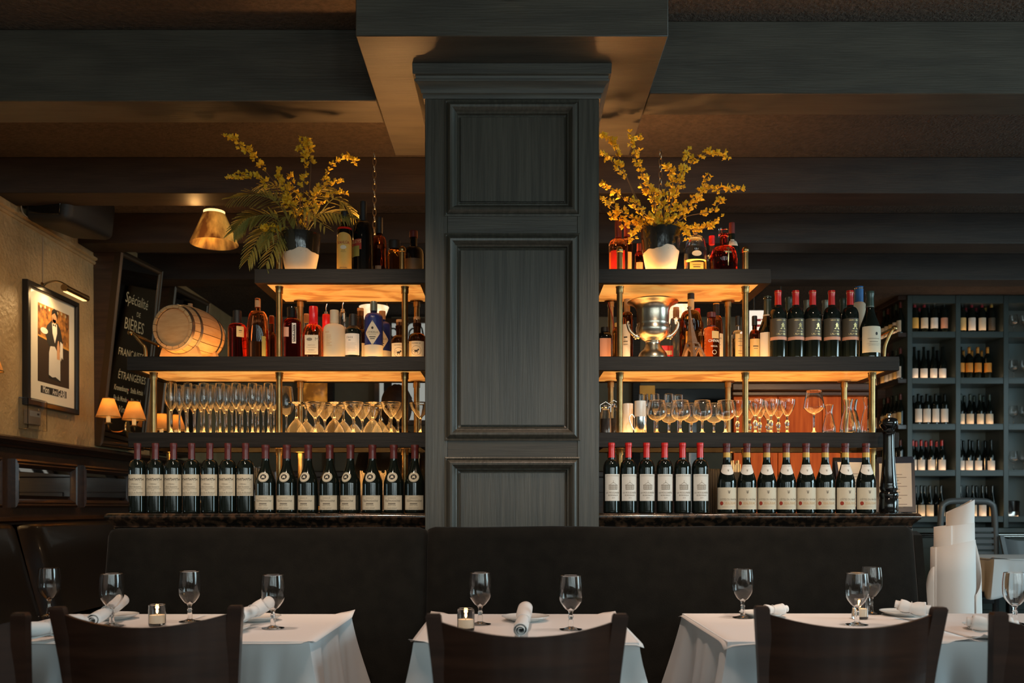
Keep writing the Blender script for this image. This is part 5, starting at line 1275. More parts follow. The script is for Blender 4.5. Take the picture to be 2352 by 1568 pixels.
obj('knob', lat([(0, zm(958.5)), (3 * k_, zm(958.5)), (3 * k_, zm(955)), (5 * k_, zm(953)), (4.5 * k_, zm(950)), (0, zm(949))], 20), 'steel', t)
# hanging chains by the top shelves
def chain(px, y0, y1, d, label):
    zt, zb = Z(y0, d), Z(y1, d); t = thing('hanging_chain', label, 'chain', (X(px, d), d, zb)); n = int((zt - zb) / .030)
    bm = nb(); tube(bm, [(.008 * math.cos(a * PI / 8), 0, .019 * math.sin(a * PI / 8)) for a in range(17)], .0024, 6, False); bmesh.ops.remove_doubles(bm, verts=bm.verts, dist=.0004)
    me = bpy.data.meshes.new('link'); bm.to_mesh(me); bm.free(); setm(me, 60); me.materials.append(M['chainmetal'])
    for i in range(n): link('chain_link', me, None, t, (0, 0, .02 + i * .0305), (0, 0, (i % 2) * PI / 2 + .4))
    obj('hook', bx(-.004, .004, -.004, .004, n * .0305 + .005, zt - zb + .02), 'chainmetal', t)
chain(860, 356, 612, 4.43, 'long twisted metal chain hanging from the beam left of the column')
chain(1517, 352, 612, 4.43, 'long dark chain hanging from the beam behind the yellow blossom')

# ================================================================== LEFT WALL
WX = XL + .001
# framed print: u runs along the wall (towards +Y), v up
py0, py1, pz0, pz1 = 5.505, 6.16, 1.761, 2.516
t = thing('framed_print', 'black framed print of a moustached waiter in a white apron on the cream wall', 'picture', (WX, (py0 + py1) / 2, pz0))
pw, ph = py1 - py0, pz1 - pz0; fw = .036
def pic(u, v, w_): return (w_, u * pw - pw / 2, v * ph)      # u, v in 0..1, w_ proud of the wall
bm = nb(); rectframe(bm, -pw / 2, pw / 2, 0, ph, [(0, 0), (0, .032), (.004, .036), (fw - .006, .036), (fw, .030), (fw, .016)], lambda u, v, b: (b, u, v)); obj('frame', bm, 'frameblack', t, angle=25)
mb = obj('mat_board', bx(.006, .0165, -pw / 2 + fw - .002, pw / 2 - fw + .002, fw - .002, ph - fw + .002), 'matboard', t)
def flat(name, shapes, m, w_, parent=mb):
    bm = nb()
    for s_ in shapes: add2d(bm, s_, lambda x, y: pic(x, y, w_))
    return obj(name, bm, m, parent, normals=False)
flat('print_ground', [rect2d(.225, .835, .215, .60)], 'printdark', .0170)
flat('print_crowd', [poly2d([(.225, .60), (.835, .56), (.835, .86), (.225, .86)])], 'printwarm', .0171)
flat('print_lamps', [disc2d(.28 + .08 * i, .835 + .008 * (i % 2), .016, .013, 10) for i in range(7)], 'goldpaint', .0175)['kind'] = 'stuff'
flat('print_table', [poly2d([(.225, .60), (.225, .585), (.835, .545), (.835, .565)])], 'inkgold', .0174)
flat('print_trousers', [poly2d([(.43, .26), (.66, .25), (.66, .45), (.43, .46)])], 'ink', .0173)
flat('print_apron', [poly2d([(.43, .29), (.50, .275), (.56, .285), (.655, .262), (.655, .50), (.60, .545), (.46, .535), (.435, .48)])], 'apron', .0177)
flat('print_jacket', [poly2d([(.40, .70), (.47, .745), (.60, .745), (.66, .70), (.71, .58), (.69, .54), (.64, .56), (.60, .50), (.54, .545), (.44, .53), (.40, .56), (.37, .62)]), poly2d([(.40, .70), (.37, .62), (.30, .64), (.31, .665), (.37, .66)])], 'ink', .0178)
flat('print_shirt', [poly2d([(.49, .735), (.585, .735), (.59, .66), (.545, .57), (.50, .65)])], 'white', .0182)
flat('print_bow_tie', [poly2d([(.505, .735), (.535, .722), (.565, .735), (.565, .708), (.535, .72), (.505, .708)])], 'ink', .0185)
flat('print_face', [disc2d(.535, .79, .050, .052, 16), rect2d(.505, .565, .735, .77)], 'printskin', .0183)
flat('print_hair', [poly2d([(.485, .80), (.49, .84), (.53, .862), (.58, .85), (.60, .81), (.59, .77), (.575, .80), (.54, .825)]), rect2d(.497, .522, .774, .778)], 'ink', .0187)
flat('print_plate', [disc2d(.34, .645, .07, .026, 16)], 'white', .0186)
flat('print_bottle', [poly2d([(.585, .44), (.64, .44), (.64, .55), (.62, .60), (.605, .60), (.585, .55)])], 'printskin', .0188)
flat('print_towel', [poly2d([(.65, .60), (.70, .585), (.705, .45), (.68, .47), (.66, .43), (.645, .5)])], 'white', .0189)
flat('caption_strip', [rect2d(.28, .78, .125, .185)], 'ink', .0175)
bm = nb()
for body, s_, x, y in (('Mon', .062, .375, .155), ('Ami', .050, .545, .153), ('GABI', .066, .68, .152)):
    v_, f_ = text2d(body, s_, 0, .72, 1, .0006); add2d(bm, ([(x + a / pw, y + b_ / ph) for a, b_ in v_], f_), lambda a, b_: pic(a, b_, .0181))
obj('caption', bm, 'white', mb, normals=False)

# picture light
t = thing('picture_light', 'dark brass tube picture light on an arm above the framed print', 'lamp', (WX, 5.80, 2.52))
bm = nb(); tube(bm, [(.20, -.19, -.03), (.20, .11, -.03)], .021, 16); tb = obj('lamp_tube', bm, 'brass', t)
obj('lamp_slot', bx(.185, .21, -.17, .09, -.0525, -.0495), 'shade_in', tb)
bm = nb(); tube(bm, spl([(.002, -.06, .0), (.03, -.06, .03), (.10, -.05, .04), (.19, -.04, -.012)], 5), .006, 8); obj('arm', bm, 'brass', t)
obj('wall_plate', bx(0, .008, -.08, -.04, -.03, .03, .003), 'brass', t)
bm = nb(); tube(bm, [(.004, -.06, .03), (.004, -.06, .315)], .0028, 6); obj('cord', bm, 'beige', t)
area('picture_light_glow', (WX + .195, 5.76, 2.466), (WX + .02, 5.72, 2.0), .03, .26, 2.0, (1.0, 0.62, 0.26), 150)
# thermostat under a clear guard
t = thing('thermostat', 'beige thermostat inside a clear plastic guard box below the framed print', 'thermostat', (WX, 5.58, 1.61))

bm = nb(); box(bm, 0, .055, -.115, .115, .0, .004); box(bm, 0, .055, -.115, .115, .186, .19); box(bm, 0, .055, -.115, -.111, .004, .186); box(bm, 0, .055, .111, .115, .004, .186); box(bm, .051, .055, -.111, .111, .004, .186); obj('guard', bm, 'plastic', t)
obj('housing', bx(0, .03, -.06, .085, .035, .125, .004), 'beige', t); obj('display', bx(.03, .0312, -.05, .075, .085, .118), 'lcd', t); obj('display_digits', bx(.0312, .0316, .035, .062, .096, .108), 'ink', t)
# loudspeaker under the beam
t = thing('loudspeaker', 'black rounded loudspeaker mounted high on the left wall under the beam', 'speaker', (WX + .20, 5.64, 2.845))
bm = nb(); box(bm, -.14, .18, -.21, .22, 0, .25, .05, 4); obj('cabinet', bm, 'blackmatte', t, rot=(0, .12, -.25))
bm = nb(); box(bm, -.09, .13, -.218, -.212, .04, .21, .002); obj('grille', bm, 'black', t, rot=(0, .12, -.25))
obj('wall_bracket', bx(-.18, -.11, -.03, .03, .10, .16, .004), 'blackmatte', t)
bm = nb(); tube(bm, spl([(-.17, -.17, .25), (-.176, -.19, .15), (-.17, -.18, .05), (-.12, -.1, .02)], 5), .004, 6); obj('cable', bm, 'beige', t)

# leaning gilt-lettered mirrors
def leaning_mirror(label, BL, BR, TL, lines, m2=True):
    BL, BR, TL = Vector(BL), Vector(BR), Vector(TL); u = BR - BL; W = u.length; u.normalize(); v = TL - BL; v = (v - u * v.dot(u)); Hh = v.length; v.normalize(); n = v.cross(u).normalized()
    if n.x < 0: n = -n
    t = thing('wall_mirror', label, 'mirror', tuple(BL))
    def q(a, b_, c): return tuple(u * a + v * b_ + n * c)
    bm = nb(); rectframe(bm, 0, W, 0, Hh, [(0, -.04), (0, .008), (.006, .014), (.014, .008), (.02, .014), (.034, .010), (.042, .002), (.042, 0)], lambda a, b_, c: q(a, b_, c)); obj('frame', bm, 'mirrorframe', t, angle=25)
    bm = nb(); prism(bm, [(.0395, .0395), (W - .0395, .0395), (W - .0395, Hh - .0395), (.0395, Hh - .0395)], lambda a, b_, c: q(a, b_, .001 - c), .006); gs = obj('mirror_glass', bm, 'mirror', t, angle=10)
    # wooden wedge between the leaning frame and the wall
    def wp(p): return (WX + .002 - BL.x, p[1], p[2])
    for nm, a0 in (('side_board', 0.0), ('side_board', W - .012)):
        c4 = [q(a0, 0, -.04), q(a0 + .012, 0, -.04), q(a0 + .012, Hh, -.04), q(a0, Hh, -.04)]
        bm = nb(); A = [bm.verts.new(p) for p in c4]; B = [bm.verts.new(wp(p)) for p in c4]
        bm.faces.new(A); bm.faces.new(B[::-1])
        for i in range(4): bm.faces.new((A[i], A[(i + 1) % 4], B[(i + 1) % 4], B[i]))
        obj(nm, bm, 'darkwood', t)
    for body, size, a, b_, m, kw in lines:
        if isinstance(body, str): sh = text2d(body, size, **kw)
        else: sh = body
        bm = nb(); add2d(bm, sh, lambda x, y: q(W * a + x, Hh * b_ + y, .0025)); obj('gilt_lettering', bm, m, gs, normals=False)
    return t, q, W, Hh
ln = [('Spécialité', .135, .50, .735, 'goldpaint', dict(shear=.12, sx=.86)), ('DE', .062, .57, .655, 'goldpaint', {}), ('BIÈRES', .150, .50, .575, 'goldpaint', dict(sx=.88)), ('FRANÇAISES', .095, .50, .395, 'goldpaint', dict(sx=.92)),
      ('et', .075, .66, .325, 'goldpaint', dict(shear=.3)), ('ÉTRANGÈRES', .098, .58, .250, 'goldpaint', dict(sx=.92)), ('Kronenbourg', .068, .36, .170, 'goldpaint', dict(sx=.72, bold=.001)), ('•', .08, .52, .168, 'redpaint', {}), ('Stella Artois', .068, .72, .170, 'goldpaint', dict(sx=.72, bold=.001)),
      ('Fin du Monde', .066, .36, .105, 'goldpaint', dict(sx=.68, bold=.001)), ('•', .08, .53, .103, 'redpaint', {}), ('Bière Lind', .066, .72, .105, 'goldpaint', dict(sx=.72, bold=.001)), ('Vins Sélects', .085, .58, .040, 'goldpaint', dict(shear=.25))]
leaning_mirror('tall leaning mirror lettered in gold with beer names, beside the barrel', (-2.915, 6.455, 1.575), (-2.84, 7.03, 1.575), (-2.755, 6.455, 2.955), [(a, b_ * .80, c - .02, .17 + d_ * .83, e, dict(f, sx=f.get('sx', 1) * .88)) for a, b_, c, d_, e, f in ln])
leaning_mirror('second leaning mirror further along the left wall, behind the barrel', (-2.915, 7.48, 1.575), (-2.84, 8.12, 1.575), (-2.755, 7.48, 2.955), [])


def sconce(label, plate, shades):
    P0 = Vector(plate); t = thing('wall_sconce', label, 'sconce', plate, 0, 'twin shade sconces on the left wall')
    bm = nb(); lathe(bm, [(0, -.03), (.062, -.03), (.066, -.024), (.058, -.014), (.03, -.004), (.012, .004), (0, .008)], 28, fn=lambda a, r, z: (r * .62 * math.sin(a), -r * math.cos(a)), mtx=Matrix.Rotation(-PI / 2, 4, 'Z') @ Matrix.Rotation(PI / 2, 4, 'X')); obj('oval_plate', bm, 'brass_bright', t)
    for sx_, sy_, sz_ in shades:
        c = Vector((sx_, sy_, sz_)) - P0
        bm = nb(); tube(bm, spl([(.005, 0, 0), (c.x * .5, c.y * .4, -.035), (c.x * .95, c.y * .9, -.045), (c.x, c.y, c.z - .10)], 6), .006, 8); obj('arm', bm, 'brass_bright', t)
        bm = nb(); lathe(bm, [(0, c.z - .105), (.024, c.z - .105), (.026, c.z - .098), (.014, c.z - .092), (0, c.z - .092)], 20, c=(c.x, c.y, 0)); obj('drip_pan', bm, 'brass', t)
        bm = nb(); lathe(bm, [(0, c.z - .092), (.0135, c.z - .092), (.0135, c.z + .01), (0, c.z + .012)], 16, c=(c.x, c.y, 0)); obj('candle_tube', bm, 'candletube', t)
        bm = nb(); lathe(bm, [(.080, c.z - .058), (.036, c.z + .070), (.034, c.z + .070), (.077, c.z - .056)], 32, c=(c.x, c.y, 0)); s_ = obj('lamp_shade', bm, 'shade', t)
        bm = nb(); lathe(bm, [(.0355, c.z + .066), (.0375, c.z + .066), (.0365, c.z + .0715), (.0345, c.z + .0715)], 32, c=(c.x, c.y, 0)); lathe(bm, [(.0795, c.z - .059), (.0815, c.z - .059), (.0800, c.z - .054), (.078, c.z - .054)], 32, c=(c.x, c.y, 0)); tr = obj('shade_trim', bm, 'brass', s_); tr['kind'] = 'stuff'
        bm = nb(); bmesh.ops.create_uvsphere(bm, u_segments=14, v_segments=10, radius=.020, matrix=Matrix.Translation((c.x, c.y, c.z + .022))); obj('bulb', bm, 'bulb', t)
        point('sconce_lamp', (sx_, sy_, sz_ + .052), 0.6, (1.0, 0.55, 0.2), .015)
def sp(px, py, d): return tuple(P(px, py, d))
sconce('twin shade brass sconce in front of the lettered mirror', (-2.80, 6.60, Z(985, 6.60)), [sp(308, 945, 6.32), sp(249, 938, 6.18)])
sconce('twin shade brass sconce between the two mirrors, behind the flutes', (-2.86, 7.28, Z(1000, 7.28)), [sp(371, 970, 7.15), sp(404, 972, 7.42)])

sconce('twin shade brass sconce on the wall left of the framed print, outside the frame', (-2.93, 4.72, 1.80), [(-2.78, 4.62, 1.92), (-2.78, 4.84, 1.92)])
for y in (4.6, 5.9): spot('left_wall_fill', (-1.9, y, 3.0), (XL, y + .2, 1.45), 42, (1.0, 0.62, 0.28), 100, 1.0, .06)  # added fill spots without a fixture, they brighten the left wall
# cone pendant between the beams
d = 5.82
t = thing('pendant_lamp', 'hammered brass cone pendant lamp glowing at its top, left of the palm fronds', 'lamp', (X(492, d), d, Z(560, d)))
k_ = d / F
obj('cone_shade', lat([(54 * k_, 0), (25 * k_, 68 * k_), (23 * k_, 68 * k_), (52 * k_, 0)], 40), 'mica', t)
obj('glowing_collar', lat([(0, 66 * k_), (23.5 * k_, 66.5 * k_), (24 * k_, 74 * k_), (0, 75 * k_)], 32), 'shade_in', t)
bm = nb(); tube(bm, [(0, 0, 75 * k_), (0, 0, ZC2 - Z(560, d))], .004, 8); obj('cord', bm, 'blackmatte', t)
point('pendant_glow', (X(492, d), d - .35, Z(540, d)), 1.6, (1.0, 0.5, 0.15), .03)
# alabaster bowl pendants at the back
for i, (px, d, w_, ya, yb) in enumerate([(859, 7.7, 34, 705, 737), (1553, 7.7, 30, 700, 742)]):
    t = thing('bowl_pendant', 'lit alabaster bowl pendant lamp seen behind the shelf %s of the column' % ('left', 'right')[i], 'lamp', (X(px, d), d, Z(yb, d)), 0, 'alabaster bowl pendants'); k_ = d / F
    obj('bowl', lat([(0, 0), (w_ * .6 * k_, .004), (w_ * .8 * k_, 14 * k_), (w_ * k_, (yb - ya) * k_), (w_ * .97 * k_, (yb - ya) * k_), (w_ * .76 * k_, 15 * k_), (0, .012)], 32), 'alabaster', t)
    for a in range(3):
        bm = nb(); tube(bm, [(w_ * .95 * k_ * math.cos(a * 2.1), w_ * .95 * k_ * math.sin(a * 2.1), (yb - ya) * k_), (0, 0, ZC2 - Z(yb, d))], .003, 6); obj('rod', bm, 'brass', t)
    point('bowl_lamp', (X(px, d), d, Z(ya, d) + .10), 4, (1.0, 0.66, 0.34), .05)
# amber wall lamp on the back wall
d = 9.5
t = thing('wall_lamp', 'glowing amber half round wall lamp on the back wall behind the coupes', 'lamp', (X(724, d), d, Z(925, d)))
obj('amber_shade', lat([(0, 0), (.115, 0), (.125, .01), (.125, .225), (.115, .235), (0, .235)], 28, fn=lambda a, r, z: (r * math.sin(a), -abs(r * math.cos(a)) * .6 if math.cos(a) > 0 else 0)), 'amberlamp', t)
obj('wall_plate', bx(-.05, .05, .001, .04, .05, .19, .004), 'brass', t)

# lit mahogany partition and sign behind the right shelves
d = 6.5
t = thing('mahogany_partition', 'lit reddish mahogany partition with dark top rail behind the carafes', 'partition', (X(1845, d), d + .1, 0))
x0, x1 = X(1690, d) - X(1845, d), X(2000, d) - X(1845, d)
for i in range(3): obj('panel', bx(x0 + (x1 - x0) * i / 3 + .002, x0 + (x1 - x0) * (i + 1) / 3 - .002, -.03, .03, 0, Z(908, d), .003), 'redwood', t)
obj('top_rail', bx(x0 - .02, x1 + .02, -.08, .08, Z(907.5, d), Z(898, d), .006), 'darkwood', t); obj('cornice', bx(x0 - .03, x1 + .03, -.12, .12, Z(897.5, d), Z(880, d), .008), 'darkwood', t)
spot('partition_fill', (2.05, 5.2, 1.75), (2.1, 6.5, 1.45), 75, (1.0, 0.56, 0.2), 100, .8, .05)  # unseen spot added only to brighten the red panels
d = 7.2
t = thing('hanging_board', 'long dark board with a yellow end hanging behind the balloon glasses', 'board', (X(1590, d), d, Z(925, d)))
obj('board', bx(X(1475, d) - X(1590, d), X(1688, d) - X(1590, d), -.02, .02, 0, Z(893, d) - Z(925, d), .004), 'black', t); obj('yellow_end', bx(X(1468, d) - X(1590, d), X(1503, d) - X(1590, d), -.03, -.021, .02, Z(886, d) - Z(925, d), .002), 'yellowlabel', t)
obj('post', bx(-.03, .03, -.02, .02, -Z(925, d), -.001), 'darkwood', t)
d = 7.4
t = thing('exit_sign', 'backlit white sign with red letters hanging behind the red capped bottles', 'sign', (X(1765, d), d, Z(795, d)))
hw, hh = 44 * d / F, 82 * d / F
obj('box', bx(-hw - .008, hw + .008, 0, .05, -.008, hh + .008, .004), 'blackmatte', t); fc = obj('face', bx(-hw, hw, -.003, -.0005, 0, hh), 'sign', t)
bm = nb(); add2d(bm, at2d(text2d('EXIT', .155, 0, .72, 1, .003), 0, hh * .55), lambda x, y: (x, -.004, y)); obj('lettering', bm, 'redpaint', fc, normals=False)
for s in (-1, 1):
    bm = nb(); tube(bm, [(s * hw * .7, .025, hh + .008), (s * hw * .7, .025, ZC2 - Z(795, d))], .005, 6); obj('hanger', bm, 'blackmatte', t)

# bartender: only the crown of the head shows above the coupes
def person(px, d, top_z, label):
    t = thing('person', label, 'person', (X(px, d), d, 0), PI - .3); s = top_z / 1.76
    J = {'pel': (0, 0, .96), 'chest': (0, .01, 1.30), 'neck': (0, .0, 1.47), 'nk2': (0, -.01, 1.53), 'shL': (.17, 0, 1.42), 'elL': (.23, .02, 1.14), 'wrL': (.20, -.20, 1.08), 'shR': (-.17, 0, 1.42), 'elR': (-.23, .02, 1.14), 'wrR': (-.20, -.20, 1.08),
         'hpL': (.09, 0, .92), 'knL': (.10, -.01, .50), 'anL': (.10, .02, .08), 'toL': (.11, -.14, .035), 'hpR': (-.09, 0, .92), 'knR': (-.10, -.01, .50), 'anR': (-.10, .02, .08), 'toR': (-.11, -.14, .035)}
    E = [('pel', 'chest'), ('chest', 'neck'), ('neck', 'nk2'), ('neck', 'shL'), ('shL', 'elL'), ('elL', 'wrL'), ('neck', 'shR'), ('shR', 'elR'), ('elR', 'wrR'), ('pel', 'hpL'), ('hpL', 'knL'), ('knL', 'anL'), ('anL', 'toL'), ('pel', 'hpR'), ('hpR', 'knR'), ('knR', 'anR'), ('anR', 'toR')]
    Rd = dict(pel=.135, chest=.145, neck=.07, nk2=.055, sh=.065, el=.045, wr=.030, hp=.095, kn=.062, an=.042, to=.035)
    names = list(J); me = bpy.data.meshes.new('body'); me.from_pydata([Vector(J[n]) * s for n in names], [(names.index(a), names.index(b_)) for a, b_ in E], [])
    o = link('body', me, 'shirt', t); sk = o.modifiers.new('skin', 'SKIN')
    for i, n in enumerate(names):
        r = Rd.get(n, Rd.get(n[:2], .05)) * s; me.skin_vertices[0].data[i].radius = (r, r * (.75 if n in ('pel', 'chest') else 1)); me.skin_vertices[0].data[i].use_root = n == 'pel'
    ss = o.modifiers.new('subd', 'SUBSURF'); ss.levels = 2; ss.render_levels = 2
    bm = nb(); bmesh.ops.create_uvsphere(bm, u_segments=28, v_segments=20, radius=1)
    for v in bm.verts:
        x, y, z = v.co; w_ = .076 * (1 - .18 * max(0, -z)); v.co = (x * w_, y * .098 - .012 + (-.012 * max(0, -z) if y < 0 else 0), 1.645 + z * .115)
        if y < -.85 and abs(x) < .22 and -.25 < z < .1: v.co.y -= .016
    bmesh.ops.scale(bm, vec=(s, s, s), verts=bm.verts); hd = obj('head', bm, 'skin', t, angle=80)
    for sx in (-1, 1):
        bm = nb(); bmesh.ops.create_icosphere(bm, subdivisions=2, radius=.012 * s, matrix=Matrix.Translation((sx * .03 * s, -.10 * s, 1.645 * s))); obj('eye', bm, 'white', hd)
        bm = nb(); bmesh.ops.create_icosphere(bm, subdivisions=2, radius=.022 * s, matrix=Matrix.Translation((sx * .076 * s, 0, 1.635 * s)) @ Matrix.Diagonal((.35, .8, 1.4, 1))); obj('ear', bm, 'skin', hd)
    bm = nb(); box(bm, -.022 * s, .022 * s, -.118 * s, -.108 * s, 1.588 * s, 1.594 * s, .002); obj('mouth', bm, 'inkred', hd)
    bm = nb(); bmesh.ops.create_uvsphere(bm, u_segments=32, v_segments=22, radius=1); rg = random.Random(5)
    bmesh.ops.delete(bm, geom=[v for v in bm.verts if (v.co.z < .35 and v.co.y < -.45) or v.co.z < -.85 or (v.co.z < -.2 and v.co.y < .0)], context='VERTS')
    for v in bm.verts: x, y, z = v.co; k_ = 1 + rg.uniform(-.03, .04); v.co = (x * .086 * k_ * s, (y * .108 * k_ - .005) * s, (1.648 + z * .126 * k_) * s)
    obj('hair', bm, 'hair', t, angle=80)
    for sx in (-1, 1):
        hb = Vector((sx * .20, -.20, 1.08)) * s; bm = nb(); bmesh.ops.create_uvsphere(bm, u_segments=14, v_segments=10, radius=1, matrix=Matrix.Translation(hb + Vector((0, -.05, -.005))) @ Matrix.Diagonal((.038, .05, .016, 1))); h_ = obj('hand', bm, 'skin', t, angle=80)
        for f in range(4):
            b0 = hb + Vector(((f - 1.5) * .018, -.085, -.004)); L_ = (.060, .070, .066, .050)[f]; bm = nb(); tube(bm, [b0, b0 + Vector((0, -L_ * .5, .004)), b0 + Vector((0, -L_ * .85, -.008)), b0 + Vector((0, -L_, -.022))], [.009, .0085, .008, .006], 8); obj('finger', bm, 'skin', h_)
        b0 = hb + Vector((-sx * .034, -.03, 0)); bm = nb(); tube(bm, [b0, b0 + Vector((-sx * .022, -.022, 0)), b0 + Vector((-sx * .026, -.05, -.006))], [.0105, .010, .007], 8); obj('thumb', bm, 'skin', h_)
    bm = nb(); lathe(bm, [(.15 * s, .58 * s), (.145 * s, .95 * s), (.141 * s, 1.02 * s), (.145 * s, 1.02 * s), (.155 * s, .58 * s)], 28, fn=lambda a, r, z: (r * 1.12 * math.sin(a), -r * math.cos(a))); obj('apron', bm, 'apron', t)
person(911, 5.25, Z(889, 5.25), 'person with dark brown hair behind the bar, only the top of the head showing')

# ================================================================== WINE RACK, far right
d = 8.6; sR = F / d
t = thing('wine_rack', 'tall blue grey wine rack with lit shelves full of bottles, far right', 'rack', (4.8, 8.8, 0)); ox, oy = 4.8, 8.8
RX0, RX1 = X(2085, d), XR - .02
SH = [Z(p, d) for p in (763, 869, 975, 1081, 1187)]
cols = [X(2090, d), X(2201, d), X(2311, d), X(2421, d)]
DIV = .024
for x in cols: obj('upright', bx(x - DIV - ox, x + DIV - ox, d - oy, d + .34 - oy, .95, 3.135, .003), 'rackpaint', t)
for i in range(3):
    for z in SH:
        obj('shelf', bx(cols[i] + DIV - ox, cols[i + 1] - DIV - ox, d + .004 - oy, d + .33 - oy, z - .048, z, .002), 'rackpaint', t)
    obj('header', bx(cols[i] + DIV - ox, cols[i + 1] - DIV - ox, d + .004 - oy, d + .33 - oy, 3.06, 3.135, .002), 'rackpaint', t)
    obj('back_panel', bx(cols[i] + DIV - ox, cols[i + 1] - DIV - ox, d + .33 - oy, d + .345 - oy, .95, 3.135), 'rackback', t)
    obj('cabinet_door', bx(cols[i] + .01 - ox, cols[i + 1] - .01 - ox, d - .02 - oy, d + .30 - oy, .08, .86, .006), 'rackpaint', t)
    obj('door_panel', bx(cols[i] + .07 - ox, cols[i + 1] - .07 - ox, d - .028 - oy, d - .02 - oy, .18, .76, .004), 'rackpaint', t)
obj('worktop', bx(RX0 - .02 - ox, RX1 - ox, d - .05 - oy, d + .34 - oy, .90, .95, .006), 'rackpaint', t)
obj('plinth', bx(RX0 - ox, RX1 - ox, d + .02 - oy, d + .30 - oy, 0, .08), 'blackmatte', t)
for z in (.885, .868): 
    bm = nb(); tube(bm, [(RX0 - ox, d - .055 - oy, z), (RX1 - ox, d - .055 - oy, z)], .005, 8); obj('chrome_rail', bm, 'steel', t)
M['led'] = glow('warm_shelf_light', (1.0, 0.58, 0.32), 13.0)
for i in range(3):
    for z in SH:
        s_ = obj('light_strip', bx(cols[i] + DIV + .02 - ox, cols[i + 1] - DIV - .02 - ox, d + .024 - oy, d + .034 - oy, z + .0005, z + .004), 'led', t)
        obj('strip_lip', bx(cols[i] + DIV - ox, cols[i + 1] - DIV - ox, d + .006 - oy, d + .018 - oy, z, z + .008), 'rackpaint', s_)
# side of the rack, facing the bar
SX0, SX1 = RX0 - .085, RX0 - .003
obj('side_back', bx(SX1 - ox, SX1 + .004 - ox, 8.61 - oy, 9.59 - oy, 0, 3.135), 'darkwood', t)
for y in (9.10, 9.565): obj('side_upright', bx(SX0 - ox, SX1 - ox, y - oy, y + .022 - oy, .0, 3.135, .002), 'darkwood', t)
for z in SH + [3.135]:
    obj('side_shelf', bx(SX0 - ox, SX1 - ox, 8.615 - oy, 9.59 - oy, z - .04, z, .002), 'darkwood', t)
    if z < 3.1:
        s_ = obj('side_light_strip', bx(SX0 + .002 - ox, SX0 + .006 - ox, 8.63 - oy, 9.56 - oy, z + .0005, z + .003), 'led', t)
        obj('strip_lip', bx(SX0 - .004 - ox, SX0 - ox, 8.615 - oy, 9.59 - oy, z - .01, z + .006), 'darkwood', s_)

_rm = {}
def rack_bottle(kind, label, x, y, z, capm, labm, l0, l1, rot=0, h=.302, R=.0365, group='bottles in the wine rack'):
    key = (kind, round(h, 3), round(R, 4), l0, l1)
    if key not in _rm:
        pr, n = prof_bottle(kind, R, h); rf = rat(pr)
        bm = lat(pr, 20); bmesh.ops.recalc_face_normals(bm, faces=bm.faces); b1 = bpy.data.meshes.new('body'); bm.to_mesh(b1); bm.free(); setm(b1); b1.materials.append(M['glassgreen'])
        _rm[key] = (b1, rf, n, pr)
    b1, rf, n, pr = _rm[key]
    def part(nm, mk, mt):
        k2 = (key, nm, mt)
        if k2 not in _rm:
            bm = mk(); me = bpy.data.meshes.new(nm); bm.to_mesh(me); bm.free(); setm(me); me.materials.append(M[mt]); _rm[k2] = me
        return _rm[k2]
    t = thing('wine_bottle', label, 'bottle', (x, y, z), rot, group)
    link('body', b1, None, t)
    if capm: link('capsule', part('capsule', lambda: lat([(rf(h * f) + .0009, h * f) for f in (.80, .86, .92, .955, .985)] + [(0, h * 1.002)], 14), capm), None, t)
    if labm:
        def mk():
            bm = nb(); g = wrapper(rf, .0008); grid(bm, 10, 3, lambda u, v: g((u * 2 - 1) * 1.35 * R, (l0 + (l1 - l0) * v) * h)); return bm
        link('paper_label', part('paper_label', mk, labm), None, t)
    return t


M['rosecap'] = mat('dull_red_capsule', (0.30, 0.02, 0.03), 0.35)
RN = ['top', 'second', 'third', 'fourth', 'bottom']
rackdata = [
    (0, 0, [2110, 2132, 2155, 2178], 'bordeaux', [('rosecap', 'yellowlabel'), ('rosecap', 'cream'), (None, 'white'), (None, 'pinkband')], .16, .48),
    (0, 1, [2220, 2242, 2266, 2288], 'bordeaux', [(None, 'goldlabel'), ('rosecap', 'white'), ('rosecap', 'cream'), ('goldcap', 'olivelabel')], .10, .48),
    (1, 0, [2109, 2131, 2153, 2174], 'burgundy', [(None, 'white')] * 4, .03, .33),
    (1, 1, [2214, 2230, 2253, 2277], 'bordeaux', [(None, 'orangelabel'), ('orangelabel', 'orangelabel'), ('orangelabel', 'orangelabel'), ('orangelabel', 'orangelabel')], .22, .50),
    (2, 0, [2118, 2138, 2158, 2179], 'bordeaux', [(None, 'white')] * 4, .10, .52),
    (2, 1, [2215, 2238, 2261, 2283], 'burgundy', [('greencap', 'cream')] * 4, .03, .36),
    (3, 0, [2103, 2124, 2148, 2173], 'burgundy', [('redcap', 'white')] * 4, .03, .36),
    (3, 1, [2211, 2232, 2257, 2287], 'burgundy', [(None, 'white')] * 4, .03, .33),
    (4, 0, [2103, 2121, 2145, 2171], 'burgundy', [(None, 'cream')] * 4, .03, .38),
    (4, 1, [2216, 2245, 2267, 2290], 'burgundy', [(None, 'cream'), (None, 'cream'), (None, 'white'), (None, 'goldlabel')], .03, .38)]
LN = dict(white='white', cream='cream', yellowlabel='yellow', pinkband='copper', goldlabel='gold', olivelabel='dark', orangelabel='orange')
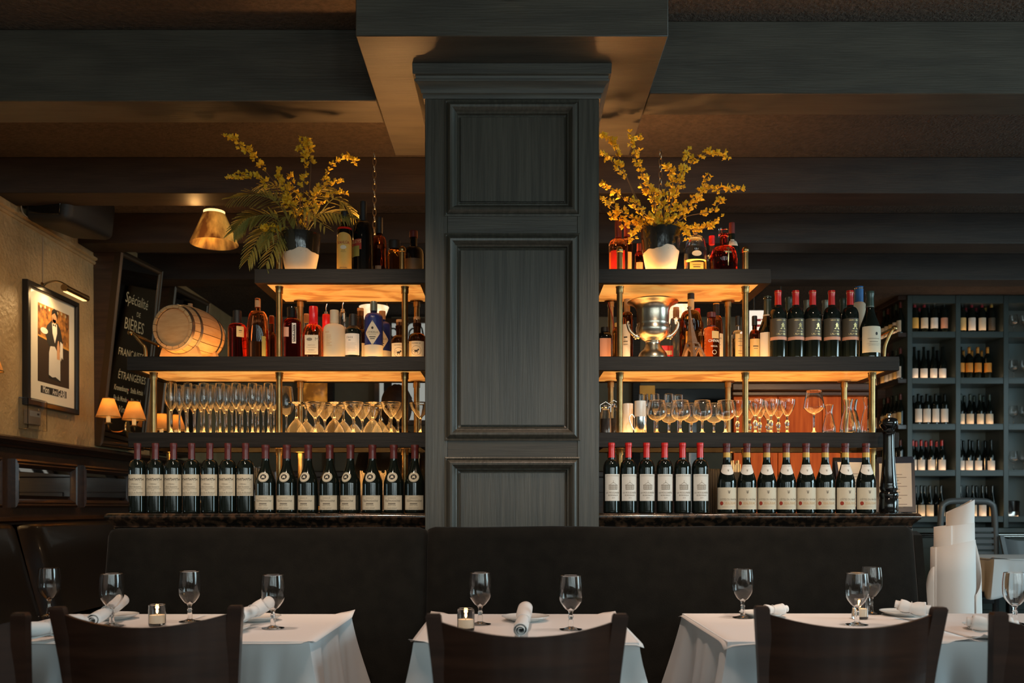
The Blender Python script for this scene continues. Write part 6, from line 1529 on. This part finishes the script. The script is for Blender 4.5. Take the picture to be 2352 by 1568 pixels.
for r, c, xs, kind, cl, l0, l1 in rackdata:
    xs = xs[:4]
    if c == 1 and r == 1: xs = [2216, 2236, 2256, 2279]
    prev = -99
    for i, px in enumerate(xs):
        x = max(X(px, d), prev + .079, cols[c] + DIV + .040); prev = x
        rack_bottle(kind, '%s bottle from the left, %s label, %s shelf, %s bay of wine rack' % (ORD[i], LN[cl[i][1]], RN[r], ('left', 'middle')[c]), x, d + .085, SH[r], cl[i][0], cl[i][1], l0, l1, .12 * math.sin(i * 3 + r), R=.034, h=(.312 if r < 2 else .30))
        rack_bottle(kind, '%s rear bottle from the left, %s shelf, %s bay of wine rack' % (ORD[i], RN[r], ('left', 'middle')[c]), x + .01, d + .215, SH[r], cl[i][0], None, l0, l1, 0, R=.034, h=.30)
for r in range(5):
    for j in range(9):
        y = 8.665 + j * .0955 + (0.05 if j > 4 else 0)
        rack_bottle('bordeaux' if r % 2 else 'burgundy', '%s bottle from the front on the %s side shelf of the wine rack' % (ORD[j], RN[r]), SX0 + .044, y, SH[r], ['burgcap', 'greencap', None][j % 3], ['cream', 'white', 'goldlabel'][(j + r) % 3], .05, .40, -PI / 2, R=.034, group='bottles on the side of the wine rack')
pf, sb = stem(.042, .085, .19, .033, .034, W_BALLOON, .004); RG = glass_mesh(pf, .0016, 16, sb)
for r in range(4):
    for j in range(3): gl('wine_glass', '%s wine glass from the left on the %s shelf, right bay of the wine rack' % (ORD[j], RN[r]), 'glass', RG, 2328 + 24 * j, d + .12, SH[r], 'wine glasses in the wine rack')
for j in range(2):
    gl('wine_glass', 'wine glass beside the dark bottles on the %s shelf of the wine rack' % ('second', 'third')[j], 'glass', RG, 2297, d + .24, SH[1 + j], 'wine glasses in the wine rack')
tt = thing('ice_tub', 'dark round tub with metal band on the lowest rack shelf', 'tub', (X(2335, d), d + .14, SH[4]))
obj('tub', lat([(0, .002), (.085, 0), (.092, .05), (.095, .15), (.088, .155), (.08, .03), (0, .02)], 28), 'black', tt); obj('metal_band', lat([(.0925, .005), (.0955, .008), (.0965, .048), (.0945, .052)], 28), 'steel', tt)

# ================================================================== CHAIRS AND TABLES
def build_chair(label, x, y, rot=0, mt='chairwood', group='dark wooden chairs at the near tables'):
    t = thing('dining_chair', label, 'chair', (x, y, 0), rot, group); zt = .892
    for s in (-1, 1):
        bm = nb(); pts = [(s * .175, .02, 0), (s * .178, .0, .25), (s * .182, -.01, .45), (s * .195, -.045, .70), (s * .213, -.085, zt)]; rings = []
        for p in spl(pts, 4): rings.append([bm.verts.new((p[0] + a * .0175, p[1] + b_ * .013, p[2])) for a, b_ in ((-1, -1), (1, -1), (1, 1), (-1, 1))])
        for A, B in zip(rings, rings[1:]):
            for i in range(4): bm.faces.new((A[i], A[(i + 1) % 4], B[(i + 1) % 4], B[i]))
        bm.faces.new(rings[0][::-1]); tp = [bm.verts.new(v.co + Vector((0, 0, .006)) - (v.co - sum((q.co for q in rings[-1]), Vector()) / 4) * .2) for v in rings[-1]]
        for i in range(4): bm.faces.new((rings[-1][i], rings[-1][(i + 1) % 4], tp[(i + 1) % 4], tp[i]))
        bm.faces.new(tp); obj('stile', bm, mt, t, angle=30)
        obj('front_leg', bx(s * .185 - .017, s * .185 + .017, .37, .405, 0, .44, .004), mt, t)
        obj('side_stretcher', bx(s * .18 - .009, s * .18 + .009, .03, .37, .16, .185, .003), mt, t)
    bm = nb(); nu, nv = 18, 6; fr, bk = [], []
    for i in range(nu + 1):
        u = i / nu * 2 - 1; a, b_ = [], []
        for j in range(nv + 1):
            v = j / nv; z0 = .56; z1 = zt - .012 - .030 * (1 - u * u) ; z = z0 + (z1 - z0) * v
            f = (z - .45) / (zt - .45); xc = u * (.172 + .030 * f); yc = -.012 - .070 * f - .052 * (1 - u * u)
            a.append(bm.verts.new((xc, yc - .007, z))); b_.append(bm.verts.new((xc, yc + .007, z)))
        fr.append(a); bk.append(b_)
    for i in range(nu):
        for j in range(nv): bm.faces.new((fr[i][j], fr[i + 1][j], fr[i + 1][j + 1], fr[i][j + 1])); bm.faces.new((bk[i][j + 1], bk[i + 1][j + 1], bk[i + 1][j], bk[i][j]))
        for j in (0, nv): bm.faces.new((fr[i][j], bk[i][j], bk[i + 1][j], fr[i + 1][j]) if j == 0 else (fr[i + 1][j], bk[i + 1][j], bk[i][j], fr[i][j]))
    for i in (0, nu):
        for j in range(nv): bm.faces.new((fr[i][j], fr[i][j + 1], bk[i][j + 1], bk[i][j]))
    obj('back_panel', bm, mt, t, angle=45)
    obj('seat', bx(-.205, .205, .005, .40, .44, .475, .012, 2), mt, t)
    obj('back_stretcher', bx(-.16, .16, -.002, .016, .16, .185, .003), mt, t)
    return t
dch = 2.17
for px, lb, rz, dy in ((333, 'dark wooden chair with curved back at the left table', .07, .16), (1210, 'dark wooden chair with curved back at the small middle table', .0, 0), (1956, 'dark wooden chair with curved back at the right table', -.05, .15), (-165, 'dark wooden chair at the left frame edge, only one stile showing', .0, .02), (2505, 'dark wooden chair at the right frame edge beyond the goblet', .0, .03)):
    build_chair(lb, X(px, dch + dy - .085), dch + dy, rz)


def table(label, x0, x1, y0, y1, seed, zt=.7485, fold=1.0, papers=1):
    cx, cyy = (x0 + x1) / 2, (y0 + y1) / 2; t = thing('dining_table', label, 'table', (cx, cyy, 0), 0, None); hx, hy = (x1 - x0) / 2, (y1 - y0) / 2
    obj('table_top', bx(-hx + .006, hx - .006, -hy + .006, hy - .006, zt - .034, zt - .004, .004), 'darkwood', t)
    for sx in ((-hx * .55, hx * .55) if hx > .5 else (0,)):
        obj('pedestal', lat([(0, .03), (.05, .03), (.04, .1), (.036, zt - .09), (.12, zt - .04), (0, zt - .036)], 20, c=(sx, 0, 0)), 'blackmatte', t)
        for k_ in range(4): obj('foot', bx(sx - .022, sx + .022, .0, .28, 0, .035, .008) if k_ % 2 == 0 else bx(sx + .0, sx + .28, -.022, .022, 0, .035, .008), 'blackmatte', t) if k_ < 2 else obj('foot', bx(sx - .022, sx + .022, -.28, .0, 0, .035, .008) if k_ % 2 == 0 else bx(sx - .28, sx, -.022, .022, 0, .035, .008), 'blackmatte', t)
    # cloth: top and hanging skirt with soft folds, corners cascade outwards
    rg = random.Random(seed); per = []; n = 44
    def edge(p0, p1, m_, nrm):
        for i in range(m_): f = i / m_; per.append((p0[0] + (p1[0] - p0[0]) * f, p0[1] + (p1[1] - p0[1]) * f, nrm, f))
    edge((-hx, -hy), (hx, -hy), int(n * (x1 - x0) / .6), (0, -1)); edge((hx, -hy), (hx, hy), n, (1, 0)); edge((hx, hy), (-hx, hy), int(n * (x1 - x0) / .6), (0, 1)); edge((-hx, hy), (-hx, -hy), n, (-1, 0))
    N = len(per); ph = [rg.uniform(0, 6.28) for _ in range(6)]
    bm = nb(); rows = []; drop = .255; K = 12
    corners = [i for i in range(N) if per[i][3] == 0]
    for r in range(K + 1):
        v = r / K; ring = []
        for i, (x, y, nr, f) in enumerate(per):
            dist = min(min(abs(i - c), N - abs(i - c)) for c in corners) * .0145
            cw = math.exp(-(dist / .075) ** 2); q = i / N * 2 * PI
            dx = math.copysign(1, x) if abs(abs(x) - hx) < .12 else 0; dy = math.copysign(1, y) if abs(abs(y) - hy) < .12 else 0
            out = v ** 1.15 * (.022 + .085 * cw) + v * .019 * fold * (math.sin(q * 15 + ph[0]) + .6 * math.sin(q * 27 + ph[1]) + .35 * math.sin(q * 41 + ph[2])) * (1 - .5 * cw) - .02 * v * math.exp(-((dist - .12) / .045) ** 2)
            if cw > .05: ox_ = nr[0] * (1 - cw * .3) + (dx * .6 * cw if nr[0] == 0 else 0); oy_ = nr[1] * (1 - cw * .3) + (dy * .6 * cw if nr[1] == 0 else 0)
            else: ox_, oy_ = nr
            ring.append(bm.verts.new((x + ox_ * out, y + oy_ * out, zt - .0015 * (r > 0) - drop * v * (1 + .16 * cw))))
        rows.append(ring)
    for A, B in zip(rows, rows[1:]):
        for i in range(N): bm.faces.new((A[i], A[(i + 1) % N], B[(i + 1) % N], B[i]))
    bm.faces.new(rows[0]); cl = obj('tablecloth', bm, 'cloth', None, angle=70); cl.location = (cx, cyy, 0)
    m_ = cl.modifiers.new('thick', 'SOLIDIFY'); m_.thickness = .0012; m_.offset = 1
    tag(cl, 'white cotton cloth draped over the ' + label.split(' ', 1)[0] + ' ' + label.split(' with ')[0].split(' ', 1)[1], 'tablecloth', 'white tablecloths')
    # paper overlay, slightly larger than the top, corners lifting
    w_ = 2 * hx / papers
    for k_ in range(papers):
        a0, a1 = -hx + w_ * k_ - (.014 if k_ == 0 else -.003), -hx + w_ * (k_ + 1) + (.014 if k_ == papers - 1 else -.003); b0, b1 = -hy - .012, hy + .010
        bm = nb(); nu, nv = 30, 22
        cur = [rg.uniform(-.012, .022) for _ in range(4)]
        def q(u, v):
            x, y = a0 + (a1 - a0) * u, b0 + (b1 - b0) * v; z = zt + .0022 + .0006 * math.sin(u * 9 + ph[3]) * math.sin(v * 7 + ph[4])
            for (cu, cv), c_ in zip(((0, 0), (1, 0), (1, 1), (0, 1)), cur): z += c_ * max(0, 1 - math.hypot((u - cu) * 3, (v - cv) * 5) / .55) ** 2
            ed = max(abs(x) - hx, 0) + max(abs(y) - hy, 0); return (x, y, z - (ed * .5 if z < zt + .004 else 0))
        grid(bm, nu, nv, q); po = obj('paper_overlay', bm, 'paper', None, angle=70); po.location = (cx, cyy, 0)
        m2 = po.modifiers.new('thick', 'SOLIDIFY'); m2.thickness = .0006; m2.offset = 0
        tag(po, 'white paper sheet covering the %s' % (label.split(' with ')[0].replace('long ', '') + ('' if papers == 1 else ', %s half' % ('left', 'right')[k_])), 'table paper', 'paper table covers')
    return t
ZTP = .7485 + .0042
TN, TF = 2.66, 3.35
table('long left table with white cloth and paper', -1.62, -.590, TN, TF, 1, papers=2)
table('small middle table with white cloth and paper', -.284, .366, TN - .02, TF, 2)
table('long right table with white cloth and paper', .628, 2.1, TN, TF + .02, 3, papers=2)
table('distant right table with white cloth beside the wine rack', 3.64, 4.6, 6.9, 7.6, 4, fold=.5)
# goblets on the tables
pf, sb = stem(.0385, .062, .170, .0345, .036, [(.50, .05), (.90, .26), (1.0, .46), (.985, .72)], .0062, [(.008, .026), (.0066, .034), (.0088, .040), (.0066, .046)]); GO = glass_mesh(pf, .0024, 32, sb)
def sfor(py_rim, py_base):      # depth from the base row on the table
    return (H - ZTP) * F / (py_base - CY)
for px, pyb, lb in ((113, 1414, 'water goblet at the far left of the left table beside a napkin roll'), (257, 1437, 'water goblet with a napkin roll showing through it, left table'), (436, 1427, 'water goblet right of the candle on the left table'), (627, 1442, 'water goblet in front of a napkin roll, right part of the left table'),
                    (1103, 1433, 'water goblet beside the candle on the middle table'), (1311, 1445, 'water goblet right of the napkin roll on the middle table'), (1706, 1418, 'water goblet at the left end of the right table'), (1968, 1434, 'nearer water goblet of the overlapping pair on the right table'), (2001, 1409, 'farther water goblet of the overlapping pair on the right table'), (2331, 1432, 'water goblet at the right frame edge')):
    dd = sfor(0, pyb); gl('water_goblet', lb, 'goblet', GO, px, dd, ZTP, 'water goblets on the tables')
# votive candles
def votive(px, pyb, label):
    dd = sfor(0, pyb); t = thing('votive_candle', label, 'candle', (X(px, dd), dd, ZTP), 0, 'votive candles on the tables'); R = .0275; h = .068
    obj('glass_cup', shell(nb(), [(0, .002), (R * .95, 0), (R, .004), (R, h)], .0022, 28, None, .008), 'glass', t)
    obj('wax', lat([(0, .009), (R - .0032, .009), (R - .0032, .036), (R * .5, .034), (0, .0335)], 24), 'wax_white', t)
    obj('wick', lat([(0, .033), (.0009, .033), (.0008, .042), (0, .0425)], 6), 'ink', t)
    obj('flame', lat([(0, .039), (.0032, .043), (.0042, .048), (.0026, .057), (0, .066)], 12), 'flame', t)
    point('candle_light', (X(px, dd), dd, ZTP + .060), .16, (1.0, 0.52, 0.18), .006)
votive(361, 1436, 'lit votive candle in clear glass on the left table'); votive(1070, 1447, 'lit votive candle in clear glass on the middle table'); votive(1975, 1420, 'lit votive candle in clear glass behind a goblet, right table')
# plates and napkin rolls
def plate(px, pyb, label, R=.082):
    dd = sfor(0, pyb); t = obj('side_plate', lat([(0, .003), (R * .55, .0015), (R * .6, 0), (R * .64, .002), (R * .9, .010), (R, .0145), (R * .995, .016), (R * .88, .012), (R * .62, .006), (0, .0055)], 40), 'china'); t.location = (X(px, dd), dd, ZTP)
    tag(t, label, 'plate', 'side plates on the tables'); return t.location.copy()
def napkin(p0, p1, r, label, band=.45):
    p0, p1 = Vector(p0), Vector(p1); t = thing('napkin_roll', label, 'napkin', tuple((p0 + p1) / 2), 0, 'rolled white napkins'); c = (p0 + p1) / 2
    ax = (p1 - p0); L_ = ax.length; ax.normalize(); up = Vector((0, 0, 1)); sd = ax.cross(up).normalized(); up = sd.cross(ax)
    bm = nb(); na, nl, turns = 70, 14, 2.6
    def q(u, v):
        a = u * turns * 2 * PI + .8; rr = r * (.28 + .72 * u) * (1 + .10 * math.sin(v * 3.1) - .30 * math.exp(-((v - band) / .13) ** 2)) * (.90 + .18 * v); o_ = (v - .5) * L_ + .010 * math.sin(u * 5) * (1 if v > .5 else -1) * (abs(v - .5) > .4)
        sag = -.004 * math.sin(v * PI); return tuple(ax * o_ + sd * (rr * math.cos(a)) + up * (rr * math.sin(a) * .92 + sag))
    grid(bm, na, nl, q); b_ = obj('linen', bm, 'napkin', t, angle=70); m_ = b_.modifiers.new('thick', 'SOLIDIFY'); m_.thickness = .0018
    bm = nb(); o0 = ax * ((band - .5) * L_); rr = r * .80
    tube(bm, [tuple(o0 + ax * .0 + sd * (rr * math.cos(a * PI / 12)) + up * (rr * math.sin(a * PI / 12) * .92 - .003)) for a in range(25)], .0012, 6, False)
    obj('paper_band', bm, 'paper', t)
def tp(px, py, z): dd = (H - ZTP - z) * F / (py - CY); return (X(px, dd), dd, ZTP + z)
plate(262, 1420, 'side plate behind the second goblet on the left table'); plate(590, 1424, 'side plate under the napkin roll at the right of the left table'); plate(100, 1454, 'side plate at the near left edge of the left table'); plate(512, 1450, 'side plate half hidden by the chair stile, left table')
plate(1207, 1424, 'side plate in the centre of the middle table'); plate(1752, 1415, 'side plate left of the chair on the right table'); plate(2075, 1412, 'side plate under the napkin roll behind the right chair'); plate(2275, 1444, 'side plate at the right end of the right table')
napkin(tp(40, 1449, .036), tp(190, 1428, .040), .030, 'rolled white napkin at the left end of the left table'); napkin(tp(212, 1425, .040), tp(282, 1378, .062), .026, 'rolled white napkin behind the second goblet')
napkin(tp(548, 1416, .040), tp(618, 1384, .060), .029, 'rolled white napkin sloping up to the fourth goblet'); napkin(tp(1196, 1447, .032), tp(1208, 1395, .052), .026, 'rolled white napkin lying on the plate of the middle table')
napkin(tp(1752, 1398, .036), tp(1802, 1398, .034), .022, 'rolled white napkin peeking over the right chair'); napkin(tp(2062, 1388, .050), tp(2130, 1400, .036), .029, 'rolled tan lit napkin beyond the right chair'); napkin(tp(2226, 1428, .044), tp(2330, 1438, .036), .030, 'rolled napkin on the plate at the right table end')

# ------------------------------------------------------------------ paper roll, far chairs
d = 3.98; k_ = d / F
t = thing('paper_roll', 'bundle of tall white rolled table paper standing right of the bar', 'paper roll', (X(2193, d), d, 0))
def roll(r0, r1, z0, ztop, turns, a0, tilt, name, slant=0, dx=0):
    bm = nb()
    def q(u, v):
        a = a0 + u * turns * 2 * PI; r = r1 + (r0 - r1) * u; zt_ = ztop + slant * math.cos(a - 1.2) + (.0); z = z0 + (zt_ - z0) * v
        return (dx + r * (1 - .10 * v) * math.sin(a) + tilt * v, -r * (1 - .10 * v) * math.cos(a), z)
    grid(bm, 80, 8, q); o = obj(name, bm, 'paper', t, angle=60); m_ = o.modifiers.new('thick', 'SOLIDIFY'); m_.thickness = .0012
roll(.100, .096, .0, Z(1248, d), 1.15, -2.2, -.004, 'outer_sheet', .018, -.004); roll(.092, .086, .01, Z(1205, d), 1.2, -1.8, -.002, 'middle_sheet', .010); roll(.070, .050, .02, Z(1163, d), 1.5, .6, .016, 'inner_sheet', .030, .006)
bm = nb()
def q(u, v):
    a = .5 + u * 1.7; z = .25 + (Z(1195, d) - .25) * v; r = .104 + .012 * (1 - v); return (r * math.sin(a) + .004, -r * math.cos(a) * .8, z - .32 * (1 - u) * v - .05 * math.sin(u * 3) * v)
grid(bm, 20, 14, q); o = obj('wrapped_flap', bm, 'paper', t, angle=60); m_ = o.modifiers.new('thick', 'SOLIDIFY'); m_.thickness = .0012
bm = nb()
def q(u, v):
    a = -2.4 + u * 1.2; z = .1 + (Z(1300, d) - .1) * v * (1 - .5 * (1 - u) ** 2); r = .102 + .055 * (1 - u) * (1 - .35 * v); return (r * math.sin(a) - .004, -r * math.cos(a) * .6, z)
grid(bm, 16, 12, q); o = obj('loose_flap', bm, 'paper', t, angle=60); m_ = o.modifiers.new('thick', 'SOLIDIFY'); m_.thickness = .0012
# slatted grey chair
d = 7.95; k_ = d / F
t = thing('slatted_chair', 'tall grey chair with slatted back in front of the wine rack', 'chair', (X(2222, d), d, 0))
hw, zt = 62 * k_, Z(1147, d)
bm = nb(); tube(bm, spl([(-hw * 1.25, .08, 0), (-hw * 1.05, .02, .5), (-hw * .98, 0, zt - .14), (-hw * .82, 0, zt - .03), (-hw * .3, 0, zt - .012), (hw * .3, 0, zt - .012), (hw * .82, 0, zt - .03), (hw * 1.0, 0, zt - .14), (hw * 1.1, .02, .5), (hw * 1.2, .08, 0)], 6), .027, 10); obj('bent_frame', bm, 'chairgrey', t, angle=60)
for j in range(16):
    z = zt - .26 - j * .052
    if z > .30: obj('slat', bx(-hw * .98, hw * .98, -.012, .006, z - .019, z + .019, .004), 'chairgrey', t)
obj('seat', bx(-hw, hw, -.40, -.02, .43, .47, .01), 'chairgrey', t)
for s in (-1, 1): obj('front_leg', bx(s * hw * .9 - .02, s * hw * .9 + .02, -.39, -.35, 0, .43, .004), 'chairgrey', t)
build_chair('dark chair with shiny curved back at the distant right table', X(2365, 7.85), 7.82, PI, 'chairgrey', None)
